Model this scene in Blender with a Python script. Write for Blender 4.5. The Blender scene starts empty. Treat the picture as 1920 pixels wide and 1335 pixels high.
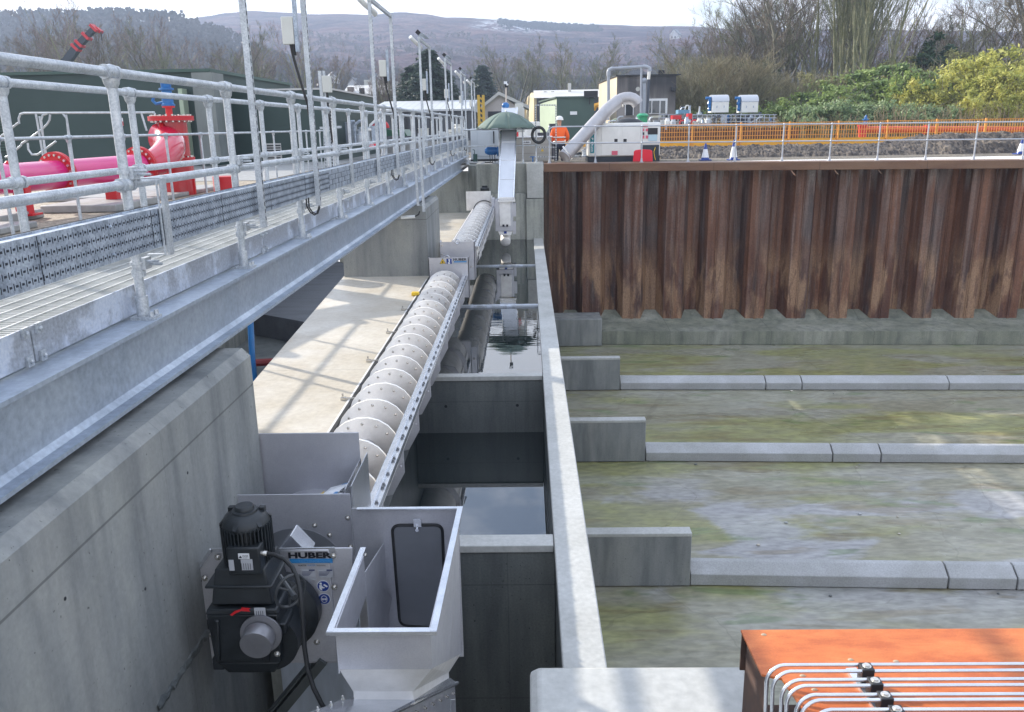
import bpy, bmesh, math, random
from math import sin, cos, pi, radians
from mathutils import Vector, Matrix
random.seed(7)
C = bpy.context.scene.collection
V = Vector
# ------------------------------------------------------------------ camera (also used to read distances off the photograph)
CAM = V((0, 0, 1.1)); F = 1560.0
CX = V((0.9997247, 0.01605877, -0.01710654)); CY = V((0.01219713, 0.26713148, 0.9635829)); CZ = V((0.02004365, -0.96352628, 0.26686207))
def W(px, py, x=None, y=None, z=None):
    r = CX*(px-960) + CY*(667.5-py) - CZ*F
    t = (x-CAM.x)/r.x if x is not None else (y-CAM.y)/r.y if y is not None else (z-CAM.z)/r.z
    return CAM + r*t
# ------------------------------------------------------------------ mesh builder
class MB:
    def __init__(s): s.v=[]; s.f=[]; s.m=[]; s.mi=0
    def add(s, vs, fs):
        o=len(s.v); s.v += [tuple(p) for p in vs]
        for f in fs: s.f.append([o+i for i in f]); s.m.append(s.mi)
        return s
    def box(s, x0,x1,y0,y1,z0,z1):
        return s.add([(x0,y0,z0),(x1,y0,z0),(x1,y1,z0),(x0,y1,z0),(x0,y0,z1),(x1,y0,z1),(x1,y1,z1),(x0,y1,z1)],
          [(0,3,2,1),(4,5,6,7),(0,1,5,4),(1,2,6,5),(2,3,7,6),(3,0,4,7)])
    def bar(s, a, b, w, h, up=(0,0,1)):          # rectangular bar from a to b
        a=V(a); b=V(b); d=(b-a).normalized(); u=V(up); sd=d.cross(u)
        if sd.length<1e-4: sd=d.cross(V((1,0,0)))
        sd.normalize(); u=sd.cross(d).normalized()
        vs=[]
        for p in (a,b):
            for i,j in ((-1,-1),(1,-1),(1,1),(-1,1)): vs.append(p+sd*(w/2*i)+u*(h/2*j))
        return s.add(vs,[(0,1,2,3),(7,6,5,4),(0,4,5,1),(1,5,6,2),(2,6,7,3),(3,7,4,0)])
    def prism(s, pts, vec):                       # polygon pts (3d) swept by vec
        n=len(pts); vec=V(vec); pts=[V(p) for p in pts]
        return s.add(pts+[p+vec for p in pts], [list(range(n))[::-1], list(range(n,2*n))]+[(i,(i+1)%n,n+(i+1)%n,n+i) for i in range(n)])
    def tube(s, pts, r, n=10, closed=False, cap=True, r2=None):
        pts=[V(p) for p in pts]; m=len(pts); vs=[]; fs=[]; prev=None
        for i,p in enumerate(pts):
            if closed: d=(pts[(i+1)%m]-pts[i-1]).normalized()
            elif i==0: d=(pts[1]-p).normalized()
            elif i==m-1: d=(p-pts[-2]).normalized()
            else: d=((pts[i+1]-p).normalized()+(p-pts[i-1]).normalized()).normalized()
            if prev is None:
                a=V((0,0,1)) if abs(d.z)<.9 else V((1,0,0)); u=d.cross(a).normalized()
            else: u=(prev-d*prev.dot(d)).normalized()
            prev=u; w=d.cross(u)
            rr = (r[i] if isinstance(r,(list,tuple)) else (r if r2 is None else r+(r2-r)*i/(m-1)))
            for k in range(n): an=2*pi*k/n; vs.append(p+u*(rr*cos(an))+w*(rr*sin(an)))
        for i in range(m if closed else m-1):
            a=i*n; b=((i+1)%m)*n
            for k in range(n): k2=(k+1)%n; fs.append((a+k,a+k2,b+k2,b+k))
        if cap and not closed: fs.append(list(range(n))[::-1]); fs.append([(m-1)*n+k for k in range(n)])
        return s.add(vs,fs)
    def lathe(s, prof, o, ax, n=20):              # prof [(radius, distance along ax)]
        o=V(o); ax=V(ax).normalized(); a=V((0,0,1)) if abs(ax.z)<.9 else V((1,0,0)); u=ax.cross(a).normalized(); w=ax.cross(u)
        vs=[]; fs=[]
        for r,t in prof:
            for k in range(n): an=2*pi*k/n; vs.append(o+ax*t+u*(r*cos(an))+w*(r*sin(an)))
        for i in range(len(prof)-1):
            for k in range(n): k2=(k+1)%n; fs.append((i*n+k,i*n+k2,(i+1)*n+k2,(i+1)*n+k))
        fs.append(list(range(n))[::-1]); fs.append([(len(prof)-1)*n+k for k in range(n)])
        return s.add(vs,fs)
    def ball(s, c, r, n=10, sc=(1,1,1)):
        c=V(c); h=max(4,n//2); vs=[]; fs=[]
        for i in range(1,h):
            t=pi*i/h
            for k in range(n): an=2*pi*k/n; vs.append(c+V((r*sin(t)*cos(an)*sc[0], r*sin(t)*sin(an)*sc[1], r*cos(t)*sc[2])))
        a=len(vs); vs.append(c+V((0,0,r*sc[2]))); vs.append(c-V((0,0,r*sc[2])))
        for i in range(h-2):
            for k in range(n): k2=(k+1)%n; fs.append((i*n+k,(i+1)*n+k,(i+1)*n+k2,i*n+k2))
        for k in range(n): k2=(k+1)%n; fs.append((a,k,k2)); fs.append((a+1,(h-2)*n+k2,(h-2)*n+k))
        return s.add(vs,fs)
    def quad(s, a,b,c,d): return s.add([a,b,c,d],[(0,1,2,3)])
    def build(s, name, mat, parent=None, smooth=None, bevel=0, loc=None):
        me=bpy.data.meshes.new(name)
        base = BASE.get(parent.name, V((0,0,0))) if parent else (V(loc) if loc else None)
        if base is None:
            xs=[p[0] for p in s.v]; ys=[p[1] for p in s.v]; zs=[p[2] for p in s.v]
            base=V(((min(xs)+max(xs))/2,(min(ys)+max(ys))/2,min(zs)))
        me.from_pydata([(p[0]-base.x,p[1]-base.y,p[2]-base.z) for p in s.v],[],s.f)
        mats = mat if isinstance(mat,(list,tuple)) else [mat]
        for m in mats: me.materials.append(m)
        if len(mats)>1: me.polygons.foreach_set('material_index', s.m)
        if smooth is None or smooth:
            me.polygons.foreach_set('use_smooth',[True]*len(me.polygons))
            me.set_sharp_from_angle(angle=radians(38 if smooth is None else smooth))
        me.update()
        o=bpy.data.objects.new(name,me); C.objects.link(o); BASE[o.name]=base
        if parent: o.parent=parent
        else: o.location=base
        if bevel:
            b=o.modifiers.new('bevel','BEVEL'); b.width=bevel; b.segments=2; b.limit_method='ANGLE'
        return o
BASE={}
def bolt_parts(parent, pts, proto, mat_, name='bolt', limit=90):
    '''pts: world points nearest first; each bolt is its own part, the rest one stuff part'''
    base=BASE.get(parent.name,V((0,0,0))); first=None
    for p in pts[:limit]:
        if first is None:
            m=MB(); proto(m,V((0,0,0))); me=bpy.data.meshes.new(name); me.from_pydata(m.v,[],m.f); me.materials.append(mat_); me.polygons.foreach_set('use_smooth',[True]*len(me.polygons)); me.set_sharp_from_angle(angle=radians(40)); first=me
        o=bpy.data.objects.new(name,first); C.objects.link(o); o.parent=parent; o.location=V(p)-base
    if len(pts)>limit:
        m=MB()
        for p in pts[limit:]: proto(m,V(p))
        o=m.build('far_bolts',mat_,parent); o['kind']='stuff'
def tag(o,label=None,cat=None,group=None,kind=None):
    if label: o['label']=label
    if cat: o['category']=cat
    if group: o['group']=group
    if kind: o['kind']=kind
    return o
def thing(name,label,cat,loc=(0,0,0),group=None):
    o=bpy.data.objects.new(name,None); C.objects.link(o); o.location=loc; o.empty_display_size=.1
    BASE[o.name]=V(loc); return tag(o,label,cat,group)
def copy_thing(o, loc, label=None, rz=None, sc=None):
    r=o.copy(); C.objects.link(r); r.location=loc
    if rz is not None: r.rotation_euler=(0,0,rz)
    if sc is not None: r.scale=(sc[0],sc[1],sc[2]) if isinstance(sc,tuple) else (sc,sc,sc)
    if label: r['label']=label
    for ch in list(KIDS.get(o.name) or o.children):
        c=ch.copy(); C.objects.link(c); c.parent=r
        for g in list(ch.children):
            d=g.copy(); C.objects.link(d); d.parent=c
    return r
KIDS={}
# ------------------------------------------------------------------ materials
MATS={}
def mat(name, c1, c2=None, c3=None, scale=4, rough=.6, rough2=None, metal=0, bump=0, bscale=40, stretch=(1,1,1), detail=6, coat=0, spec=.5, lines=None, sharp=(.35,.65), fine=.0, fscale=60, emis=None, trans=0, streak=0):
    m=bpy.data.materials.new(name); m.use_nodes=True; nt=m.node_tree; N=nt.nodes; L=nt.links
    b=N['Principled BSDF']; b.inputs['Base Color'].default_value=(*c1,1); b.inputs['Roughness'].default_value=rough; b.inputs['Metallic'].default_value=metal
    b.inputs['Coat Weight'].default_value=coat; b.inputs['Coat Roughness'].default_value=.08; b.inputs['Specular IOR Level'].default_value=spec
    if trans: b.inputs['Transmission Weight'].default_value=trans
    if emis: b.inputs['Emission Color'].default_value=(*emis[0],1); b.inputs['Emission Strength'].default_value=emis[1]
    geo=N.new('ShaderNodeNewGeometry'); mp=N.new('ShaderNodeMapping'); L.new(geo.outputs['Position'],mp.inputs[0]); mp.inputs['Scale'].default_value=stretch
    col=None
    def noise(sc,det=6,vec=None,r=.6):
        n=N.new('ShaderNodeTexNoise'); n.inputs['Scale'].default_value=sc; n.inputs['Detail'].default_value=det; n.inputs['Roughness'].default_value=r
        L.new(vec or mp.outputs[0],n.inputs['Vector']); return n
    def mix(fac,a,bc,bt='MIX'):
        x=N.new('ShaderNodeMix'); x.data_type='RGBA'; x.blend_type=bt
        for sock,val in ((x.inputs['Factor'],fac),(x.inputs[6],a),(x.inputs[7],bc)):
            if isinstance(val,(int,float)): sock.default_value=val
            elif isinstance(val,tuple): sock.default_value=(*val,1) if len(val)==3 else val
            else: L.new(val,sock)
        return x.outputs[2]
    def ramp(src,lo,hi):
        r=N.new('ShaderNodeMapRange'); r.inputs['From Min'].default_value=lo; r.inputs['From Max'].default_value=hi; L.new(src,r.inputs[0]); return r.outputs[0]
    if c2:
        n=noise(scale,detail); f=ramp(n.outputs[0],*sharp); col=mix(f,c1,c2)
        if rough2 is not None:
            rr=N.new('ShaderNodeMapRange'); rr.inputs['To Min'].default_value=rough; rr.inputs['To Max'].default_value=rough2; L.new(f,rr.inputs[0]); L.new(rr.outputs[0],b.inputs['Roughness'])
    if c3:
        n=noise(scale*.37,detail); n.inputs['Scale'].default_value=scale*.37; f=ramp(n.outputs[0],.48,.72); col=mix(f,col,c3)
    if streak:   # rain and form-release streaks running down the face
        mp2=N.new('ShaderNodeMapping'); mp2.inputs['Scale'].default_value=(1,1,.09); L.new(geo.outputs['Position'],mp2.inputs[0]); n=noise(5,7,mp2.outputs[0]); f=ramp(n.outputs[0],.46,.66); col=mix(streak,col if col else c1,mix(f,(.62,.62,.60),(.30,.31,.32)),'OVERLAY')
        n=noise(1.7,8,geo.outputs['Position'],.7); f=ramp(n.outputs[0],.5,.66); col=mix(streak*.6,col,mix(f,(.5,.5,.5),(.68,.67,.62)),'OVERLAY')
        n=noise(38,2,geo.outputs['Position']); f=ramp(n.outputs[0],.70,.74); col=mix(f,col,(c1[0]*.35,c1[1]*.35,c1[2]*.35))
    if fine:
        n=noise(fscale,3,geo.outputs['Position']); f=ramp(n.outputs[0],.3,.7)
        col=mix(fine,col if col else c1, f, 'OVERLAY')
    if lines:      # thin joint lines: list of (axis, pitch, offset, width, darkness)
        sx=N.new('ShaderNodeSeparateXYZ'); L.new(geo.outputs['Position'],sx.inputs[0])
        for ax,pitch,off,wd,dk in lines:
            a=N.new('ShaderNodeMath'); a.operation='ADD'; a.inputs[1].default_value=off+1000*pitch; L.new(sx.outputs[ax],a.inputs[0])
            d=N.new('ShaderNodeMath'); d.operation='MODULO'; d.inputs[1].default_value=pitch; L.new(a.outputs[0],d.inputs[0])
            c=N.new('ShaderNodeMath'); c.operation='LESS_THAN'; c.inputs[1].default_value=wd; L.new(d.outputs[0],c.inputs[0])
            k=N.new('ShaderNodeMath'); k.operation='MULTIPLY'; k.inputs[1].default_value=dk; L.new(c.outputs[0],k.inputs[0])
            col=mix(k.outputs[0],col if col else c1,(c1[0]*.25,c1[1]*.25,c1[2]*.25))
    if col: L.new(col,b.inputs['Base Color'])
    if bump:
        n=noise(bscale,5,geo.outputs['Position']); bp=N.new('ShaderNodeBump'); bp.inputs['Strength'].default_value=bump; bp.inputs['Distance'].default_value=.01
        L.new(n.outputs[0],bp.inputs['Height']); L.new(bp.outputs[0],b.inputs['Normal'])
    m['x']=0; MATS[name]=m
    return m
galv=mat('galvanised',(.56,.59,.62),(.43,.46,.49),scale=9,rough=.42,rough2=.6,metal=.55,fine=.25,fscale=90)
galv_beam=mat('galvanised_beam',(.46,.52,.60),(.34,.39,.46),scale=2.2,rough=.38,rough2=.55,metal=.55,fine=.15,fscale=30)
galv_plate=mat('galvanised_plate',(.42,.45,.50),(.60,.65,.74),scale=5,rough=.4,rough2=.55,metal=.45,sharp=(.5,.6),fine=.2)
tray_m=mat('tray_steel',(.30,.35,.42),(.46,.52,.60),scale=12,rough=.45,metal=.5,fine=.3,fscale=80,sharp=(.4,.6))
slot_m=mat('slot_dark',(.02,.025,.035),rough=.8)
grate_m=mat('grating_steel',(.66,.67,.66),(.50,.51,.50),scale=8,rough=.5,metal=.35)
stain=mat('stainless',(.58,.58,.61),(.50,.50,.54),scale=5,rough=.38,rough2=.5,metal=.6,fine=.08,fscale=120)
stain_l=mat('stainless_flight',(.88,.86,.84),(.74,.72,.70),scale=6,rough=.36,rough2=.5,metal=.2,fine=.06)
stain_b=mat('stainless_bright',(.72,.74,.78),(.6,.62,.66),scale=8,rough=.25,metal=.8)
bolt_m=mat('bolt_steel',(.62,.60,.56),rough=.25,metal=.8)
black_p=mat('black_paint',(.012,.015,.018),(.02,.025,.03),scale=10,rough=.32,rough2=.5,bump=.15,bscale=60)
rubber=mat('rubber',(.015,.016,.018),rough=.55)
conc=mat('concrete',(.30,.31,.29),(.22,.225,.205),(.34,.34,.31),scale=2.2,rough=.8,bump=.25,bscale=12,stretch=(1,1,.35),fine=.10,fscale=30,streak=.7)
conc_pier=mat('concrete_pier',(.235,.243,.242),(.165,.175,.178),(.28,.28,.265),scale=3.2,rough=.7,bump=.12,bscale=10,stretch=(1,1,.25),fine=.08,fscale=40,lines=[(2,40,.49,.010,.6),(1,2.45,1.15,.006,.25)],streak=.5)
conc_top=mat('concrete_coping',(.45,.45,.43),(.37,.37,.35),(.50,.505,.49),scale=2.0,rough=.5,rough2=.75,bump=.35,bscale=14,stretch=(1,.7,1),fine=.10,fscale=25)
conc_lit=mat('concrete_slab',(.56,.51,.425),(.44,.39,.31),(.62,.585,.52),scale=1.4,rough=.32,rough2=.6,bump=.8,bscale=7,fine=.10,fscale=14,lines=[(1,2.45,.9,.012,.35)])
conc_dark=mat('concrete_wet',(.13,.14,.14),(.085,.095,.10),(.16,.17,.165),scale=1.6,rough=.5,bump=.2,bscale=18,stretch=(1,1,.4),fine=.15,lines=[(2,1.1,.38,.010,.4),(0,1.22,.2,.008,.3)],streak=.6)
kerb_m=mat('precast_kerb',(.36,.36,.36),(.33,.335,.325),(.44,.445,.455),scale=3,rough=.65,bump=.15,bscale=30,fine=.15,fscale=50)
white_p=mat('white_paint',(.78,.78,.75),(.70,.70,.67),scale=3,rough=.4)
offwhite=mat('off_white_panel',(.62,.62,.58),(.54,.54,.50),scale=1.5,rough=.6)
cream=mat('cream_render',(.62,.52,.38),(.50,.42,.31),scale=.7,rough=.8,stretch=(1,1,.4))
blue_p=mat('blue_paint',(.015,.16,.42),(.02,.12,.34),scale=8,rough=.35)
red_e=mat('red_elbow_paint',(.60,.008,.05),(.52,.008,.04),scale=2,rough=.25,coat=1)
red_p=mat('red_pipe_sky_pink',(.68,.02,.22),(.62,.015,.16),scale=2,rough=.38,coat=.6)  # red paint with the pink of the reflected sky mixed into its colour
redc=mat('red_coat',(.55,.012,.02),rough=.4)
red_pl=mat('red_plastic',(.75,.01,.035),rough=.45)
green_clad=mat('green_cladding',(.026,.05,.045),(.035,.062,.055),scale=.6,rough=.55)
green_mid=mat('green_panel',(.045,.085,.07),(.055,.1,.08),scale=.5,rough=.5)
green_pale=mat('pale_green_panel',(.42,.50,.36),(.36,.43,.31),scale=.5,rough=.6)
grey_clad=mat('grey_cladding',(.05,.055,.065),(.065,.07,.08),scale=1,rough=.6,lines=[(0,.45,.0,.10,.45)])
roof_w=mat('pale_sheet_roof',(.52,.54,.56),(.44,.46,.48),scale=.5,rough=.5,lines=[(0,.6,.0,.12,.18)])
roof_w2=mat('pale_roof_plain',(.58,.57,.54),(.48,.47,.45),scale=.4,rough=.6)
dark_wall=mat('dark_wall',(.035,.04,.055),(.05,.055,.07),scale=1,rough=.6)
brick_far=mat('far_stone',(.20,.16,.14),(.15,.12,.11),scale=2,rough=.8)
dark_op=mat('dark_opening',(.012,.014,.018),rough=.5)
glass_m=mat('window_glass',(.05,.06,.07),rough=.06,spec=.8)
render_b=mat('stained_render',(.27,.25,.24),(.20,.185,.18),(.31,.29,.275),scale=.9,rough=.85,stretch=(1,1,.35),bump=.2,bscale=5,fine=.2,fscale=8)
rust_o=mat('orange_red_lead',(.56,.15,.035),(.42,.10,.028),(.60,.185,.05),scale=9,rough=.42,rough2=.55,stretch=(1,3,1),fine=.1,fscale=150)
rust_in=mat('rusty_hollow_shade',(.05,.03,.025),(.09,.045,.03),scale=10,rough=.8)  # rust brown darkened, the shade of the trough's hollow put into the colour
cap_m=mat('rusty_capping',(.17,.085,.045),(.12,.055,.032),(.21,.13,.08),scale=1.3,rough=.5,stretch=(.6,1,3),fine=.2,lines=[(0,3.05,.6,.02,.7)])
orange_b=mat('orange_mesh',(.80,.36,.06),(.65,.28,.05),scale=3,rough=.5)
yellow_b=mat('yellow_toe',(.85,.42,.03),(.75,.35,.03),scale=3,rough=.5)
yellow=mat('warning_yellow',(.75,.50,.03),rough=.4)
blue_s=mat('sign_blue',(.01,.045,.25),rough=.35)
blue_l=mat('logo_blue',(.03,.22,.50),rough=.35)
white_s=mat('sign_white',(.75,.76,.78),rough=.35)
grey_s=mat('sign_grey',(.42,.43,.46),rough=.4)
ink=mat('ink_black',(.008,.009,.015),rough=.4)
teal=mat('sign_teal',(.01,.22,.27),rough=.4)
fabric_g=mat('umbrella_green',(.115,.165,.14),(.10,.145,.125),scale=3,rough=.8)
gravel_m=mat('gravel',(.36,.30,.22),(.14,.12,.095),(.42,.36,.28),scale=22,rough=.9,bump=1,bscale=16,fine=.4,fscale=30)
soil_m=mat('soil_heap',(.075,.062,.055),(.04,.035,.032),(.17,.14,.11),scale=5,rough=.95,bump=1,bscale=14,fine=.5,fscale=25)
slabpad=mat('pad_concrete',(.34,.34,.33),(.24,.24,.235),scale=3,rough=.35,rough2=.7)
pvc_grey=mat('grey_pvc',(.35,.38,.43),(.30,.33,.38),scale=2,rough=.4)
pvc_dark=mat('dark_pvc',(.05,.065,.09),rough=.4)
hivis=mat('hi_vis_orange',(.95,.14,.02),rough=.7)
reflect=mat('reflective_tape',(.75,.73,.68),rough=.4)
navy=mat('navy_trousers',(.015,.022,.045),rough=.8)
skin_m=mat('skin',(.45,.26,.18),rough=.6)
cable_w=mat('white_lagging',(.62,.68,.78),rough=.4)
dkgreen=mat('dark_green_box',(.01,.05,.045),rough=.4)
lampw=mat('lamp_diffuser',(.75,.76,.76),rough=.35)
# ------------------------------------------------------------------ special materials
def nodes(name):
    m=bpy.data.materials.new(name); m.use_nodes=True; nt=m.node_tree; return m,nt,nt.nodes,nt.links,nt.nodes['Principled BSDF']
def pnoise(N,L,scale,stretch=(1,1,1),det=6,lo=.3,hi=.7,off=(0,0,0),dist=0):
    g=N.new('ShaderNodeNewGeometry'); mp=N.new('ShaderNodeMapping'); mp.inputs['Scale'].default_value=stretch; mp.inputs['Location'].default_value=off
    L.new(g.outputs['Position'],mp.inputs[0]); n=N.new('ShaderNodeTexNoise'); n.inputs['Scale'].default_value=scale; n.inputs['Detail'].default_value=det; n.inputs['Distortion'].default_value=dist
    L.new(mp.outputs[0],n.inputs[0]); r=N.new('ShaderNodeMapRange'); r.inputs['From Min'].default_value=lo; r.inputs['From Max'].default_value=hi; L.new(n.outputs[0],r.inputs[0]); return r.outputs[0]
def cmix(N,L,f,a,b,bt='MIX'):
    x=N.new('ShaderNodeMix'); x.data_type='RGBA'; x.blend_type=bt
    for s,v in ((x.inputs['Factor'],f),(x.inputs[6],a),(x.inputs[7],b)):
        if isinstance(v,tuple): s.default_value=(*v,1)
        elif isinstance(v,(int,float)): s.default_value=v
        else: L.new(v,s)
    return x.outputs[2]
def posval(N,L,axis,lo,hi):
    g=N.new('ShaderNodeNewGeometry'); s=N.new('ShaderNodeSeparateXYZ'); L.new(g.outputs['Position'],s.inputs[0])
    r=N.new('ShaderNodeMapRange'); r.inputs['From Min'].default_value=lo; r.inputs['From Max'].default_value=hi; L.new(s.outputs[axis],r.inputs[0]); return r.outputs[0]
def mul(N,L,a,b,op='MULTIPLY'):
    m=N.new('ShaderNodeMath'); m.operation=op; m.use_clamp=True
    for i,v in ((0,a),(1,b)):
        if isinstance(v,(int,float)): m.inputs[i].default_value=v
        else: L.new(v,m.inputs[i])
    return m.outputs[0]
def bumpit(N,L,b,src,strength,dist=.01):
    bp=N.new('ShaderNodeBump'); bp.inputs['Strength'].default_value=strength; bp.inputs['Distance'].default_value=dist; L.new(src,bp.inputs['Height']); L.new(bp.outputs[0],b.inputs['Normal'])

tankf,nt,N,L,B=nodes('tank_floor_algae')
big=pnoise(N,L,.4,(.5,1,1),10,.44,.56,(3,1,0),.2); olive=pnoise(N,L,.6,(.45,1.3,1),14,.47,.57,(0,5,0),.35); fine=pnoise(N,L,9,(.55,1.4,1),12,.25,.75,dist=.3); pale=pnoise(N,L,.7,(.5,1.1,1),14,.51,.56,(9,2,0),.35); brown=pnoise(N,L,1.3,(.35,2.2,1),12,.57,.63,(2,8,0),.3); mott=pnoise(N,L,3.2,(.6,1.2,1),12,.40,.60,(4,4,4),.3)
c=cmix(N,L,big,(.255,.24,.175),(.285,.275,.215)); c=cmix(N,L,mul(N,L,olive,.85),c,(.25,.25,.095)); c=cmix(N,L,mul(N,L,mott,.4),c,(.185,.18,.12))
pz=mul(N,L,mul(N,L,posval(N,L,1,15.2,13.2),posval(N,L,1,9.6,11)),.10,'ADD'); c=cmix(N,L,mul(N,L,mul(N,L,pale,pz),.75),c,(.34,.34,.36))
c=cmix(N,L,mul(N,L,brown,.45),c,(.16,.12,.055)); green=pnoise(N,L,1.3,(.5,1.6,1),12,.60,.66,(5,5,3),.3); c=cmix(N,L,mul(N,L,green,.5),c,(.10,.16,.05))
c=cmix(N,L,.30,c,fine,'OVERLAY')
crk=N.new('ShaderNodeTexVoronoi'); crk.feature='DISTANCE_TO_EDGE'; crk.inputs['Scale'].default_value=.28; gg=N.new('ShaderNodeNewGeometry'); dn=N.new('ShaderNodeTexNoise'); dn.inputs['Scale'].default_value=2; dm=N.new('ShaderNodeVectorMath'); dm.operation='MULTIPLY_ADD'; dm.inputs[1].default_value=(.35,.35,0); L.new(gg.outputs['Position'],dn.inputs[0]); L.new(dn.outputs['Color'],dm.inputs[0]); L.new(gg.outputs['Position'],dm.inputs[2]); L.new(dm.outputs[0],crk.inputs['Vector'])
cl_=N.new('ShaderNodeMath'); cl_.operation='LESS_THAN'; cl_.inputs[1].default_value=.003; L.new(crk.outputs['Distance'],cl_.inputs[0]); c=cmix(N,L,mul(N,L,cl_.outputs[0],.18),c,(.06,.055,.04))
L.new(c,B.inputs['Base Color']); wet=pnoise(N,L,.5,(.4,1,1),5,.40,.60,(7,1,2),1); rr=N.new('ShaderNodeMapRange'); rr.inputs['To Min'].default_value=.18; rr.inputs['To Max'].default_value=.5; L.new(wet,rr.inputs[0]); L.new(rr.outputs[0],B.inputs['Roughness']); bumpit(N,L,B,fine,.06)

pile,nt,N,L,B=nodes('rusted_sheet_pile')
st=pnoise(N,L,3.2,(1,1,.05),6,.40,.60); st2=pnoise(N,L,9,(1,1,.035),5,.48,.62,(4,0,0)); bl=pnoise(N,L,1.7,(1,1,.05),4,.50,.60,(9,1,0))
c=cmix(N,L,st,(.095,.040,.024),(.20,.088,.050)); c=cmix(N,L,mul(N,L,bl,.68),c,(.036,.042,.050)); c=cmix(N,L,mul(N,L,st2,.55),c,(.21,.15,.13)); bt=pnoise(N,L,1.6,(1,1,.5),8,.45,.62,(3,3,7),.8); c=cmix(N,L,mul(N,L,bt,.5),c,(.12,.045,.024))
low=posval(N,L,2,-2.4,-3.4); lown=pnoise(N,L,2.0,(1,1,.28),10,.44,.54,(2,2,2),.3); c=cmix(N,L,mul(N,L,mul(N,L,low,lown),.85),c,(.33,.20,.12))
flake=pnoise(N,L,3.6,(1.6,1,.3),8,.54,.60,(6,3,1),.5); c=cmix(N,L,mul(N,L,mul(N,L,low,flake),.6),c,(.085,.035,.026))
top=posval(N,L,2,-.75,-.25); strk=pnoise(N,L,6,(1,1,.1),4,.52,.62,(1,7,0)); c=cmix(N,L,mul(N,L,mul(N,L,posval(N,L,2,-1.1,-.3),strk),.8),c,(.30,.27,.26))
ff=pnoise(N,L,30,(1,1,.6),4); c=cmix(N,L,.25,c,ff,'OVERLAY')
L.new(c,B.inputs['Base Color']); B.inputs['Roughness'].default_value=.6; bumpit(N,L,B,pnoise(N,L,14,(1,1,.4),6),.5,.02)

water,nt,N,L,B=nodes('dark_water')
B.inputs['Base Color'].default_value=(.012,.018,.02,1); B.inputs['Roughness'].default_value=.015; B.inputs['IOR'].default_value=2.8
rip=pnoise(N,L,3.0,(.6,1.6,1),3,0,1); near=mul(N,L,posval(N,L,1,11.6,13.2),posval(N,L,1,16,14.2)); hgt=mul(N,L,rip,near); bp=N.new('ShaderNodeBump'); bp.inputs['Strength'].default_value=.05; bp.inputs['Distance'].default_value=.05; L.new(hgt,bp.inputs['Height']); L.new(bp.outputs[0],B.inputs['Normal'])

ground_m,nt,N,L,B=nodes('site_ground')
g1=pnoise(N,L,1.2,(1,1,1),8,.35,.65); g2=pnoise(N,L,14,(1,1,1),8,.3,.7); far=posval(N,L,1,60,90)
c=cmix(N,L,g1,(.20,.17,.13),(.12,.105,.085)); c=cmix(N,L,.7,c,g2,'OVERLAY'); c=cmix(N,L,far,c,(.07,.085,.035)); L.new(c,B.inputs['Base Color']); B.inputs['Roughness'].default_value=.9; bumpit(N,L,B,g2,.9,.03)

def hillmat(name,cols,snow=False):
    m,nt,N,L,B=nodes(name)
    n1=pnoise(N,L,.012,(1,1,5),9,.40,.60,(3,0,0),1.5); n2=pnoise(N,L,.035,(.6,1,6),9,.42,.60,(8,1,0),1); n3=pnoise(N,L,.09,(1,1,2),8,.50,.62,(1,5,0),.6); n4=pnoise(N,L,.4,(1,1,1.5),5,.3,.7)
    c=cmix(N,L,n1,cols[0],cols[1]); c=cmix(N,L,mul(N,L,n2,.7),c,cols[2]); c=cmix(N,L,mul(N,L,n3,.5),c,cols[3]); c=cmix(N,L,.45,c,n4,'OVERLAY')
    if snow:
        band=mul(N,L,posval(N,L,0,-48,-25),posval(N,L,0,45,20)); g=N.new('ShaderNodeNewGeometry')
        zz=mul(N,L,posval(N,L,2,70,80),posval(N,L,2,100,90)); sn=pnoise(N,L,.12,(1,1,3),7,.50,.55,(2,2,9),1.5)
        c=cmix(N,L,mul(N,L,mul(N,L,band,zz),sn),c,(.62,.66,.72))
        gr=mul(N,L,posval(N,L,2,78,110),pnoise(N,L,.01,(1,1,2),4,.4,.6,(6,0,0))); c=cmix(N,L,mul(N,L,gr,.6),c,(.05,.052,.06))
    L.new(c,B.inputs['Base Color']); B.inputs['Roughness'].default_value=1; B.inputs['Specular IOR Level'].default_value=0; bumpit(N,L,B,n2,.6,2); return m
hill_far_m=hillmat('moor_heather',[(.045,.03,.04),(.095,.052,.055),(.15,.105,.10),(.018,.018,.026)],True)
hill_wood_m=hillmat('wooded_hill',[(.04,.038,.042),(.055,.048,.048),(.065,.058,.055),(.022,.025,.025)])

def leafm(name,c1,c2,sc=1.5,tl=0):
    m,nt,N,L,B=nodes(name); n=pnoise(N,L,sc,(1,1,1),4,.35,.65); n2=pnoise(N,L,sc*9,(1,1,1),2,.3,.7); c=cmix(N,L,n,c1,c2); c=cmix(N,L,.4,c,n2,'OVERLAY'); L.new(c,B.inputs['Base Color']); B.inputs['Roughness'].default_value=.6
    
    if tl:
        t=N.new('ShaderNodeBsdfTranslucent'); L.new(c,t.inputs[0]); x=N.new('ShaderNodeMixShader'); x.inputs[0].default_value=tl; L.new(B.outputs[0],x.inputs[1]); L.new(t.outputs[0],x.inputs[2]); L.new(x.outputs[0],nt.nodes['Material Output'].inputs['Surface'])
    return m
bark=leafm('bark',(.085,.075,.055),(.14,.13,.085),2); bark_g=leafm('mossy_bark',(.17,.18,.09),(.26,.25,.15),2); twig_b=leafm('brown_twigs',(.24,.19,.14),(.16,.13,.09),.6,.3); twig_g=leafm('greenish_twigs',(.20,.21,.11),(.14,.15,.08),.6,.3); twig_r=leafm('reddish_twigs',(.27,.20,.18),(.19,.15,.14),.6,.3)
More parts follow.
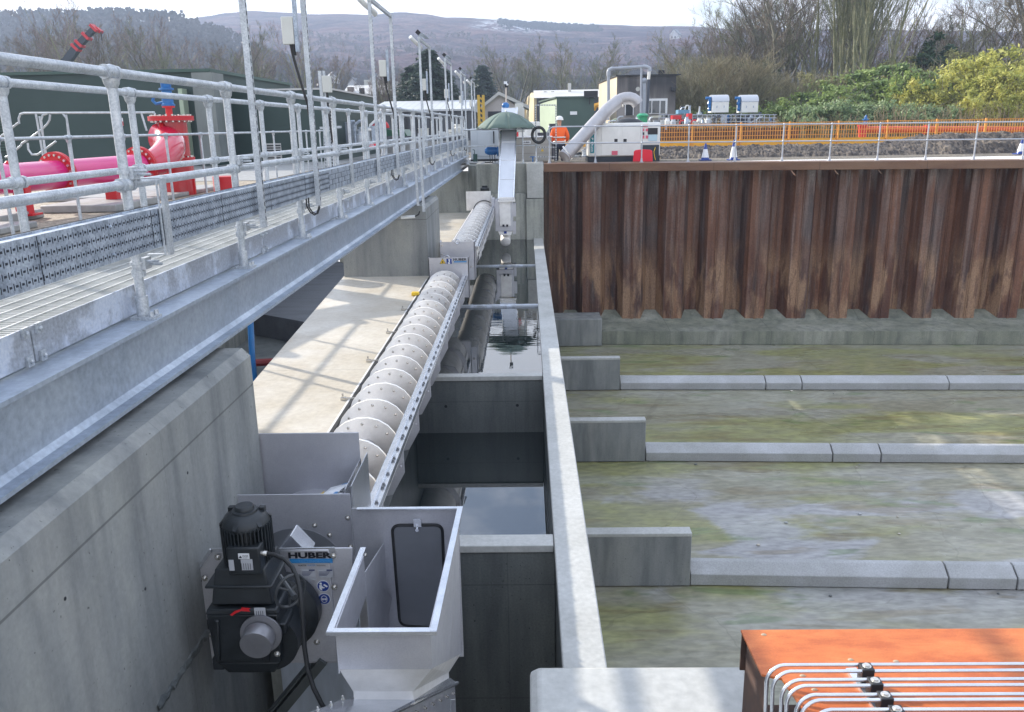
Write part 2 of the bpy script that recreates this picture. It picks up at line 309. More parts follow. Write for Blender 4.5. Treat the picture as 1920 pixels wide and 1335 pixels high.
leaf_o=leafm('olive_leaves',(.38,.36,.14),(.22,.23,.09),.7,.4); leaf_y=leafm('yellow_green_leaves',(.60,.56,.14),(.36,.38,.09),.9,.4); leaf_g=leafm('green_leaves',(.30,.38,.10),(.14,.21,.07),.9,.35); leaf_d=leafm('ivy_leaves',(.04,.085,.035),(.045,.08,.03),1,.3); conif=leafm('conifer_needles',(.025,.05,.035),(.04,.065,.04),1,.25); leaf_p=leafm('pale_laurel_leaves',(.32,.40,.20),(.16,.24,.10),1.3,.35); dry=leafm('dry_stems',(.34,.27,.16),(.22,.18,.10),1.2,.3)

# ------------------------------------------------------------------ ground with the excavated tank
m=MB(); X0,X1,Y0,Y1=-6.0,34.0,-5.0,26.35; G=-.06
for x0,x1,y0,y1 in ((-2500,X0,-60,2500),(X1,2500,-60,2500),(X0,X1,Y1,2500),(X0,X1,-60,Y0)): m.quad((x0,y0,G),(x1,y0,G),(x1,y1,G),(x0,y1,G))
tag(m.build('ground',ground_m,loc=(0,0,G),smooth=0),kind='structure')
m=MB(); m.quad((X0,Y0,-5.402),(X1,Y0,-5.402),(X1,Y1,-5.402),(X0,Y1,-5.402))
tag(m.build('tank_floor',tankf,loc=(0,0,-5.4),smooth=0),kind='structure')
def sk(x): return -.04*(x-.5)
def cbox(x0,x1,y0,y1,z0,z1,skew=False,ch=0):
    m=MB(); s=(lambda x:sk(x)) if skew else (lambda x:0)
    if ch:
        m.prism([(x0,y0+s(x0),z0),(x0,y0+s(x0),z1-ch),(x0,y0+ch+s(x0),z1),(x0,y1-ch+s(x0),z1),(x0,y1+s(x0),z1-ch),(x0,y1+s(x0),z0)],(x1-x0,s(x1)-s(x0),0))
    else:
        v=[(x,y+s(x),z) for z in (z0,z1) for x,y in ((x0,y0),(x1,y0),(x1,y1),(x0,y1))]
        m.add(v,[(0,3,2,1),(4,5,6,7),(0,1,5,4),(1,2,6,5),(2,3,7,6),(3,0,4,7)])
    return m
# channel walls
def solid(name,label,cat,args,mt=conc,group=None,bevel=.012,skew=False):
    return tag(cbox(*args,skew=skew).build(name,mt,bevel=bevel),label,cat,group)
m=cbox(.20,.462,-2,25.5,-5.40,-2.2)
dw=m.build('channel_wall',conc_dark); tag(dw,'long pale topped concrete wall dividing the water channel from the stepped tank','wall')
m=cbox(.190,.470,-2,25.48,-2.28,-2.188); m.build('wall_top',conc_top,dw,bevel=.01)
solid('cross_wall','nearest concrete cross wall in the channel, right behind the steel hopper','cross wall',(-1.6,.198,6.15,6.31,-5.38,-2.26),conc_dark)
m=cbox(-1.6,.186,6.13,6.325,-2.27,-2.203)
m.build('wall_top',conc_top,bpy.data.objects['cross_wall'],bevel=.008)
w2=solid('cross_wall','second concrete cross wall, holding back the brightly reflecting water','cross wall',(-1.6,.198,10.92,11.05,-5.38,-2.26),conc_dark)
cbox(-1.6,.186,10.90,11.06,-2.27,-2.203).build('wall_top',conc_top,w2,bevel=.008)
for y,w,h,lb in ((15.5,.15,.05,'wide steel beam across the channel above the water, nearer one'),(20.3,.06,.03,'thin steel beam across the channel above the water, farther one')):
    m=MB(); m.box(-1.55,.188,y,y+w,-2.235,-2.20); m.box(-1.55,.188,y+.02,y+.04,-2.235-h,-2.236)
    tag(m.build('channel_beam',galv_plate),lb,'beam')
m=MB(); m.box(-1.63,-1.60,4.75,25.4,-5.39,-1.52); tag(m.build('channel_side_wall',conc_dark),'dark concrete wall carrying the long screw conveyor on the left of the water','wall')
m=MB(); m.quad((-1.6,6.3,-3.03),(.20,6.3,-3.03),(.20,10.93,-3.03),(-1.6,10.93,-3.03)); tag(m.build('channel_water',water,smooth=0),kind='structure')
m=MB(); m.quad((-1.6,11.04,-2.232),(.20,11.04,-2.232),(.20,25.5,-2.232),(-1.6,25.5,-2.232)); tag(m.build('channel_water',water,smooth=0),kind='structure')
# sunlit slab beside the screw
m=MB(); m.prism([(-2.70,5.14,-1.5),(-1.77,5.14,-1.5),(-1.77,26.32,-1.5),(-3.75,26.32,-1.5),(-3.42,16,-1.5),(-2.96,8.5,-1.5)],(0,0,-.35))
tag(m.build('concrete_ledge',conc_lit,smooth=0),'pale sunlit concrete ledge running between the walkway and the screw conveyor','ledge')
m=MB(); m.bar((-1.755,4.8,-1.497),(-1.755,14.9,-1.497),.03,.03); m.bar((-1.755,17.2,-1.497),(-1.755,24,-1.497),.03,.03); tag(m.build('joint_strip',rubber),'dark rubber joint strip along the edge of the sunlit ledge','strip')
m=MB(); m.box(-1.74,-1.63,4.75,25.4,-5.39,-1.56); tag(m.build('conveyor_bench',conc),'concrete bench wall right under the screw conveyor trough','wall')
# lower chamber under the walkway
m=MB(); m.box(-6,-2.6,-4,26,-3.4,-3.2); tag(m.build('lower_chamber_floor',conc_dark,smooth=0),kind='structure')
m=MB(); m.prism([(-6,17.5,-3.19),(-3.3,15.6,-3.19),(-3.55,21.5,-3.19),(-6,25,-3.19)],(0,0,.5)); tag(m.build('dark_cover',mat('dark_cover',(.13,.14,.16),(.08,.085,.10),scale=1.5,rough=.5,stretch=(.4,2,1),fine=.2)),'large dark wet cover lying in the chamber below the walkway','cover')
m=MB(); m.tube([(-5.9,14.6,-3.05),(-4.6,14.8,-3.05),(-3.4,15.3,-3.0)],.07,8); tag(m.build('red_hose',mat('dull_red',(.22,.02,.02),rough=.6)),'dull red hose lying across the lower chamber','hose')
m=MB(); m.tube([W(475,605,y=9.4)+V((0,0,.6)),W(473,672,y=9.4),W(473,672,y=9.4)-V((0,0,1.5))],.035,10); tag(m.build('blue_pole',blue_p),'vertical blue pipe rising from below the walkway by the pale ledge','pipe')
m=MB(); m.box(-6.12,-6,-4,26,-5.39,-.07); tag(m.build('chamber_wall',conc),'concrete retaining wall along the far left side of the chamber','wall')
# piers
dark_op=dark_op
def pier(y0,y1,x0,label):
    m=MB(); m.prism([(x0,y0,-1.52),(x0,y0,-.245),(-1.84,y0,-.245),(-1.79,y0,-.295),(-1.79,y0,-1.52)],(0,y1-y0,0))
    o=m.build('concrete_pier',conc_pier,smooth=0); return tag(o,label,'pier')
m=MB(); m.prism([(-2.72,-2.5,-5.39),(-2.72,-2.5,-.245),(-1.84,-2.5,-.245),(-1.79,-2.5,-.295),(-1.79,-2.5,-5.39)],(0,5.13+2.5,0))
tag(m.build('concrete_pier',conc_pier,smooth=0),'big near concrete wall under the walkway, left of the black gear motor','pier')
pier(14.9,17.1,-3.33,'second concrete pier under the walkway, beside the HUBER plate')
pier(24.4,26.0,-3.6,'last concrete pier at the far end of the walkway, behind the screw conveyor') if False else None
# formwork tie holes
def ties(parent_name,pts,ax,r=.016):
    par=bpy.data.objects[parent_name]
    for p in pts: m=MB(); m.lathe([(r,-.01),(r,.0015)],p,ax,10); m.build('tie_hole',dark_op,par)
ties('concrete_pier',[(-1.79,y,z) for y in (1.6,2.8,4.0) for z in (-.62,-1.25)]+[(-1.79,3.4,-.94)],(1,0,0),.008)
ties('cross_wall.001',[(W(836,762,y=10.92).x,10.92,W(836,762,y=10.92).z),(W(970,760,y=10.92).x,10.92,W(970,760,y=10.92).z)],(0,-1,0),.022)
m=MB(); rq=random.Random(2); vs=[]; fs=[]
a=W(300,1330,x=-1.775); b=W(398,1180,x=-1.775)
for i in range(29):
    t=i/28; c=a.lerp(b,t)
    for q in range(5): an=pi*q/4; rr0=.012*(.5+.9*rq.random()); vs.append((-1.792+rr0*sin(an)*1.2,c.y+rr0*.5*rq.gauss(0,1),c.z+.028*cos(an)*(.5+.9*rq.random())))
for i in range(28):
    for q in range(4): k=i*5+q; fs.append((k,k+1,k+6,k+5))
m.add(vs,fs); m.build('rough_seam',conc_dark,bpy.data.objects['concrete_pier'],smooth=10)
rq=random.Random(8)
for i in range(16):
    c=V((rq.uniform(2.6,10),rq.choice((10.6,15.2,19.8,13,12.2))+rq.uniform(-.3,.2),-5.40)); m=MB(); m.ball(c+V((0,0,.012)),rq.uniform(.012,.035),6,(1.3,1,.6)); tag(m.build('debris',rq.choice((kerb_m,conc_lit,conc_dark)),smooth=0),'small loose chip of debris lying on the tank floor','debris','small chips on the tank floor')
# end walls
solid('end_wall','far concrete wall closing the channel behind the inclined conveyor','wall',(-1.50,.20,25.52,25.75,-5.38,0.0),conc)
solid('corner_column','square concrete column at the left end of the sheet pile wall','column',(.005,.50,25.22,25.515,-1.0,.02),conc_top)
solid('column_base','lower concrete block under the corner column at the end of the dividing wall','column',(-.02,.50,25.18,25.515,-5.38,-1.02),conc)
solid('wall_ledge','narrow concrete ledge halfway up the far channel wall','ledge',(-1.50,-.03,25.28,25.515,-2.9,-.86),conc)
m=MB(); m.box(-3.7,-1.80,26.30,26.7,-5.38,-.25); m.prism([(-1.80,26.31,-5.38),(-1.51,25.60,-5.38),(-1.51,26.7,-5.38),(-1.80,26.7,-5.38)],(0,0,5.33)); tag(m.build('side_abutment',conc,bevel=.01),'concrete abutment carrying the far end of the walkway beam','wall')
m=MB(); m.box(-6,-3.72,26.35,26.7,-5.38,-.05); tag(m.build('chamber_end_wall',conc),'concrete end wall of the lower chamber behind the walkway','wall')
m=MB(); m.box(-1.52,.52,25.53,27.9,-.07,-.003); m.box(-5.5,-1.53,26.72,31,-.055,-.004);tag(m.build('pump_plinth',slabpad),'pale concrete platform behind the far channel wall','plinth')
# sheet pile wall
PX0=1.72; pitch=1.275
def pileY(x): return 25.93-.052*(x-2)
prof=[(.5,.46)]
k=-1
while PX0+k*pitch<31:
    a=PX0+k*pitch; 
    for x,d in ((a-.19,.46),(a,0),(a+.56,0),(a+.75,.46)):
        if x>.51: prof.append((x,d))
    k+=1
m=MB(); vs=[]; fs=[]
for i,(x,d) in enumerate(prof):
    for z in (-5.2,-.2): vs.append((x,pileY(x)+d,z))
for i in range(len(prof)-1): fs.append((2*i,2*i+2,2*i+3,2*i+1))
m.add(vs,fs)
pw=thing('sheet_pile_wall','tall wall of rusty corrugated steel sheet piles at the back of the tank','wall',(.5,26,-5))
m.build('pile_sheets',pile,pw,smooth=10)
m=MB(); k=-1
while PX0+k*pitch<30:
    a=PX0+k*pitch
    for x,d in ((a+.28,-.015),(a+.92,.445)):
        if x>.52: m.bar((x-.012,pileY(x)+d,-5.2),(x-.012,pileY(x)+d,-.2),.022,.03); m.bar((x+.03,pileY(x)+d,-5.2),(x+.03,pileY(x)+d,-.2),.02,.02)
    k+=1
m.build('interlock',pile,pw)
m=MB(); x0,x1=.52,31
def cz(x): return -.012-.0065*(x-.5)
def cy(x): return 25.38-.045*(x-.5)
m.add([(x,cy(x)+dy,cz(x)+dz) for x in (x0,x1) for dy,dz in ((0,-.235),(0,0),(.85,0),(.85,-.235))],[(0,3,2,1),(4,5,6,7),(0,1,5,4),(1,2,6,5),(2,3,7,6),(3,0,4,7)])
cp=m.build('capping_beam',cap_m,pw,bevel=.008)
m=MB(); c_=W(1437,326,y=25.70); m.lathe([(.10,0),(.10,.012)],(c_.x,c_.y,c_.z),(0,-1,0),12); m.build('pale_patch',offwhite,pw)
m=MB(); m.prism([(.5,24.72,-5.39),(.5,24.72,-4.98),(.5,25.2,-4.94),(.5,25.95,-4.90),(.5,26.45,-4.68),(.5,26.7,-5.39)],(31,-.052*31,0))
tag(m.build('toe_plinth',mat('toe_concrete',(.22,.225,.18),(.16,.17,.14),(.30,.30,.26),scale=2.5,rough=.6,bump=.3,bscale=12,stretch=(1,1,.5),fine=.25,lines=[(0,3.0,1.72,.02,.5)],streak=.6)),'long low concrete plinth at the foot of the rusty pile wall','plinth')
# stub walls
for (y,t,xe,z,lb) in ((10.8,.2,2.30,-4.55,'nearest concrete stub wall, left end of the front kerb row'),(15.45,.2,2.29,-4.52,'middle concrete stub wall, left end of the second kerb row'),(20.1,.2,2.29,-4.55,'farthest free standing stub wall, left end of the third kerb row')):
    s=tag(cbox(.464,xe,y,y+t,-5.39,z).build('stub_wall',kerb_m if False else conc_pier,bevel=.012),lb,'stub wall','concrete stub walls along the dividing wall')
    cbox(.466,xe+.002,y-.003,y+t+.003,z-.05,z+.004).build('coping',conc_top,s,bevel=.008)
tag(cbox(.464,2.22,24.45,25.4,-5.39,-4.55).build('stub_wall',conc_pier,bevel=.02),'concrete block against the left foot of the sheet pile wall','stub wall','concrete stub walls along the dividing wall')
# kerbs
ords={'front':'front row','second':'second row','third':'farthest row'}
def kerbrow(y,cuts,row,labs):
    for i,(a,b) in enumerate(zip(cuts[:-1],cuts[1:])):
        a2=a+.012; b2=b-.012; m=MB(); Y=y+sk(a2)+.09; dy=sk(b2)-sk(a2)
        m.prism([(a2,Y,-5.39),(a2,Y,-5.215),(a2,Y+.17,-5.09),(a2,Y+.26,-5.085),(a2,Y+.26,-5.39)],(b2-a2,dy,0))
        tag(m.build('kerb_block',kerb_m,bevel=.01),labs[i],'kerb block','precast kerb blocks across the tank floor')
kerbrow(10.8,[2.30,5.95,6.90,10.5,14,18],'front',['long front row kerb block, starting at the nearest stub wall','short kerb block of the front row, second from the stub wall','front row kerb block at the right edge of the view','front row kerb block beyond the right edge','last front row kerb block'][:5])
kerbrow(15.45,[2.30,5.95,6.88,10.4,14,18],'second',['long kerb block of the second row, starting at the middle stub wall','short kerb block in the middle of the second row','long second row kerb block at the right of the short one','second row kerb block beyond the right edge','last second row kerb block'])
kerbrow(20.1,[2.30,5.93,6.82,10.39,14,18],'third',['long kerb block of the farthest row, starting at the third stub wall','short kerb block in the middle of the farthest row','long farthest row kerb block right of the short one','farthest row kerb block at the right edge','last farthest row kerb block'])
# near concrete block and orange steel tray
m=MB(); z=-.95; p=[W(998,1262,z=z-.06),W(1002,1248,z=z),W(1396,1252,z=z)]
xa=W(1010,1250,z=z).x; xb=W(1392,1252,z=z).x; yb=W(1200,1250,z=z).y
m.prism([(xa,.6,z),(xb,.6,z),(xb,yb,z),(xa,yb,z)],(0,0,-.5)); 
m=MB(); m.add([(xa,.6,z),(xb,.6,z),(xb,yb,z),(xa,yb,z),(xa-.035,.6,z-.04),(xb+.05,.6,z-.09),(xb+.05,yb+.02,z-.09),(xa-.035,yb+.03,z-.04),(xa-.035,.6,-5.39),(xb+.05,.6,-5.39),(xb+.05,yb+.02,-5.39),(xa-.035,yb+.03,-5.39)],
 [(0,1,2,3),(0,4,5,1),(1,5,6,2),(2,6,7,3),(3,7,4,0),(4,8,9,5),(5,9,10,6),(6,10,11,7),(7,11,8,4)])
tag(m.build('concrete_block',conc_top,bevel=.012),'pale chamfered concrete block top in the foreground, left of the orange steel plate','block')
# ------------------------------------------------------------------ walkway
YN,YF=-1.5,29.2
wk=thing('walkway','galvanised steel footbridge with open grating along the left side of the channel','walkway',(-2.4,4,-.2))
def ibeam(xc,w):
    m=MB(); m.box(xc-w/2,xc+w/2,YN,YF,.130,.150); m.box(xc-w/2,xc+w/2,YN,YF,-.205,-.185); m.box(xc-.006,xc+.006,YN,YF,-.185,.130)
    # root fillets
    for s in (-1,1):
        m.prism([(xc+s*.006,YN,-.185),(xc+s*.03,YN,-.185),(xc+s*.006,YN,-.160)],(0,YF-YN,0)); m.prism([(xc+s*.006,YN,.13),(xc+s*.03,YN,.13),(xc+s*.006,YN,.105)],(0,YF-YN,0))
    return m
ibeam(-2.03,.18).build('beam',galv_beam,wk,smooth=0); ibeam(-2.87,.18).build('beam',galv_beam,wk,smooth=0)
m=MB()
y=YN
while y<YF:
    near=y<9; m.box(-2.86,-2.125,y,y+.005,.268,.298); y+=.034 if near else (.068 if y<15 else .12)
x=-2.83
while x<-2.12: m.bar((x,YN,.301),(x,YF,.301),.007,.006); x+=.098
m.box(-2.866,-2.86,YN,YF,.262,.305); m.box(-2.125,-2.119,YN,YF,.262,.305)
m.build('grating',grate_m,wk,smooth=0)
y=1
while y<YF: m=MB(); m.box(-2.86,-2.12,y,y+.05,.155,.262); m.build('cross_bearer',galv,wk,smooth=0); y+=1.6
cuts=[-1.5,.3,3.38,6.6,9.85,13.0,16.3,19.5,22.8,26,29.2]
for a,b in zip(cuts[:-1],cuts[1:]):
    m=MB(); m.box(-2.110,-2.102,a+.006,b-.006,.165,.318)
    t=m.build('toe_plate',galv_plate,wk,smooth=0)
    for yy in (a+.05,b-.05):
        for zz in (.300,.180): m=MB(); m.box(-2.101,-2.090,yy-.022,yy+.022,zz-.022,zz+.024); m.ball((-2.087,yy,zz),.012,6); m.build('clip',galv,t)
m=MB(); m.box(-2.88,-2.872,YN,YF,.165,.33); m.build('toe_plate',galv_plate,wk,smooth=0)
def handrail(name,label,x,ys,zt,zm,zb,y0,y1,r=.0245,group=None,knob=1.45,plate=True,mt=galv,endloop=False):
    h=thing(name,label,'handrail',(x,ys[0],zb),group)
    for y in ys:
        m=MB(); m.tube([(x,y,zb),(x,y,zt)],r,12); m.ball((x,y,zt),r*knob*1.12,12); m.ball((x,y,zm),r*knob*1.12,12)
        m.lathe([(r*1.05,0),(r*1.5,.02),(r*1.7,.045)],(x,y,zt-.075),(0,0,1),12)
        for s in (-1,1):
            for zz in (zt,zm): m.lathe([(r*1.45,0),(r*1.45,.03)],(x,y+s*.05-.015,zz),(0,1,0),12)
        if plate:
            m.lathe([(r*1.35,0),(r*1.35,.11)],(x,y,zb+.01),(0,0,1),12); m.box(x-.05,x+.075,y-.05,y+.05,zb,zb+.016); m.lathe([(.012,0),(.012,.03)],(x+.055,y-.03,zb+.012),(0,0,1),6); m.lathe([(.012,0),(.012,.03)],(x+.055,y+.03,zb+.012),(0,0,1),6)
            m.lathe([(r*1.25,0),(r*1.25,.035)],(x,y,zb+.225),(0,0,1),12); m.box(x-.03,x+.035,y-.012,y+.02,zb+.225,zb+.255)
        m.build('post',mt,h)
    m=MB(); m.tube([(x,y0,zt),(x,y1,zt)],r*.98,12); m.build('top_rail',mt,h)
    m=MB(); m.tube([(x,y0,zm),(x,y1,zm)],r*.98,12); m.build('middle_rail',mt,h)
    return h
RY=[4.26+1.62*k for k in range(-2,16)]
hr=handrail('handrail','galvanised tubular handrail nearest the channel, with the perforated tray on its outside',-2.03,RY,1.385,.845,.15,-1.5,29,r=.0242)
handrail('handrail','galvanised tubular handrail on the far side of the walkway grating',-2.85,[4.70+1.53*k for k in range(-2,17)],1.375,.84,.15,-1.5,29,r=.0242)
handrail('handrail','ground level handrail on the gravel along the left edge of the chamber',-6.0,[8.12+1.53*k for k in range(-1,13)],1.05,.53,-.05,5,27,r=.021,plate=False)
# perforated cable tray on the outside of the handrail
ct=thing('cable_tray','long perforated galvanised cable tray fixed outside the handrail','cable tray',(-1.92,4,.5))
TX=-1.915; TZ0,TZ1=.525,.715
m=MB(); m.box(TX-.055,TX,YN,28.5,TZ1,TZ1+.004); m.box(TX-.004,TX,YN,28.5,TZ0,TZ1); m.box(TX-.055,TX,YN,28.5,TZ0-.004,TZ0)
m.box(TX-.055,TX-.052,YN,28.5,TZ1+.004,TZ1+.012)
m.mi=1
y=1.6; i=0
while y<8.2:
    st=.040
    for r in range(4):
        z=TZ0+.026+r*.045
        o_=st*.5*(r%2); m.box(TX-.001,TX+.0012,y+o_,y+o_+st*.36,z-.0045,z+.0045); m.box(TX-.001,TX+.0012,y+o_+st*.66,y+o_+st*.66+.004,z-.013,z+.013)
    y+=st
for r in range(3): m.box(TX-.001,TX+.0012,8.2,28.4,TZ0+.045+r*.048,TZ0+.048+r*.048)
yy=8.2; r=0
while yy<27:
    for q in range(4): m.box(TX-.001,TX+.0012,yy+(.14 if q%2 else 0),yy+(.14 if q%2 else 0)+.006+.0004*yy,TZ0+.0+q*.048,TZ0+.044+q*.048)
    yy+=.28
yy=2.2
while yy<8:      # joints between tray lengths
    m.box(TX-.001,TX+.0015,yy,yy+.004,TZ0,TZ1); yy+=1.02
m.mi=0
for k in range(2,22):
    for zz in (TZ0+.03,TZ1-.03): m.ball((TX+.003,k*1.27,zz),.008,6)
m.build('tray',[tray_m,slot_m],ct,smooth=0)
m=MB(); m.tube([(TX-.062,YN,TZ1+.006),(TX-.062,28.4,TZ1+.006)],.009,8); m.build('cable',rubber,ct)
for k,y in enumerate(RY[:-1]):
    if any(abs(y-q)<.3 for q in ()): continue
    m=MB(); X=TX+.018
    isfr = (k-3)%3!=2
    if isfr: m.box(X-.010,X+.004,y+.10,y+.14,.48,.86)
    else: m.box(X-.006,X+.010,y+.095,y+.15,.478,.862); m.box(X-.012,X-.0065,y+.07,y+.085,.478,.862)
    m.box(-2.02,X+.01,y+.10,y+.14,.865,.871); m.box(-2.02,X+.01,y+.10,y+.14,.470,.476)
    for zz in (.44,.90):
        m.lathe([(.032,0),(.032,.014)],(-2.03,y,zz),(0,0,1),12); m.box(-2.01,-1.985,y+.0,y+.075,zz-.03,zz+.03); m.lathe([(.008,0),(.008,.07)],(-1.99,y+.02,zz+.012),(1,0,0),6); m.lathe([(.008,0),(.008,.07)],(-1.99,y+.055,zz-.008),(1,0,0),6)
    m.build('bracket',galv,ct)
# white lagged pipe lying on the grating
m=MB(); pts=[(-2.70+.02*sin(y*1.7),y,.36+.01*cos(y*2.3)) for y in [5+.5*i for i in range(0,44)]]; m.tube(pts,.045,10)
lg=m.build('lagged_pipe',cable_w); tag(lg,'white wrapped pipe lying along the walkway grating','pipe')
# lamp frames
def frame(y0,label):
    f=thing('lamp_frame',label,'lamp frame',(-1.87,y0,.44),'slotted steel frames with lamps along the walkway')
    def strut(y,zb=.435,zt=2.64):
        m=MB(); x0,x1=-1.885,-1.845
        m.box(x0,x1,y-.020,y-.0175,zb,zt); m.box(x0,x0+.0025,y-.0175,y+.02,zb,zt); m.box(x1-.0025,x1,y-.0175,y+.02,zb,zt)
        m.mi=1; z=zb+.05
        while z<zt-.05: m.box(x1-.001,x1+.001,y-.006,y+.006,z,z+.028); z+=.05
        m.mi=0; m.box(x0-.02,x0,y-.015,y+.02,zb,zb+.01)
        return m.build('upright',[galv,slot_m],f,smooth=0)
    strut(y0); s2=strut(y0+1.62,.435,2.58)
    m=MB(); m.bar((-1.865,y0-.03,2.60),(-1.865,y0+1.66,2.60),.041,.041); m.box(-1.885,-1.84,y0-.05,y0-.03,2.57,2.63); m.build('crossbar',galv,f,smooth=0)
    m=MB(); m.tube([(-2.02,y0+.0,2.64),(-1.95,y0+.10,2.56),(-1.93,y0+.75,2.53),(-1.95,y0+.85,2.53)],.035,10); l=m.build('lamp',lampw,f)
    m=MB(); m.prism([(-1.88,y0-.02,2.66),(-1.83,y0-.02,2.71),(-1.88,y0-.02,2.76),(-1.93,y0-.02,2.71)],(0,.07,0)); m.build('sensor',ink,f,smooth=0)
    m=MB(); m.bar((-1.85,y0+.1,2.70),(-1.80,y0+.55,2.66),.11,.012); m.build('lamp_cover',tray_m,f,smooth=0)
    m=MB(); m.box(-2.06,-1.96,y0+1.60,y0+1.66,1.80,2.02); b=m.build('control_box',offwhite,f,bevel=.006)
    m=MB(); m.box(-1.955,-1.925,y0+1.60,y0+1.64,1.74,2.16); m.build('backing_rail',tray_m,f,smooth=0)
    m=MB(); m.tube([(-2.0,y0+1.63,1.80),(-1.99,y0+1.63,1.72),(-1.965,y0+1.63,1.60),(-1.93,y0+1.63,1.45),(-1.893,y0+1.63,1.30),(-1.89,y0+1.63,1.22)],.012,8); m.lathe([(.02,0),(.014,.09)],(-1.98,y0+1.63,1.80),(0.1,0,-1),8)
    m.build('cable',rubber,f)
    m=MB(); m.tube([(-1.955,y0+1.55,.54),(-1.955,y0+1.55,.44),(-1.93,y0+1.56,.385),(-1.90,y0+1.58,.36),(-1.87,y0+1.59,.375),(-1.85,y0+1.60,.43)],.0065,8); m.tube([(-1.935,y0+1.55,.54),(-1.935,y0+1.55,.43),(-1.91,y0+1.56,.385),(-1.88,y0+1.58,.37),(-1.855,y0+1.60,.44)],.0065,8); m.build('loop_cable',rubber,f)
    return f
f1=frame(5.90,'lamp frame nearest the camera, first pair of tall galvanised uprights cut off at the top')
flabs=['second lamp frame, whose sloping crossbar joins its two uprights near the top edge','third lamp frame along the walkway, in front of the dark conifer','fourth lamp frame along the walkway','fifth lamp frame, seen small beyond the conifer','sixth and farthest lamp frame, beside the white gabled house']
for i,lb in enumerate(flabs):
    if i in(0,1,2,3,4): copy_thing(f1,(-1.87,5.90+4.86*(i+1),.44),lb)
# hanging strut with small lamp at pier 2
h=thing('hanging_strut','slotted steel strut hanging below the walkway beam, with a small lamp at its foot','strut',(-1.86,14.1,-.3))
m=MB(); X=W(790,300,y=13.9); 
pt=W(786,250,y=13.7); pb=W(790,397,y=13.7)
m.bar(pt,(pt.x+.02,pt.y,pb.z),.055,.04); m.bar(pt+V((-.09,0,-.1)),(pt.x-.07,pt.y,pb.z+.1),.03,.04); m.build('upright',galv,h,smooth=0)
m=MB(); m.tube([W(752,408,y=13.7),W(778,406,y=13.7)],.025,8); m.build('lamp',lampw,h)
m=MB(); m.tube([W(778,406,y=13.7),W(785,402,y=13.7),W(787,396,y=13.7)],.012,6); m.build('cable',rubber,h)
edge_m=mat('sunlit_flight_rim',(.95,.92,.85),rough=.35,metal=.1)  # brushed flight rims, the sun's brightness put into their cream colour
railbolt=mat('rail_bolt',(.16,.17,.19),rough=.4,metal=.5)
# ------------------------------------------------------------------ screw conveyors
def screw(name,label,cx,cz,R,y0,y1,ph,rx,rz,lipz):
    t=thing(name,label,'screw conveyor',(cx,y0,cz))
    m=MB(); n=20; N=int((y1-y0)/.5*n); th=.013 if y0<15 else .02; vs=[]; fs=[]
    for i in range(N+1):
        a=-2*pi*i/n+ph; y=y0+(y1-y0)*i/N
        for r,dy in ((.10,-th),(R,-th),(R,th),(.10,th)): vs.append((cx+r*cos(a),y+dy,cz+r*sin(a)))
    for i in range(N):
        for k in range(4): fs.append((i*4+k,i*4+(k+1)%4,(i+1)*4+(k+1)%4,(i+1)*4+k))
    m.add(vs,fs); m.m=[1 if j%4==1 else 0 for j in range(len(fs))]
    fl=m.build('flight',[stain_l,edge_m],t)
    bp_=[]; nb=13
    for i in range(int((y1-y0)/.5*nb)):
        a=-2*pi*i/nb+ph; y=y0+i*.5/nb
        if sin(a)>-.12: bp_.append((cx+(R-.055)*cos(a),y-th,cz+(R-.055)*sin(a)))
    bolt_parts(fl,bp_,lambda m,p:m.ball(p,.0135 if y0<15 else .016,6,(1,.6,1)),bolt_m)
    m=MB(); m.tube([(cx,y0,cz),(cx,y1,cz)],.10,14); m.build('shaft',stain,t)
    # trough shell (half pipe) with lips
    m=MB(); vs=[]; fs=[]; K=14; Ro=R+.02
    for y in (y0,y1):
        for k in range(K+1):
            a=pi+pi*k/K; vs.append((cx+Ro*cos(a),y,cz+Ro*sin(a)))
        for k in range(K+1):
            a=2*pi-pi*k/K; vs.append((cx+(Ro+.006)*cos(a),y,cz+(Ro+.006)*sin(a)))
    M=2*(K+1)
    for k in range(M): fs.append((k,(k+1)%M,M+(k+1)%M,M+k))
    m.add(vs,fs); m.box(cx-Ro-.022,cx-Ro,y0,y1,cz-.02,lipz); m.box(rx-.005,rx,y0,y1,cz-.02,rz)
    m.build('trough',stain_l,t)
    m=MB(); m.box(rx-.045,rx-.002,y0,y1,rz,rz+.006); m.box(rx+.003,rx+.052,y0,y1,rz+.001,rz+.007); m.box(rx-.002,rx+.003,y0,y1,rz-.05,rz+.02); m.box(rx+.048,rx+.052,y0,y1,rz-.045,rz+.001)
    fr=m.build('flange_rail',stain_b,t,smooth=0)
    bp_=[]; y=y0+.12; i=0
    while y<y1-.05:
        bp_.append((rx+.028,y,rz+.007))
        if i%2: bp_.append((rx+.028,y+.055,rz+.007))
        y+=.25; i+=1
    bolt_parts(fr,bp_,lambda m,p:m.lathe([(.015,0),(.015,.008),(.010,.008),(.010,.02)],p,(0,0,1),6),railbolt)
    y=y0+.75
    while y<y1-.3:
        m=MB(); m.prism([(rx-.01,y,rz-.05),(rx+.045,y,rz-.05),(rx+.045,y,rz-.27),(rx-.06,y,rz-.46),(rx-.25,y,rz-.5),(rx-.25,y,rz-.3)],(0,.035,0)); m.ball((rx+.02,y-.004,rz-.2),.012,6)
        m.build('saddle',stain,t,smooth=0); y+=1.02
    return t
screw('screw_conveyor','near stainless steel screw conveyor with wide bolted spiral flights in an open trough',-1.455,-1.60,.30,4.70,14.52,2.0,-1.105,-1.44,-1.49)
screw('screw_conveyor','far stainless steel screw conveyor beyond the HUBER plate, ending at the inclined chute',-1.195,-1.20,.28,15.25,23.6,1.0,-.93,-1.03,-1.12)
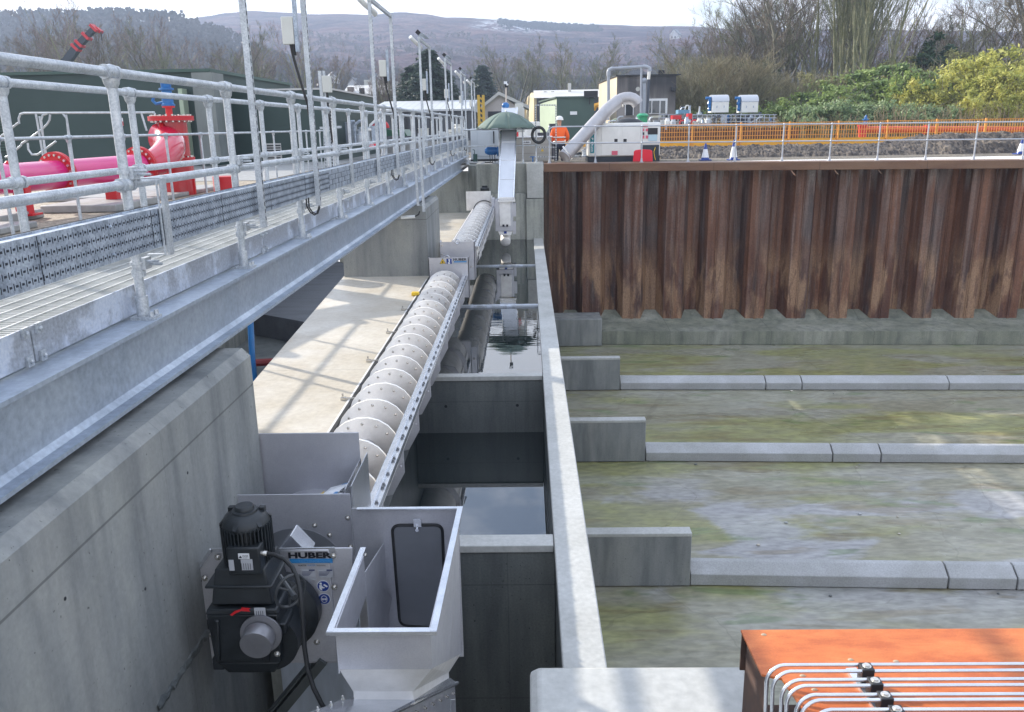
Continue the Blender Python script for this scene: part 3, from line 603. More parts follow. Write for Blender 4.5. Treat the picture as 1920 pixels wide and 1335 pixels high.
# fixing brackets on slab
bpx=[(643,747),(690,676),(727,623),(755,580)]
for i,(px,py) in enumerate(bpx):
    p=W(px,py,z=-1.485); m=MB(); m.box(p.x-.01,-1.73,p.y-.02,p.y+.02,-1.497,-1.480); m.box(p.x-.02,p.x+.03,p.y-.025,p.y+.025,-1.498,-1.475); m.lathe([(.010,0),(.010,.045)],(p.x,p.y,-1.48),(0,0,1),6)
    tag(m.build('trough_bracket',bolt_m,smooth=0),['nearest','second','third','farthest'][i]+' small steel bracket fixing the trough edge to the sunlit ledge','bracket','trough fixing brackets on the ledge')
m=MB(); p=W(779,552,z=-1.48); m.box(p.x-.06,p.x+.06,p.y-.05,p.y+.05,-1.495,-1.44); tag(m.build('yellow_clamp',yellow,bevel=.01),'small yellow clamp on the ledge beside the screw trough','clamp')
# ------------------------------------------------------------------ flat drawing helpers for plates facing the camera
def polypx(m,pts,y,t=.002):
    p=[W(a,b,y=y) for a,b in pts]; return m.prism(p,(0,t,0))
def rectpx(m,x0,y0,x1,y1,y,t=.002):
    a=W(x0,y0,y=y); b=W(x1,y1,y=y); return m.box(a.x,b.x,y,y+t,b.z,a.z)
def text(s,name,mt,parent,loc,h,w=None,rot=(pi/2,0,0),bold=0,thick=.0008):
    cu=bpy.data.curves.new(name,'FONT'); cu.body=s; cu.size=1; cu.offset=bold; cu.resolution_u=2; cu.extrude=0
    o=bpy.data.objects.new(name,cu); C.objects.link(o); bpy.context.view_layer.update()
    me=bpy.data.meshes.new_from_object(o.evaluated_get(bpy.context.evaluated_depsgraph_get())); bpy.data.objects.remove(o)
    xs=[v.co.x for v in me.vertices]; ys=[v.co.y for v in me.vertices]; x0,x1,y0,y1=min(xs),max(xs),min(ys),max(ys)
    sy=h/(y1-y0); sx=(w/(x1-x0)) if w else sy
    R=Matrix.Rotation(rot[2],3,'Z')@Matrix.Rotation(rot[1],3,'Y')@Matrix.Rotation(rot[0],3,'X')
    base=BASE.get(parent.name,V((0,0,0)))
    for v in me.vertices: v.co=V(loc)-base+R@V(((v.co.x-x0)*sx,(v.co.y-y0)*sy,0))
    me.name=name; me.materials.clear(); me.materials.append(mt); ob=bpy.data.objects.new(name,me); C.objects.link(ob); ob.parent=parent; return ob
def tri(m,cx,cz,y,r,t=.002): m.prism([(cx-r,y,cz-r*.6),(cx+r,y,cz-r*.6),(cx,y,cz+r*1.1)],(0,t,0))
def disc(m,cx,cz,y,r,t=.002,n=28,sx=1): m.prism([(cx+sx*r*cos(2*pi*k/n),y,cz+r*sin(2*pi*k/n)) for k in range(n)],(0,t,0))
def bolts(parent,pts,y,r=.011):
    bolt_parts(parent,[V((W(a,b,y=y).x,y,W(a,b,y=y).z)) for a,b in pts],lambda m,p:m.lathe([(r*1.5,0),(r*1.5,.003),(r,.003),(r,.010),(r*.6,.014)],p,(0,-1,0),8),bolt_m)
# middle bearing plates
mp=thing('bearing_housing','grey stainless bearing housing with HUBER sign where the two screw conveyors meet','bearing housing',(-1.4,14.6,-1.8))
m=MB(); y=14.52; m.box(-1.745,-1.035,y,y+.012,-1.83,-1.115); m.box(-1.745,-1.733,y,y+.1,-1.83,-1.115); m.box(-1.047,-1.035,y,y+.1,-1.83,-1.115)
pl=m.build('front_plate',stain,mp,smooth=0)
m=MB(); y=15.0; m.box(-1.59,-.955,y,y+.012,-1.6,-.905); m.box(-.967,-.955,y,y+.3,-1.6,-.905); m.box(-1.59,-1.578,y,y+.3,-1.6,-.905); m.build('rear_plate',stain,mp,smooth=0)
bolts(mp,[(829,460),(829,477),(884,500),(811,490)],14.99); 
m=MB(); m.tube([W(838,483,y=14.95)+V((.045*cos(a*.6283),0,.04*sin(a*.6283))) for a in range(10)],.008,6,closed=True); m.tube([W(858,455,y=15.0)+V((.04*cos(a*.6283),0,.04*sin(a*.6283)+.02)) for a in range(10)],.01,6,closed=True); m.build('lifting_eye',stain_b,mp)
y=14.515; c=W(830,491,y=y); m=MB(); tri(m,c.x,c.z,y,.056); s1=m.build('warning_sign',ink,mp,smooth=0); m=MB(); tri(m,c.x,c.z,y-.002,.047); m.build('sign_face',yellow,s1,smooth=0); m=MB(); disc(m,c.x,c.z-.002,y-.004,.014); m.build('symbol',ink,s1,smooth=0)
m=MB(); rectpx(m,837,485,847,495,y); s2=m.build('blue_sign',blue_s,mp,smooth=0)
m=MB(); a=W(842,487.2,y=y-.002); disc(m,a.x,a.z,y-.002,.014); polypx(m,[(840.6,487),(843.8,487),(843.4,491),(841.4,493.2),(844.6,492.2),(843.8,494.6),(839.6,494.6),(839.4,493),(841.6,490.6)],y-.003); m.build('symbol',white_s,s2,smooth=0)
m=MB(); rectpx(m,848,484,877,495,y); s3=m.build('name_plate',grey_s,mp,smooth=0)
a=W(850,489,y=y); b=W(875,489,y=y); text('HUBER','lettering',ink,s3,(a.x,y-.003,a.z),.043,b.x-a.x,bold=.03)
m=MB(); rectpx(m,851,489.8,875,491.8,y-.002); m.build('blue_stripe',blue_l,s3,smooth=0)
# ------------------------------------------------------------------ drive end
dr=thing('conveyor_drive_housing','grey stainless drive housing of the screw conveyor with HUBER TECHNOLOGY plate','drive housing',(-1.4,4.3,-1.8))
m=MB(); m.box(-1.90,-1.133,5.15,5.165,-1.75,-.842); m.build('rear_plate',stain,dr,smooth=0)
m=MB(); m.box(-1.79,-1.10,4.64,4.652,-1.8,-1.046); mid=m.build('middle_plate',stain,dr,smooth=0)
m=MB(); m.box(-1.133,-1.128,4.652,5.15,-1.75,-1.02) ; m.box(-1.095,-1.09,4.655,5.2,-1.5,-1.0)
# sloping side cover with logo
m.build('side_plate',stain_b,dr,smooth=0)
m=MB(); vs=[]; K=16; cx,cz=-1.455,-1.6
for y in (4.66,5.15):
    for k in range(K+1): a=pi*.05+pi*.9*k/K; vs.append((cx+.36*cos(a),y,cz+.36*sin(a)))
fs=[(k,k+1,K+1+k+1,K+1+k) for k in range(K)]
for i in range(len(vs)): vs[i]=(vs[i][0],vs[i][1],vs[i][2])
m.add(vs,fs); m.build('cover',stain,dr)
# logo decal lying on the cover, seen behind the middle plate
def pq(px,py,y): return W(px,py,y=y)
A=W(606,926,y=4.72); Bp=W(640,926,y=4.72); Cc=W(664,902,y=5.0); D=W(620,914,y=5.0)
dm=MB(); dm.add([A,Bp,Cc,D],[(0,1,2,3)]); dk=dm.build('logo_sticker',white_s,dr,smooth=0)
m=MB(); m.add([A.lerp(Bp,.55)+V((0,0,.002)),A.lerp(Bp,.75)+V((0,0,.002)),D.lerp(Cc,.75)+V((0,0,.002)),D.lerp(Cc,.5)+V((0,0,.002))],[(0,1,2,3)]); m.build('blue_stripe',blue_l,dk,smooth=0)
tx=text('HUBER','lettering',ink,dk,(0,0,0),1,1,rot=(0,0,0),bold=.03)
P0=A.lerp(Bp,.78); P1=Bp; P2=D.lerp(Cc,.78); P3=Cc; bs=BASE[dr.name]
for v in tx.data.vertices:
    u,w_=v.co.x+bs.x,v.co.y+bs.y
    q=(P2.lerp(P0,u)).lerp(P3.lerp(P1,u),w_)+V((0,0,.004)); v.co=q-bs
m=MB(); m.add([W(596,929,y=4.72),W(606,926,y=4.72),W(609,920,y=4.8)],[(0,1,2)]); m.build('yellow_sticker',yellow,dr,smooth=0)
y=4.636; m=MB(); vs=[(cx+.30*cos(a),y,cz+.03+.30*sin(a)) for a in [pi*k/24 for k in range(25)]]
m.prism(vs,(0,.003,0)); m.build('round_plate',mat('dark_plate_steel',(.25,.26,.28),rough=.5,metal=.5),dr)  # half disc in a darker grey steel
bolts(mid,[(590,985),(618,1003),(652,971),(667,984),(657,1025)],4.636)
m=MB(); m.add([W(552,993,y=4.5),W(556,991,y=4.5),W(588,1032,y=4.3),W(524,1030,y=4.3)],[(0,1,2,3)])
m=MB(); a=W(551,995,y=4.35); l=W(523,1030,y=4.35); r=W(585,1030,y=4.35); m.prism([a,l,l+V((.02,0,-.2)),r+V((-.02,0,-.2)),r],(0,.06,0)); m.bar(l,a,.008,.14,(0,1,0)); m.bar(a,r,.008,.14,(0,1,0))
m.build('gusset',stain_b,dr,smooth=0)
y=4.0
m=MB(); P=[(375,1065),(398,1032),(660,1028),(663,1243),(398,1243),(385,1200)]; polypx(m,P,y,.012); fp=m.build('drive_plate',stain,dr,smooth=0)
m=MB(); pp=[W(a,b,y=y-.006) for a,b in ((372,1066),(396,1031),(430,1031))]; m.bar(pp[0],pp[1],.02,.006,(0,1,0)); m.bar(pp[1],pp[2],.02,.006,(0,1,0)); m.bar(W(523,1031,y=y-.006),W(628,1029,y=y-.006),.02,.006,(0,1,0)); m.build('plate_edge',stain_b,fp,smooth=0)
m=MB(); rectpx(m,523,1031,634,1242,y-.012,.012); fp2=m.build('label_plate',stain,dr,bevel=.006)
bolts(dr,[(408,1045),(384,1084),(395,1189),(625,1042),(627,1101),(594,1204),(601,1240)],y-.012,.012)
y=3.985
a=W(541,1047,y=y); b=W(623,1047,y=y); text('HUBER','lettering',ink,fp2,(a.x,y-.001,a.z),.036,b.x-a.x,bold=.045)
m=MB(); rectpx(m,543,1048,624,1055.5,y,.001); bl=m.build('blue_stripe',blue_l,fp2,smooth=0)
a=W(560,1054.6,y=y); b=W(620,1054.6,y=y); text('TECHNOLOGY','lettering',mat('pale_blue_ink',(.10,.30,.58),rough=.4),fp2,(a.x,y-.002,a.z),.014,b.x-a.x)
a=W(559,1061.5,y=y); text('WASTE','lettering',ink,fp2,(a.x,y-.001,a.z),.009,.045,bold=.02); text('WATER','lettering',blue_l,fp2,(a.x+.050,y-.001,a.z),.009,.045); text('Solutions','lettering',ink,fp2,(a.x+.10,y-.001,a.z),.009,.048)
for x0,y0,x1,y1 in ((564,1067,592,1083),(596,1067,625,1083),(579,1084,593,1088)):
    m=MB(); rectpx(m,x0,y0,x1,y1,y,.001); pl=m.build('rating_plate',grey_s,fp2,smooth=0)
    if y1-y0>8:
        m=MB(); rectpx(m,x1-13,y0+1,x1-2,y0+3.4,y-.001,.0005); 
        for q in range(4): rectpx(m,x0+2,y0+5+q*2.4,x1-6-q*2,y0+5.7+q*2.4,y-.001,.0005)
        m.build('print',mat('plate_ink%d'%x0,(.03,.04,.12),rough=.5),pl,smooth=0)
def bluedisc(px,py,kind):
    c=W(px,py,y=y); m=MB(); disc(m,c.x,c.z,y,.0345,.001); d=m.build('blue_sign',white_s,fp2,smooth=0); m=MB(); disc(m,c.x,c.z,y-.001,.031,.001); m.build('disc',blue_s,d,smooth=0)
    m=MB(); yy=y-.002
    if kind=='read':
        disc(m,c.x-.012,c.z+.016,yy,.0065,.0005)
        m.prism([(c.x-.022,yy,c.z+.006),(c.x-.008,yy,c.z+.008),(c.x-.002,yy,c.z-.004),(c.x+.008,yy,c.z-.006),(c.x+.006,yy,c.z-.012),(c.x-.008,yy,c.z-.012),(c.x-.006,yy,c.z-.026),(c.x-.02,yy,c.z-.018)],(0,.0005,0))
        m.prism([(c.x+.0,yy,c.z+.008),(c.x+.008,yy,c.z+.014),(c.x+.026,yy,c.z+.0),(c.x+.018,yy,c.z-.007)],(0,.0005,0))
    else:
        m.prism([(c.x+.0175*cos(a)*1.0,yy,c.z+.022*sin(a)) for a in [2*pi*k/20 for k in range(20)]],(0,.0005,0)); yy2=yy-.0007; 
        m.build('head',white_s,d,smooth=0); m=MB()
        m.prism([(c.x+.0145*cos(a),yy2,c.z+.019*sin(a)) for a in [2*pi*k/20 for k in range(20)]],(0,.0003,0)); m.build('face',blue_s,d,smooth=0); m=MB(); yy3=yy2-.0006
        disc(m,c.x-.007,c.z-.0,yy3,.0065,.0003); disc(m,c.x+.007,c.z-.0,yy3,.0065,.0003); m.box(c.x-.018,c.x+.018,yy3,yy3+.0003,c.z+.0005,c.z+.004)
    m.build('symbol',white_s,d,smooth=0)
bluedisc(606,1099,'read'); bluedisc(608,1123,'goggles')
# diagonal support brace
m=MB(); m.bar(W(600,1240,y=4.02)+V((.03,0,.03)),W(470,1400,y=4.02),.05,.10,(0,1,0)); m.bar(W(600,1240,y=4.04)+V((-.05,0,.0)),W(470,1400,y=4.04)+V((-.04,0,.02)),.01,.09,(0,1,0))
m.build('brace',mat('brace_steel',(.10,.11,.11),(.07,.08,.08),scale=4,rough=.5,metal=.3),dr,smooth=0)
tag(cbox(-1.62,-1.09,4.6,4.72,-3.4,-1.78).build('bench_end',mat('stained_pale_face',(.55,.60,.68),(.36,.40,.44),scale=5,rough=.6,stretch=(1,1,.3))),'pale stained concrete face below the black gear motor','wall')
# ------------------------------------------------------------------ geared motor
gm=thing('gear_motor','black geared motor with upright finned motor, handwheel and round steel cap','motor',(-1.45,3.75,-1.7))
c=V((-1.437,3.80,0)); R=.112
m=MB(); zt=-.745; zb=-1.0
m.lathe([(R*.9,0),(R*.94,.02),(R*.94,.20),(R*.96,.22)],(c.x,c.y,-1.0),(0,0,1),32)
for k in range(40):
    a=2*pi*k/40; d=V((cos(a),sin(a),0)); m.bar(c+d*R*.93+V((0,0,-.995)),c+d*R*.93+V((0,0,-.80)),.006,.045,(d.x,d.y,0))
mo=m.build('motor_body',black_p,gm)
m=MB(); m.lathe([(R*1.05,0),(R*1.07,.012),(R*1.03,.03),(R*.88,.055),(R*.6,.072),(R*.58,.072),(R*.56,.082),(R*.44,.084),(R*.42,.098),(R*.38,.104)],(c.x,c.y,-.815),(0,0,1),32)
for k in range(6):
    a=2*pi*k/6+.4; d=V((cos(a),sin(a),0)); m.bar(c+d*R*.70+V((0,0,-.76)),c+d*R*1.07+V((0,0,-.80)),.022,.022); 
for sx in (-1,1): m.box(c.x+sx*.078-.014,c.x+sx*.078+.014,c.y+.02,c.y+.05,-.80,-.735)
m.build('fan_cowl',black_p,gm)
m=MB(); a=W(424,1031,y=3.66); b=W(487,1078,y=3.66); m.box(a.x,b.x+.01,3.66,3.78,b.z,a.z+.01)
tb=m.build('terminal_box',black_p,gm,bevel=.008)
for nm,(x0,y0,x1,y1) in (('danger_label',(446,1038,468,1048)),('rating_plate',(451,1049,475,1069)),('small_label',(428,1050,440,1070))):
    m=MB(); rectpx(m,x0,y0,x1,y1,3.655,.002); q=m.build(nm,white_s if nm=='danger_label' else grey_s,tb,smooth=0)
c0=W(455,1046.5,y=3.652); text('DANGER','lettering',ink,tb,(c0.x,3.652,c0.z+.008),.007,.028,bold=.02); text('230-400 V','lettering',ink,tb,(c0.x,3.652,c0.z-.001),.005,.028)
m=MB(); tri(m,c0.x-.011,c0.z+.005,3.652,.008,.0005); q=3.6515
for i in range(5): a=W(453+i*4.2,1068,y=q); m.box(a.x,a.x+.002,q,q+.001,a.z,a.z+.034)
m.build('print',ink,tb,smooth=0)
# gearbox
m=MB()
def fr(z0,w0,d0,z1,w1,d1,cx=-1.44,cy=3.80):
    m.add([(cx-w0,cy-d0,z0),(cx+w0,cy-d0,z0),(cx+w0,cy+d0,z0),(cx-w0,cy+d0,z0),(cx-w1,cy-d1,z1),(cx+w1,cy-d1,z1),(cx+w1,cy+d1,z1),(cx-w1,cy+d1,z1)],[(0,3,2,1),(4,5,6,7),(0,1,5,4),(1,2,6,5),(2,3,7,6),(3,0,4,7)])
fr(-1.19,.155,.14,-1.00,.125,.12,-1.45); m.box(-1.63,-1.29,3.66,3.95,-1.10,-1.085); fr(-1.235,.185,.16,-1.205,.175,.155,-1.45); fr(-1.52,.17,.15,-1.235,.18,.16,-1.45); fr(-1.60,.12,.12,-1.52,.16,.15,-1.45)
m.box(-1.66,-1.60,3.7,3.9,-1.36,-1.30); m.box(-1.64,-1.58,3.66,3.8,-1.57,-1.50); m.box(-1.33,-1.24,3.66,3.8,-1.36,-1.30)
for xx in (-1.6,-1.35): m.bar((xx,3.64,-1.50),(xx+.02,3.64,-1.26),.02,.03)
m.build('gearbox',black_p,gm,bevel=.012)
m=MB(); m.lathe([(.21,0),(.22,.02),(.22,.09),(.17,.12)],(-1.36,3.99,-1.40),(0,-1,0),36); m.lathe([(.16,0),(.16,.2)],(-1.36,3.9,-1.44),(0,-1,0),30); m.build('gear_flange',black_p,gm)
cc=W(490,1193,y=3.60); m=MB(); m.lathe([(.104,0),(.104,.012)],(cc.x-.005,3.62,cc.z+.004),(0,-1,0),36); m.lathe([(.080,0),(.080,.07),(.077,.074)],(cc.x-.010,3.61,cc.z-.002),(0,-1,-.12),36); 
capo=m.build('round_cap',mat('cap_steel',(.30,.30,.32),(.24,.24,.26),scale=8,rough=.4,metal=.6),gm)
bolts(capo,[(484,1182),(520,1226)],3.60,.011)
wc=W(544,1108,y=3.60); m=MB(); wd=V((.62,-.75,-.25)).normalized(); u=V((0,0,1)).cross(wd).normalized(); v=wd.cross(u)
m.tube([wc+u*(.075*cos(2*pi*k/28))+v*(.10*sin(2*pi*k/28)) for k in range(28)],.0075,8,closed=True)
for k in range(3): an=2*pi*k/3+.5; m.tube([wc,wc+u*(.075*cos(an))+v*(.10*sin(an))],.006,6)
m.lathe([(.016,0),(.016,.05)],wc,wd,10); m.tube([wc,wc-wd*.12],.012,8); m.build('handwheel',mat('wheel_paint',(.05,.055,.06),rough=.3),gm)
ar=MB(); pts=[(431,1153),(440,1146),(452,1142),(453,1139),(469,1141),(466,1144),(469,1147),(455,1146),(453,1145.5),(443,1149.5),(435,1155)]; polypx(ar,pts,3.625,.003); ar.build('rotation_arrow',redc,gm,smooth=0)
m=MB(); rectpx(m,476,1140,499,1159,3.624,.003); g_=m.build('rating_plate',grey_s,gm,smooth=0); m=MB()
for i in range(4): a=W(481+i*4,1157,y=3.622); m.box(a.x,a.x+.0025,3.622,3.623,a.z,a.z+.034)
m.build('print',ink,g_,smooth=0)
m=MB(); a=W(484,1037,y=3.69); m.lathe([(.016,0),(.016,.012),(.011,.012),(.011,.03),(.015,.03),(.014,.045)],a,(1,0,-.03),10); m.build('cable_gland',bolt_m,gm)
m=MB(); cpts=[(500,1038,3.69),(515,1040,3.68),(533,1048,3.66),(548,1063,3.62),(558,1085,3.58),(563,1110,3.55),(566,1140,3.52),(569,1180,3.50),(571,1215,3.48),(577,1255,3.45),(588,1290,3.42),(603,1320,3.40),(618,1345,3.38)]
m.tube([W(a,b,y=c_) for a,b,c_ in cpts],.0115,10); m.build('cable',rubber,gm)
# ------------------------------------------------------------------ hopper
hp=thing('hopper','open topped stainless steel discharge hopper beside the black gear motor','hopper',(-.7,3.9,-1.7))
zt=-1.12; t=.006
BL=(-1.085,4.60); BR=(-.437,4.60); FLf=(-.905,3.345); FRf=(-.468,3.345); SL=(-.905,4.02)
m=MB()
def wall(m,a,b,z0,z1,tt=.006):
    m.bar((a[0],a[1],(z0+z1)/2),(b[0],b[1],(z0+z1)/2),tt,z1-z0)
wall(m,(-1.085,4.60),(-.437,4.60),-2.16,zt); m.build('back_panel',stain,hp,smooth=0)
m=MB(); wall(m,(-.905,4.02),(-.905,3.345),-1.36,zt); m.prism([(-.905,4.02,zt-.1),(-.905,4.02,-1.75),(-.905,4.59,-2.12),(-.905,4.59,-1.35)],(.005,0,0)); m.build('left_panel',stain,hp,smooth=0)
m=MB(); m.prism([(-.468,3.345,zt),(-.468,3.345,-1.335),(-.455,4.60,-2.14),(-.437,4.60,zt)],(-.005,0,0)); m.build('right_panel',stain,hp,smooth=0)
m=MB(); wall(m,FLf,FRf,-1.335,zt); m.build('front_panel',stain,hp,smooth=0)
m=MB() # taper and neck
v=[(-.905,3.345,-1.335),(-.468,3.345,-1.335),(-.455,4.60,-2.14),(-.905,4.60,-2.14),(-.860,3.40,-1.50),(-.572,3.40,-1.50),(-.519,4.44,-2.16),(-.86,4.44,-2.16),(-.860,3.40,-1.575),(-.572,3.40,-1.575),(-.519,4.44,-2.25),(-.86,4.44,-2.25)]
m.add(v,[(0,1,5,4),(1,2,6,5),(2,3,7,6),(3,0,4,7),(4,5,9,8),(5,6,10,9),(6,7,11,10),(7,4,8,11)]); m.build('outlet_cone',stain_l,hp,smooth=0)
m=MB() # rim
rz=zt+.003
def rim(a,b,w=.034,dz=0): m.bar((a[0],a[1],rz+dz),(b[0],b[1],rz+dz),w,.007)
rim((-1.05,4.587),(-.42,4.587),.028); rim((-.92,4.10),(-.925,3.315),.03,.001); rim((-.425,4.60),(-.450,3.315),.032,.001); rim((-.94,3.328),(-.434,3.328),.030,-.001)
m.box(-.942,-.434,3.310,3.313,rz-.016,rz+.002); m.build('rim',stain_b,hp,smooth=0)
bolts(hp,[(685,1040),(688,1081),(690,1122),(693,1161)],4.2,.007)
m=MB(); m.add([W(690,1075,y=4.3),W(735,1120,y=4.59),W(722,1190,y=4.59),W(694,1190,y=4.0)],[(0,1,2,3)]); m.build('deflector',stain,hp,smooth=0)
# access door with rubber gasket
yd=4.592
def rr(x0,y0,x1,y1,x2,y2,x3,y3,rad=.05,n=6):
    P=[W(a,b,y=yd) for a,b in ((x0,y0),(x1,y1),(x2,y2),(x3,y3))]; out=[]
    for i in range(4):
        p=P[i]; a=(P[i-1]-p).normalized(); b=(P[(i+1)%4]-p).normalized()
        s=p+a*rad; e=p+b*rad
        for k in range(n+1): t_=k/n; out.append((s*(1-t_)**2+p*2*t_*(1-t_)+e*t_**2))
    return out
loop=rr(735,985,829,984,836,1178,750,1172)
m=MB(); m.tube(loop,.0095,8,closed=True); ga=m.build('door_gasket',rubber,hp)
m=MB(); m.prism([V((p.x,yd-.002,p.z)) for p in loop],(0,.004,0)); m.build('access_door',mat('door_steel',(.22,.23,.25),(.19,.20,.22),scale=4,rough=.5,metal=.5),hp,smooth=0)
m=MB(); rectpx(m,775,974,790,988,4.575,.012); a=W(782,993,y=4.57); m.lathe([(.011,0),(.011,.02)],(a.x,4.58,a.z),(0,-1,0),10); m.box(a.x-.006,a.x+.006,4.57,4.578,a.z-.01,a.z+.03); ha=m.build('door_catch',stain_b,hp); 
m=MB(); a=W(838,1098,y=3.7); X=-.452
m.prism([(X,3.78,zt-.02),(X,3.70,zt-.02),(X,3.66,zt-.09),(X,3.74,zt-.09)],(.003,0,0)); m.build('warning_sticker',yellow,hp,smooth=0)
# bolted flange and chute below the hopper
lo=thing('discharge_chute','bolted stainless chute and duct directly under the hopper outlet','chute',(-.7,3.4,-2))
FL_=W(640,1311,y=3.40); FR_=W(778,1312,y=3.40); BR_=W(842,1270,y=4.46); E_=W(857,1279,y=4.5); G_=W(700,1352,y=3.15); H_=W(560,1352,y=3.1); I_=W(598,1330,y=3.25)
m=MB(); m.prism([FL_,I_,H_,G_,E_,BR_,FR_],(0,0,-.012)); m.build('cover_flange',stain_b,lo,smooth=0)
m=MB(); m.tube([E_+V((0,0,-.006)),G_+V((0,0,-.006))],.012,10); m.build('edge_lip',stain_b,lo)
m=MB(); a=E_+V((-.012,-.02,-.015)); b=G_+V((-.012,0,-.015)); m.prism([a,b,b+V((0,0,-.7)),a+V((0,0,-.7))],(-.3,.08,0)); m.build('duct',stain,lo,smooth=0)
bp_=[E_.lerp(G_,.03+k*.095)+V((-.03,.01,.004)) for k in range(11)]+[W(643,1312,y=3.38),W(621,1323,y=3.3),W(596,1333,y=3.22)]
bolt_parts(lo,bp_,lambda m,p:m.lathe([(.009,0),(.009,.006),(.005,.006),(.005,.022)],p,(0,0,1),6),bolt_m)
bolt_parts(lo,[E_.lerp(G_,.08+k*.1)+V((.0,-.02,-.045)) for k in range(9)],lambda m,p:m.lathe([(.008,0),(.008,.02)],p,(.8,-.6,0),6),bolt_m)

m=MB(); m.tube([W(845,1340,y=3.6),W(845,1312,y=3.6),W(853,1311,y=3.6),W(853,1345,y=3.6)],.002,5); tag(m.build('wire_loop',galv),'thin bent wire loop on the right of the discharge chute','wire')
# ------------------------------------------------------------------ orange steel tray with tubing
ot=thing('steel_trough','orange red painted steel trough section in the bottom right foreground','trough',(1.4,2.2,-.8))
zo=-.62
a=W(1389,1181,z=zo); b=W(1460,1335,z=zo); xr=2.6; yb=a.y
m=MB(); k1=W(1428,1264,z=zo); k2=W(1466,1272,z=zo)
poly=[a,V((xr,yb,zo)),V((xr,1.2,zo)),V((k2.x+.16,1.2,zo)),k2,V((k1.x,k1.y,zo))]
m.prism(poly[::-1],(0,0,-.008)); tp=m.build('top_plate',rust_o,ot,smooth=0)
m=MB(); m.box(a.x+.004,xr,yb-.006,yb+.002,zo-.16,zo-.0085); m.build('back_flange',rust_in,ot,smooth=0)
m=MB(); m.prism([a+V((.02,-.01,-.012)),k1+V((.02,0,-.012)),k1+V((.02,0,-.35)),a+V((.02,-.01,-.35))],(.006,0,0)); m.box(a.x+.02,xr,1.3,yb-.012,zo-.33,zo-.30); m.build('inner_web',rust_in,ot,smooth=0)
m=MB()
for px,py,z_ in ((1412+20,1190,0),(1595,1237,.012),(1680,1240,.012),(1505,1267,.012),(1527,1293,.012)):
    p=W(px,py,z=zo); m.ball(p,.008,8,(1.3,.8,.5))
m.build('rivets',mat('bare_rivet',(.5,.38,.25),rough=.4,metal=.4),ot)
tb_=thing('tube_bundle','bundle of bent stainless tubes clamped side by side over the orange steel plate','tubes',(1.4,2.1,-.6))
zc=zo+.055
lines=[(1247,1461),(1259,1473),(1275,1490),(1286,1500),(1303,1518),(1313,1527),(1331,1548),(1341,1560)]
for i,(py,px0) in enumerate(lines):
    p=W(px0+20,py,z=zc); yy=p.y; xx=W(px0,py+20,z=zc).x-.025
    pts=[(2.6,yy,zc)]; Rb=.055
    for k in range(7): an=pi/2+ (pi/2)*k/6; pts.append((xx+Rb+Rb*cos(an),yy-.012*(k/6),zc-Rb+Rb*sin(an)))
    pts += [(xx,yy-.03,zc-.18),(xx+.01,yy-.05,zc-.5)]
    m=MB(); m.tube(pts,.0062,10); m.build('tube',stain_b,tb_)
for i,(px,py) in enumerate(((1625,1253),(1641,1280),(1660,1307),(1682,1334))):
    p=W(px,py+2,z=zc); m=MB(); m.box(p.x-.019,p.x+.019,p.y-.017,p.y+.022,zo+.012,zc+.010); cl=m.build('clamp',mat('clamp_black%d'%i,(.02,.022,.025),rough=.5),tb_,bevel=.002)
    m=MB(); m.lathe([(.014,0),(.014,.002),(.009,.002),(.009,.007),(.004,.008)],(p.x,p.y+.002,zc+.010),(0,0,1),12); m.build('bolt',bolt_m,cl)
m=MB(); a=W(1595,1255,z=zo+.006); b=W(1665,1350,z=zo+.006); m.bar(a,b,.035,.012); m.build('mounting_rail',stain_b,tb_,smooth=0)
# ------------------------------------------------------------------ red pipework on the left
rp=thing('red_pipe','big glossy red pipe with bolted flanges turning up into a valve riser beyond the walkway','pipe',(-6.8,13,0))
def flange(m,c,d,R,th=.035,nb=16,br=.02):
    d=V(d).normalized(); m.mi=0; m.lathe([(R,-th),(R,-.004),(R*.97,-.004),(R*.97,.004),(R,.004),(R,th)],c,d,36)
    a=V((0,0,1)) if abs(d.z)<.9 else V((1,0,0)); u=d.cross(a).normalized(); w=d.cross(u); m.mi=1
    for k in range(nb):
        an=2*pi*(k+.5)/nb; p=V(c)+(u*cos(an)+w*sin(an))*R*.86
        m.lathe([(br,-th-.028),(br,th+.028)],p,d,6)
    m.mi=0
p0=W(-160,345,y=9.2); p1=W(30,334,y=11.8); p2=W(226,316,y=13.9); p3=W(262,312,y=14.3)
R=.205
m=MB(); m.tube([p0,p1,p2,p3],R,28); m.build('pipe',red_p,rp)
d=(p2-p1).normalized()
for c_ in (W(108,327,y=12.6),W(262,312,y=14.35)): m=MB(); flange(m,c_,d,.33,nb=20); m.build('flange',[redc,bolt_m],rp)
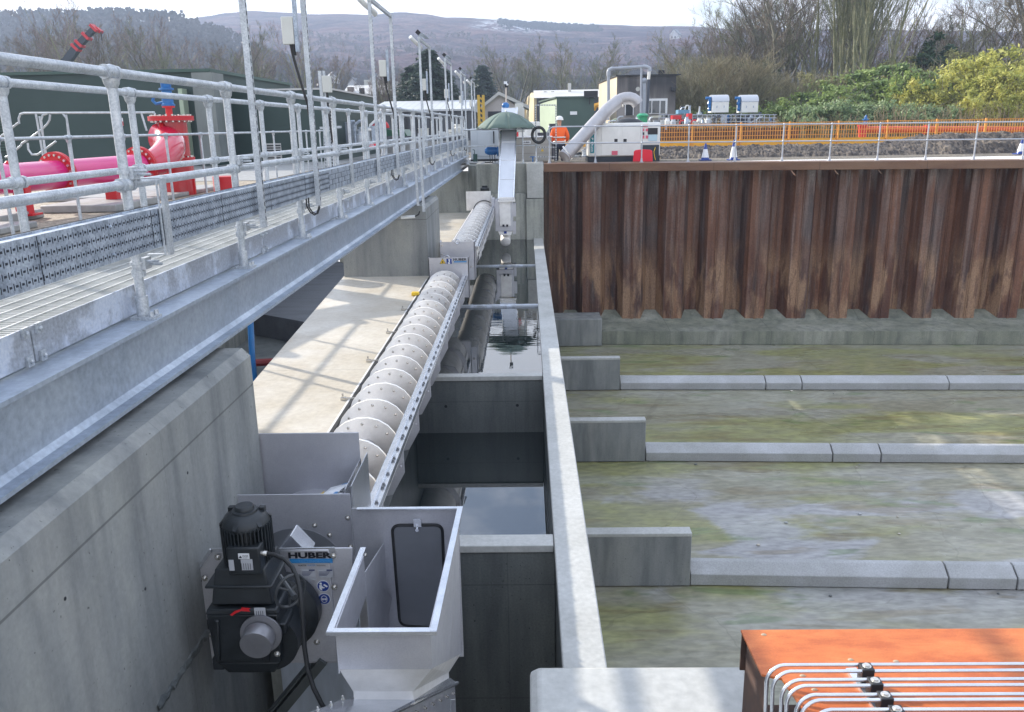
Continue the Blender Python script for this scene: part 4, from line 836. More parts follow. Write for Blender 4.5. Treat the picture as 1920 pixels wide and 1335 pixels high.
# elbow and riser
rb=W(337,365,z=-.05); rb=V((rb.x,rb.y,-.05)); ztop=W(322,222,y=rb.y).z
rx=W(322,300,y=rb.y).x; RB=(rb.x+rx)/2-.08; ry=rb.y; RB=W(330,300,y=ry).x
e0=W(268,311,y=14.4); e5=V((RB-.22,ry-.12,W(322,258,y=ry).z))
pts=[]; q1=V((e0.x+.22,e0.y+.30,e0.z)); q2=V((e0.x+.28,ry-.25,e5.z-.02))
for k in range(15):
    t=k/14; pts.append(e0*(1-t)**3+q1*3*t*(1-t)**2+q2*3*t*t*(1-t)+e5*t**3)
m=MB(); m.tube(pts,[.21+.05*min(1,k/7) for k in range(15)],28); m.build('elbow',red_e,rp)
m=MB(); flange(m,e5+V((.03,.02,0)),(.8,.35,-.12),.35,nb=18); m.build('elbow_flange',[redc,bolt_m],rp)
m=MB(); m.lathe([(.30,0),(.30,.62)],(RB,ry,-.05),(0,0,1),32); m.lathe([(.27,.62),(.27,ztop-.0)],(RB,ry,-.05),(0,0,1),32); m.build('riser',mat('red_riser',(.50,.008,.014),(.40,.01,.015),scale=2,rough=.25,coat=.4),rp)
m=MB(); flange(m,(RB,ry,.60),(0,0,1),.34,nb=18); m.build('riser_flange',[redc,bolt_m],rp)
m=MB(); flange(m,(RB,ry,ztop),(0,0,1),.40,th=.04,nb=20); m.build('riser_flange',[redc,bolt_m],rp)
m=MB(); x,y=RB-.02,ry; m.lathe([(.06,0),(.06,.16),(.11,.16),(.11,.19)],(x,y,ztop+.03),(0,0,1),16); m.build('neck',redc,rp)
m=MB(); m.lathe([(.12,.0),(.12,.03),(.10,.04),(.10,.16),(.12,.17),(.12,.20),(.09,.21),(.09,.27),(.13,.28),(.13,.31),(.085,.32),(.09,.34),(.095,.50),(.06,.53)],(x,y,ztop+.22),(0,0,1),16); m.tube([(x-.1,y,ztop+.28),(x-.22,y,ztop+.26),(x-.28,y,ztop+.32),(x-.24,y,ztop+.4)],.03,8); m.build('air_valve',blue_p,rp)
for px,Y_ in ((36,11.6),(207,13.6)):
    c=W(px,330,y=Y_); m=MB(); m.box(c.x-.09,c.x+.09,Y_-.07,Y_+.07,.02,c.z-.1); m.box(c.x-.17,c.x+.17,Y_-.13,Y_+.13,.01,.035); m.build('support',redc,rp)
m=MB()
for px,Y_ in ((15,11.5),(193,13.4)):
    c=W(px,310,y=Y_); m.lathe([(.02,0),(.02,.05),(.035,.05),(.035,.07),(.015,.09)],(c.x,Y_,c.z-.03),(0,0,1),8)
m.build('tapping',redc,rp)
m=MB(); r2=W(425,355,z=0); m.lathe([(.24,0),(.24,.30)],(r2.x,r2.y,-.05),(0,0,1),24); tag(m.build('pipe_stub',redc),'short red pipe stub rising from the gravel right of the tall red riser','pipe stub')
# pads and gravel
m=MB(); m.quad((-6.15,5,-.052),(-6.15,40,-.052),(-16,40,-.052),(-13,5,-.052)); tag(m.build('gravel_bed',gravel_m,loc=(-9,12,-.05),smooth=0),kind='structure')
def pad(x0,y0,x1,y1,h,lab): 
    tag(cbox(x0,x1,y0,y1,-.05,h).build('concrete_pad',slabpad,bevel=.015),lab,'pad')
a=W(0,432,z=.03); pad(-7.9,9.6,-6.25,10.6,.03,'lowest concrete pad on the gravel at the far left edge')
pad(-7.9,10.9,-6.9,11.9,.07,'concrete pad under the left red pipe support'); pad(-7.3,12.5,-5.6 if False else -6.15,14.0,.06,'concrete pad under the right red pipe support'); pad(-9.5,14.6,-6.3,17.6,.02,'wide wet concrete pad under the red riser')
m=MB(); m.quad((-16,20,-.045),(-6.2,20,-.045),(-6.2,60,-.045),(-20,60,-.045)); tag(m.build('service_road',slabpad,loc=(-9,30,-.04),smooth=0),kind='structure')
# access stair rail behind the pipe
ys=18.2
sr=thing('stair_handrail','galvanised stair and platform handrail behind the red pipe, in front of the dark green cabin','handrail',W(80,330,y=ys))
def tpx(m,pts,r=.022,y=ys,n=8): m.tube([W(a,b,y=y) for a,b in pts],r,n)
m=MB(); tpx(m,[(36,232),(35,222),(38,214),(45,212),(290,211)]); tpx(m,[(118,213),(125,222),(132,290)]); tpx(m,[(85,290),(77,225),(80,216),(88,213)]); m.build('top_rail',galv,sr)
m=MB(); tpx(m,[(0,258),(12,246),(86,228),(93,220),(93,212)]) if False else tpx(m,[(-5,262),(14,246),(35,230)]); tpx(m,[(40,270),(52,262),(78,243),(88,233),(93,225),(94,215)]); tpx(m,[(10,295),(20,290),(40,272)]); tpx(m,[(52,268),(53,280),(60,290),(70,290),(78,285),(105,265)]); m.build('sloping_rail',galv,sr)
for pts in ([(67,212),(82,300)],[(74,218),(88,298)],[(124,215),(137,300)],[(265,212),(275,245)],[(290,212),(293,232)],[(14,246),(24,300)]):
    m=MB(); tpx(m,pts); m.build('post',galv,sr)
# dark green cabin A
ga_=thing('green_cabin','long dark green cabin at the left edge behind the red pipe','cabin',(-17,30,0))
yA=29.0
p=W(390,300,y=yA); zr=W(0,142,y=yA).z; xr_=W(392,150,y=yA).x
m=MB(); m.box(-26,xr_,yA,yA+10,-.05,zr); m.build('wall',green_clad,ga_,smooth=0)
m=MB(); m.box(-26.1,xr_+.1,yA-.08,yA+10,zr,zr+.10); m.build('roof',green_mid,ga_,smooth=0)
m=MB(); zs=[zr-.9-.09*k for k in range(18)]; 
for z in zs: m.box(W(0,200,y=yA).x-1.5,W(9,200,y=yA).x,yA-.05,yA-.004,z,z+.04)
m.build('louvre',green_mid,ga_,smooth=0)
m=MB(); rectpx(m,222,221,232,236,yA-.02,.01); s=m.build('sign',white_s,ga_,smooth=0); m=MB(); rectpx(m,222.3,228,231.7,235.6,yA-.03,.005); m.build('red_panel',redc,s,smooth=0)
# glass/pale green unit beside the riser
m=MB(); rectpx(m,333,166,356,296,yA-.5,.4); tag(m.build('green_door_panel',green_pale,smooth=0),'pale green upright panel standing right behind the red riser','panel')
m=MB(); rectpx(m,358,136,415,300,27.6,1.0); tag(m.build('grey_tank_panel',mat('mottled_grey',(.20,.22,.21),(.13,.145,.14),scale=1.2,rough=.35,stretch=(1,1,.4)),smooth=0),'mottled grey upright panel between the two dark green cabins','panel')
# green cabin B
yB=31.0
gb=thing('green_cabin','second dark green cabin with a white roof edge and louvre, behind the handrails','cabin',(-9,31,0))
zr=W(500,170,y=yB).z; x0=W(392,200,y=yB).x; x1=W(618,200,y=yB).x; xg=W(652,200,y=yB+7).x
m=MB(); m.box(x0,x1,yB,yB+9,-.05,zr); m.build('wall',green_clad,gb,smooth=0)
m=MB(); m.box(x0-.05,x1+.05,yB-.05,yB+9,zr,zr+.06); m.build('roof',roof_w2,gb,smooth=0)
m=MB(); rectpx(m,497,269,529,300,yB-.03,.03); l=m.build('louvre',roof_w2,gb,smooth=0); m=MB()
for k in range(6): rectpx(m,500,272+k*4.6,526,273.8+k*4.6,yB-.04,.01)
m.build('slats',dark_op,l,smooth=0)
m=MB(); a,b,c_,d_=[W(x,y,y=yB+5) for x,y in ((612,168),(626,168),(658,186),(658,240))]; m.prism([a,b,c_,d_,W(612,240,y=yB+5)],(0,3,0)); m.build('gable',green_mid,gb,smooth=0)
# box on strut behind walkway
jb=thing('junction_box','pale grey junction box on a steel strut left of the second tall upright','junction box',W(612,300,y=12.5))
m=MB(); a=W(599,133,y=12.5); b=W(607,310,y=12.5); m.bar(a,(a.x+.03,a.y,b.z),.05,.04); m.bar(a+V((.06,0,0)),(a.x+.07,a.y,a.z-.6),.04,.03); m.build('strut',galv,jb,smooth=0)
m=MB(); rectpx(m,603,142,620,173,12.4,.12); m.build('box',offwhite,jb,bevel=.008); m=MB(); a=W(613,173,y=12.45); m.tube([a,a-V((0,0,.25)),a-V((-.03,0,.7))],.015,6); m.build('cable',rubber,jb)
# perforated ladder frames behind
lf=thing('perforated_frame','pair of perforated steel frames standing between the two walkway handrails and the far cabin','frame',W(615,330,y=15))
for x0,x1 in ((606,616),(620,628)):
    m=MB(); m.bar(W(x0,180,y=15),W(x1-4,320,y=15),.07,.04); m.mi=1
    for k in range(22): p=W(x0,184,y=15).lerp(W(x1-4,318,y=15),k/21); m.box(p.x-.012,p.x+.012,p.y-.035,p.y-.031,p.z-.02,p.z+.02)
    m.build('upright',[galv,slot_m],lf,smooth=0)
m=MB(); m.bar(W(604,185,y=15),W(626,230,y=15),.05,.04); m.bar(W(600,240,y=15),W(640,238,y=15),.04,.04); m.build('brace',galv,lf,smooth=0)
# ------------------------------------------------------------------ mid distance buildings at left centre
yL=72
lb=thing('low_shed','long low shed with a pale ribbed roof and dark wall behind the lamp frames','shed',(-15,yL,0))
a=W(688,193,y=yL); b=W(885,193,y=yL); e=W(700,207,y=yL)
m=MB(); m.prism([(a.x,yL,e.z),(a.x,yL+9,a.z+.35),(a.x,yL+9,e.z-.2),(a.x,yL,e.z-.15)],(b.x-a.x,0,0)); m.build('roof',roof_w,lb,smooth=0)
m=MB(); m.box(a.x+.1,b.x-.1,yL+.2,yL+8,-.05,e.z-.16); m.build('wall',grey_clad,lb,smooth=0)
m=MB(); 
for x0,x1 in ((752,765),(778,792),(806,816)): rectpx(m,x0,214,x1,246,yL+.1,.05)
m.build('doors',dark_op,lb,smooth=0)
m=MB(); m.box(W(640,195,y=66).x,W(700,195,y=66).x,66,69,W(650,206,y=66).z,W(650,197,y=66).z); m.box(W(640,195,y=66).x+.2,W(700,195,y=66).x-.1,66.1,68.9,-.05,W(650,206,y=66).z); tag(m.build('small_shed',roof_w2,smooth=0),'small pale shed left of the long low shed','shed')
yH=120
bh=thing('dark_house','dark blue house with a white roof and white framed window beyond the green cabin','house',W(690,230,y=yH))
m=MB(); rectpx(m,657,176,745,232,yH,8); m.build('wall',dark_wall,bh,smooth=0)
m=MB(); a=W(640,178,y=yH); b=W(735,178,y=yH); r=W(650,166,y=yH+5); m.prism([(a.x,yH-.3,a.z),(a.x,yH+5,r.z+.4),(a.x,yH+10,a.z)],(b.x-a.x,0,0)); m.build('roof',roof_w2,bh,smooth=0)
m=MB(); rectpx(m,663,179,678,187,yH-.1,.1); w_=m.build('window',white_s,bh,smooth=0); m=MB()
for k in range(4): rectpx(m,664.5+k*3.3,180.5,666.8+k*3.3,185.5,yH-.15,.05)
m.build('pane',glass_m,w_,smooth=0)
m=MB(); a=W(654,171,y=yH); m.box(a.x-.4,a.x+.4,yH+1,yH+2,a.z-.5,a.z+.6); m.build('chimney',brick_far,bh)
m=MB(); a=W(681,200,y=100); m.box(a.x-.35,a.x+.2,100,100.5,-.05,W(681,165,y=100).z); tag(m.build('flue',rubber),'thin black flue standing in front of the dark house','flue')
m=MB(); rectpx(m,677,180,684,200,70,.6); tag(m.build('vent_box',offwhite),'small pale vent box beside the black flue','vent')
m=MB(); a=W(688,150,y=170); b=W(730,160,y=170); m.box(a.x,b.x,170,180,0,b.z); m.mi=1; m.box(a.x-.5,b.x+.5,169.5,181,b.z,a.z); tag(m.build('pale_roof_building',[brick_far,roof_w2],smooth=0),'flat pale roofed building seen between the third and fourth uprights','building')
# white gabled house
yG=95
gh=thing('gabled_house','pink white gabled house with dark garage door behind the green umbrella','house',W(940,240,y=yG))
m=MB(); m.prism([W(x,y,y=yG) for x,y in ((908,245),(908,205),(908.5,196),(935,174),(972,202),(979,212),(979,245))],(0,12,0)); m.build('wall',mat('pink_render',(.50,.45,.43),(.42,.38,.36),scale=.4,rough=.8),gh,smooth=0)
m=MB()
for (x0,y0),(x1,y1) in (((902,198),(935,171.5)),((935,171.5),(992,198))): 
    a=W(x0,y0,y=yG-.4); b=W(x1,y1,y=yG-.4); m.prism([a,b,b-V((0,0,.35)),a-V((0,0,.35))],(0,13,0))
m.build('roof',roof_w2,gh,smooth=0)
m=MB(); rectpx(m,915,209,956,228,yG-.1,.1); m.build('garage_door',dark_op,gh,smooth=0)
# yellow scaffold tower
m=MB()
for x in (897,906): 
    a=W(x,178,y=60); m.bar(a,(a.x,60,0),.18,.18)
for k in range(7): y_=182+k*9; m.bar(W(897,y_,y=60),W(906,y_+5,y=60),.12,.12)
tag(m.build('yellow_tower',mat('tower_yellow',(.50,.33,.05),rough=.6),smooth=0),'narrow yellow lattice tower left of the gabled house','tower')
# long shed with yellow gable
yS=110
ls=thing('industrial_shed','long grey industrial shed with pale roof and yellow gable end','shed',W(1050,230,y=yS))
m=MB(); m.prism([W(x,y,y=yS) for x,y in ((990,196),(1005,183),(1005,196))],(0,.5,0)); 
m=MB(); m.prism([W(989,196,y=yS+14),W(994,182,y=yS+14),W(1002,173.5,y=yS+7),W(1007,183,y=yS),W(1007,196,y=yS),W(1007,245,y=yS),W(989,245,y=yS+14)],(-.4,0,0)); m.build('gable',mat('yellow_gable',(.60,.50,.30),(.5,.4,.25),scale=.4,rough=.7),ls,smooth=0)
m=MB(); a=W(1006,184,y=yS); r=W(1006,172.5,y=yS+7); b=W(1150,184,y=yS); m.prism([(a.x-.3,yS-.4,a.z),(a.x-.3,yS+7,r.z+.2),(a.x-.3,yS+14,a.z),(a.x-.3,yS+7,r.z-.3)],(b.x-a.x,0,0)); m.build('roof',roof_w2,ls,smooth=0)
m=MB(); m.box(a.x,b.x-.5,yS,yS+13.5,-.05,a.z-.02); m.build('wall',grey_clad,ls,smooth=0)
m=MB()
for x in (1022,1036,1068): c=W(x,171,y=yS+5); m.box(c.x-.2,c.x+.2,yS+5,yS+5.4,c.z-2.5,c.z+(1 if x==1068 else 0))
m.build('roof_vent',roof_w2,ls)
# green kiosk
yK=70
gk=thing('green_kiosk','dark green kiosk with a sunlit pale green end wall and a small white sign','kiosk',W(1070,230,y=yK))
m=MB(); a=W(1044,184,y=yK); b=W(1114,184,y=yK); m.box(a.x,b.x,yK,yK+4.2,-.05,a.z); m.build('wall',green_mid,gk,smooth=0)
m=MB(); m.prism([(a.x-.006,yK,-.05),(a.x-.006,yK,a.z),(a.x-1.3,yK+4.2,a.z-.35),(a.x-1.3,yK+4.2,-.05)],(.05,.3,0)); ew=m.build('end_wall',green_pale,gk,smooth=0)
m=MB(); m.prism([(a.x-.1,yK-.1,a.z),(b.x+.1,yK-.1,a.z),(b.x+.1,yK+4.3,a.z),(a.x-1.4,yK+4.3,a.z-.2)],(0,0,.12)); m.build('roof',green_mid,gk,smooth=0)
m=MB(); rectpx(m,1069,209,1082,215,yK-.06,.05); m.build('sign',white_s,gk,smooth=0)
m=MB(); c=W(1106,178,y=yK); m.box(c.x-.5,c.x+.6,yK-.5,yK-.3,c.z-.2,c.z+.3); m.bar(W(1106,180,y=yK-.3),W(1105,196,y=yK-.3),.08,.08); tag(m.build('floodlight',ink),'small dark floodlight at the corner of the green kiosk','floodlight')
# excavator arm peeking out
ex=MB(); ex.tube([W(x,y,y=88) for x,y in ((1112,206),(1116,198),(1124,196),(1130,199))],.28,6); tag(ex.build('excavator_arm',yellow_b),'orange excavator arm peeping out between the green kiosk and the stained building','excavator')
# stained concrete building
yC=70
cb=thing('stained_building','flat roofed rendered building with black run-off stains and white framed windows','building',W(1200,230,y=yC))
A=W(1157,143,y=yC); Bq=W(1268,143,y=yC); Cq=W(1123,150,y=yC+9)
m=MB(); m.box(A.x,Bq.x,yC,yC+9,-.05,A.z); 
m=MB(); m.add([(A.x,yC,-.05),(Bq.x,yC,-.05),(Bq.x,yC,A.z),(A.x,yC,A.z)],[(0,1,2,3)]); m.add([(Bq.x,yC,-.05),(Bq.x-1,yC+9,-.05),(Bq.x-1,yC+9,A.z),(Bq.x,yC,A.z)],[(0,1,2,3)])
# stained front: material with streaks from the roof edge
sm,nt,N,L,B=nodes('runoff_render'); zt_=A.z
n1=pnoise(N,L,1.0,(1,1,.12),7,.35,.65); n2=pnoise(N,L,.8,(1,1,1),6,.35,.65,(3,3,3)); n3=pnoise(N,L,2.2,(1,1,.07),6,.45,.6,(7,0,0))
g_=mul(N,L,posval(N,L,2,zt_-2.6,zt_-.6),1.0); s_=mul(N,L,g_,mul(N,L,n1,.45,'ADD')); c=cmix(N,L,n2,(.30,.275,.26),(.22,.20,.19)); c=cmix(N,L,mul(N,L,s_,.95),c,(.028,.028,.032)); c=cmix(N,L,mul(N,L,mul(N,L,posval(N,L,2,zt_-4,zt_-1),n3),.7),c,(.06,.058,.06)); L.new(c,B.inputs['Base Color']); B.inputs['Roughness'].default_value=.85
m.build('wall',sm,cb,smooth=0)
m=MB(); m.add([(A.x,yC,-.05),(A.x,yC,A.z),(Cq.x,yC+9,A.z-.15),(Cq.x,yC+9,-.05)],[(0,1,2,3)]); m.add([(A.x+.01,yC+.01,A.z-.05),(Bq.x,yC+.01,A.z-.05),(Bq.x-1,yC+9,A.z-.05),(Cq.x,yC+9,A.z-.2)],[(0,1,2,3)]); m.build('end_wall',cream,cb,smooth=0)
m=MB(); m.prism([(A.x-.1,yC-.15,A.z),(Bq.x+.35,yC-.15,A.z),(Bq.x-.8,yC+9,A.z),(Cq.x-.1,yC+9.1,A.z-.12)],(0,0,.09)); m.build('roof',dark_op,cb,smooth=0)
def win(x0,y0,x1,y1,y,par,nm='window'):
    m=MB(); rectpx(m,x0,y0,x1,y1,y-.08,.08); w=m.build(nm,white_s,par,smooth=0); return w
w=win(1217,185,1234,213,yC,cb); m=MB(); rectpx(m,1223.5,189,1236,212,yC-.1,.02); 
w2=win(1217,185,1251,213,yC,cb); w.hide_render=False
bpy.data.objects.remove(w)
m=MB(); rectpx(m,1217.5,189,1221,212,yC-.1,.015); rectpx(m,1223.5,189,1236,212,yC-.1,.015); rectpx(m,1239,189,1247,212,yC-.1,.015); m.build('pane',glass_m,w2,smooth=0)
w=win(1172,194,1188,216,yC,cb,'door'); m=MB(); rectpx(m,1173.5,195,1186.5,216,yC-.1,.015); m.build('pane',dark_op,w,smooth=0)
m=MB(); rectpx(m,1259,163,1268,171,yC-.5,.4); m.build('wall_lamp',ink,cb,bevel=.05)
m=MB(); c=W(1196,167,y=yC); disc(m,c.x,c.z,yC-.03,.17,.03); m.build('patch',offwhite,cb,smooth=0)
m=MB(); c=W(1240,140,y=yC+2); m.box(c.x-.25,c.x+.25,yC+2,yC+2.4,c.z-.25,c.z+.35); m.box(c.x-.4,c.x+.1,yC+2,yC+2.3,c.z-.25,c.z); m.build('roof_camera',ink,cb)
m=MB(); m.tube([W(1149,150,y=yC-2.9+6),W(1149,205,y=yC-2.9+6)],.09,8); m.build('down_pipe',pvc_dark,cb)
m=MB(); m.bar(W(1208,150,y=yC-.3),W(1207,212,y=yC-.3),.35,.25); c=W(1208,151,y=yC-.4); m.ball(c,.22,8); m.build('conduit',pvc_grey,cb)
# overhead pipe gantry
yP=58
pg=thing('overhead_pipe','grey overhead pipe gantry with rounded elbows in front of the stained building','pipe',W(1180,240,y=yP))
m=MB(); rr_=.095*1.1
m.tube([W(x,y,y=yP) for x,y in ((1140,225),(1141,180),(1141,146),(1141,136),(1142.5,131),(1147,128.5),(1160,128),(1190,126),(1208,125))],rr_*1.0,14); m.build('pipe',pvc_grey,pg)
m=MB(); m.tube([W(x,y,y=yP) for x,y in ((1206,125),(1213,125.5),(1217.5,128),(1218,134))],rr_*1.25,12); m.build('elbow',pvc_grey,pg); m=MB(); m.tube([W(x,y,y=yP) for x,y in ((1141,142),(1141,135),(1142.5,131),(1149,128))],rr_*1.25,12); m.build('elbow',pvc_grey,pg)
m=MB(); m.tube([W(1217.5,133,y=yP),W(1216,149,y=yP)],rr_,12); m.build('white_section',white_p,pg)
m=MB(); m.tube([W(1216,149,y=yP),W(1213,212,y=yP)],rr_*1.05,12); m.build('lower_section',pvc_dark,pg)
m=MB(); m.tube([W(1202.5,127,y=yP-.4),W(1201.5,220,y=yP-.4)],.07,10); m.build('support_post',pvc_grey,pg)
# big inclined steel pipe
ip=thing('inclined_pipe','large inclined stainless pipe with a downturned open elbow, rising in front of the generator','pipe',W(1060,298,y=28))
m=MB(); Rr=.19; yy=27.4
body=[(1058,294),(1080,270),(1110,237),(1140,205),(1160,189)]
m.tube([W(a,b,y=yy-1.2+i*.3) for i,(a,b) in enumerate(body)],Rr*1.06,24); m.build('pipe',stain_b if False else mat('dull_pipe_steel',(.46,.45,.46),(.38,.37,.38),scale=3,rough=.4,metal=.45),ip)
m=MB(); m.tube([W(a,b,y=yy) for a,b in ((1159,190),(1165,186.5),(1172,184.5),(1180,184),(1187,186),(1192,189.5),(1196,195))],Rr,24,cap=False); m.tube([W(a,b,y=yy) for a,b in ((1165,186.5),(1172,184.5),(1180,184),(1187,186),(1192,189.5),(1195,194))],Rr*.95,24,cap=False); m.build('elbow',MATS['dull_pipe_steel'],ip)
m=MB(); d=(W(1165,186,y=yy)-W(1150,197,y=yy)).normalized(); m.lathe([(Rr*1.15,-.02),(Rr*1.15,.02)],W(1161,189.5,y=yy-.0),d,24); m.lathe([(Rr*1.3,-.025),(Rr*1.3,.025)],W(1064,287,y=yy-1.1),d,24); m.build('flange',bolt_m,ip)
# ------------------------------------------------------------------ generator
yg=27.0
gn=thing('generator','cream white containerised generator with teal name strip on a dark base','generator',W(1170,300,y=yg))
a=W(1103,241,y=yg); b=W(1239,229,y=yg); base=W(1170,293,y=yg).z; bot=-.12
m=MB(); m.box(a.x,b.x,yg,yg+1.2,base,b.z); bd=m.build('body',white_p,gn,bevel=.04)
m=MB(); m.box(a.x,b.x,yg+.03,yg+1.17,bot,base-.005); m.build('base',mat('generator_base',(.02,.03,.045),rough=.5),gn,smooth=0)
for x0,y0,x1,y1 in ((1128,234,1160,291),(1167,234,1199,291)):
    m=MB(); rectpx(m,x0,y0,x1,y1,yg-.012,.012); d=m.build('door',white_p,gn,bevel=.004)
    m=MB(); hx=x1-8 if x0<1140 else x0+2; rectpx(m,hx,260.5,hx+6,266,yg-.02,.01); m.build('handle',ink,d,bevel=.004)
m=MB(); rectpx(m,1202,234,1236,270,yg-.012,.012); cd=m.build('control_panel',white_p,gn,bevel=.004)
m=MB(); rectpx(m,1215,240,1233,252,yg-.03,.015); m.build('screen',ink,cd,bevel=.006)
m=MB(); rectpx(m,1216,252.5,1232,264,yg-.03,.015); m.build('blue_label',mat('pale_blue_label',(.45,.62,.70),rough=.5),cd,smooth=0)
m=MB()
for q in ((1204,234,1215,238),(1204,241,1208,246),(1211,241,1215,246),(1204,254,1208,259.5),(1211,254,1215,259.5)): rectpx(m,*q,yg-.03,.015)
m.build('warning_labels',mat('pink_label',(.65,.12,.18),rough=.5),cd,smooth=0)
m=MB(); rectpx(m,1204.5,248,1208,253,yg-.03,.015); m.build('switch',ink,cd,smooth=0)
m=MB(); rectpx(m,1202,272,1235,303,yg-.012,.012); m.build('socket_bay',MATS['generator_base'],gn,smooth=0)
m=MB(); rectpx(m,1147,283,1158,290.5,yg-.03,.012); m.build('red_label',MATS['pink_label'],gn,smooth=0)
m=MB(); rectpx(m,1107,248,1114,287,yg-.02,.015); st_=m.build('name_strip',teal,gn,bevel=.004)
c1=W(1108.6,251,y=yg-.03); text('n P Hunt','lettering',white_s,st_,(c1.x+.002,yg-.03,c1.z),.062,.55,rot=(pi/2,pi/2,0),bold=.02)
m=MB(); m.tube([W(a_,b_,y=yg-.05) for a_,b_ in ((1229,276),(1226,284),(1227,292),(1229,300))],.012,6); m.build('earth_lead',yellow,gn)
m=MB(); pts=[W(a_,b_,y=26.1) for a_,b_ in ((1187,303),(1189,284),(1192,281.5),(1205,280),(1220,281),(1223,283),(1224,303))]; m.prism(pts,(0,.08,0)); rbx=m.build('barrier',red_pl,bevel=.015); tag(rbx,'bright red plastic barrier panel leaning against the white generator','barrier')
m=MB(); m.ball(W(1180,226,y=32)-V((0,0,.5)),.8,14,(1,.6,.75)); tag(m.build('black_dome',dark_op),'black domed cover just above the generator roof','cover')
# cones
for px,yy_,hh,lb in ((1322,26.9,.52,'small blue and white traffic cone, left of the pair by the capping beam'),(1375,26.7,.62,'taller blue and white traffic cone, right of the pair'),(1912,27.5,.5,'blue and white traffic cone at the right edge of the view')):
    c=W(px,300,y=yy_); c=V((c.x,yy_,-.055)); t=thing('traffic_cone',lb,'traffic cone',c,'blue and white traffic cones')
    m=MB(); m.lathe([(.135,.025),(.115,.09)],c,(0,0,1),14); m.box(c.x-.17,c.x+.17,c.y-.17,c.y+.17,c.z,c.z+.03); m.build('base',blue_s,t); m=MB(); m.lathe([(.060,hh*.66),(.025,hh)],c,(0,0,1),14); m.build('tip',blue_s,t)
    m=MB(); m.lathe([(.116,.09),(.060,hh*.66)],c,(0,0,1),14); m.build('white_sleeve',white_s,t)
# ------------------------------------------------------------------ handrails on the far wall
def rail_x(name,label,xs,yf,zt,zm,zb,x0,x1,r=.021,loop=None,mt=None):
    mt=mt or white_r; h=thing(name,label,'handrail',(xs[0],yf(xs[0]),zb(xs[0])))
    for x in xs:
        m=MB(); y=yf(x); b=zb(x); m.tube([(x,y,b),(x,y,zt(x))],r,10); m.ball((x,y,zt(x)),r*1.6,8); m.ball((x,y,zm(x)),r*1.6,8); m.box(x-.06,x+.06,y-.05,y+.05,b,b+.012); m.lathe([(r*2,.0),(r*1.3,.12)],(x,y,b),(0,0,1),10); m.build('post',mt,h)
    m=MB(); 
    if loop: 
        zc_=(zt(x0)+zm(x0))/2; hh=(zt(x0)-zm(x0))/2; L_=[(x0+.25-.25*sin(pi*k/10)*1.0,yf(x0),zc_+hh*cos(pi*k/10)) for k in range(11)]
        m.tube([(x1,yf(x1),zt(x1))]+L_+[(x1,yf(x1),zm(x1))],r,10)
    else: m.tube([(x0,yf(x0),zt(x0)),(x1,yf(x1),zt(x1))],r,10); m.tube([(x0,yf(x0),zm(x0)),(x1,yf(x1),zm(x1))],r,10)
    m.build('rails',mt,h); return h
white_r=mat('pale_rail',(.50,.52,.56),(.42,.44,.48),scale=6,rough=.45,metal=.35)
f0=lambda x: 25.85-.045*(x-.5); d=lambda x:-.0065*(x-.5)
rail_x('handrail','pale grey handrail standing on the rusty capping beam in front of the orange mesh fence',[.70,2.08]+[3.46+1.38*k for k in range(0,11)],f0,lambda x:1.045+d(x),lambda x:.56+d(x),lambda x:-.012+d(x),.62,17.5,loop=True)
rail_x('handrail','short galvanised handrail over the far channel wall, carrying the black tyre',[-1.75,-.80,-.10,.30],lambda x:25.62,lambda x:1.0,lambda x:.52,lambda x:.0,-1.95,.42,mt=galv)
m=MB(); c=W(1010,253,y=25.5); m.tube([(c.x+.19*cos(2*pi*k/24),25.5,c.z+.22*sin(2*pi*k/24)) for k in range(24)],.045,10,closed=True); tag(m.build('tyre',rubber),'black rubber tyre ring hanging on the handrail beside the person','tyre')
# ------------------------------------------------------------------ orange edge protection fence
of=thing('mesh_fence','long orange edge protection mesh fence with a solid yellow toe board','fence',W(1240,275,y=43))
yo=lambda x: 43-.0*(x)
xa_=W(1236,250,y=43).x; xb_=W(1990,250,y=43).x; zt_=W(1500,236,y=43).z; zb_=-.02
zt_=1.02
m=MB(); x=xa_
while x<xb_: m.box(x,x+.020,43,43.02,.2,zt_); x+=.125
for z in (zt_-.03,.85,.62,.40): m.box(xa_,xb_,43.02,43.035,z,z+.03)
m.build('mesh',orange_b,of,smooth=0)
m=MB(); m.box(xa_,xb_,43.0,43.05,-.06,.24); m.build('toe_board',yellow_b,of,smooth=0)
x=xa_+1.6; 
while x<xb_: m=MB(); m.box(x,x+.07,42.9,43,-.06,zt_+.04); m.build('post',orange_b,of,smooth=0); x+=2.4
ylw=MB()
m=MB(); a=W(960,289,y=44).x; m.box(W(1050,270,y=46).x,xa_,46,46.1,-.05,.2); tag(m.build('yellow_board',yellow_b),'yellow toe board seen below the inclined pipe','board')
# second orange trench sheets behind fence
m=MB(); m.box(xa_,14.5,46,46.4,-.05,.75); tag(m.build('trench_sheet',mat('brown_sheet',(.15,.06,.03),(.07,.03,.02),scale=2,rough=.7,lines=[(0,.5,0,.2,.6)]),smooth=0),'brown trench sheeting behind the orange mesh fence','sheeting')
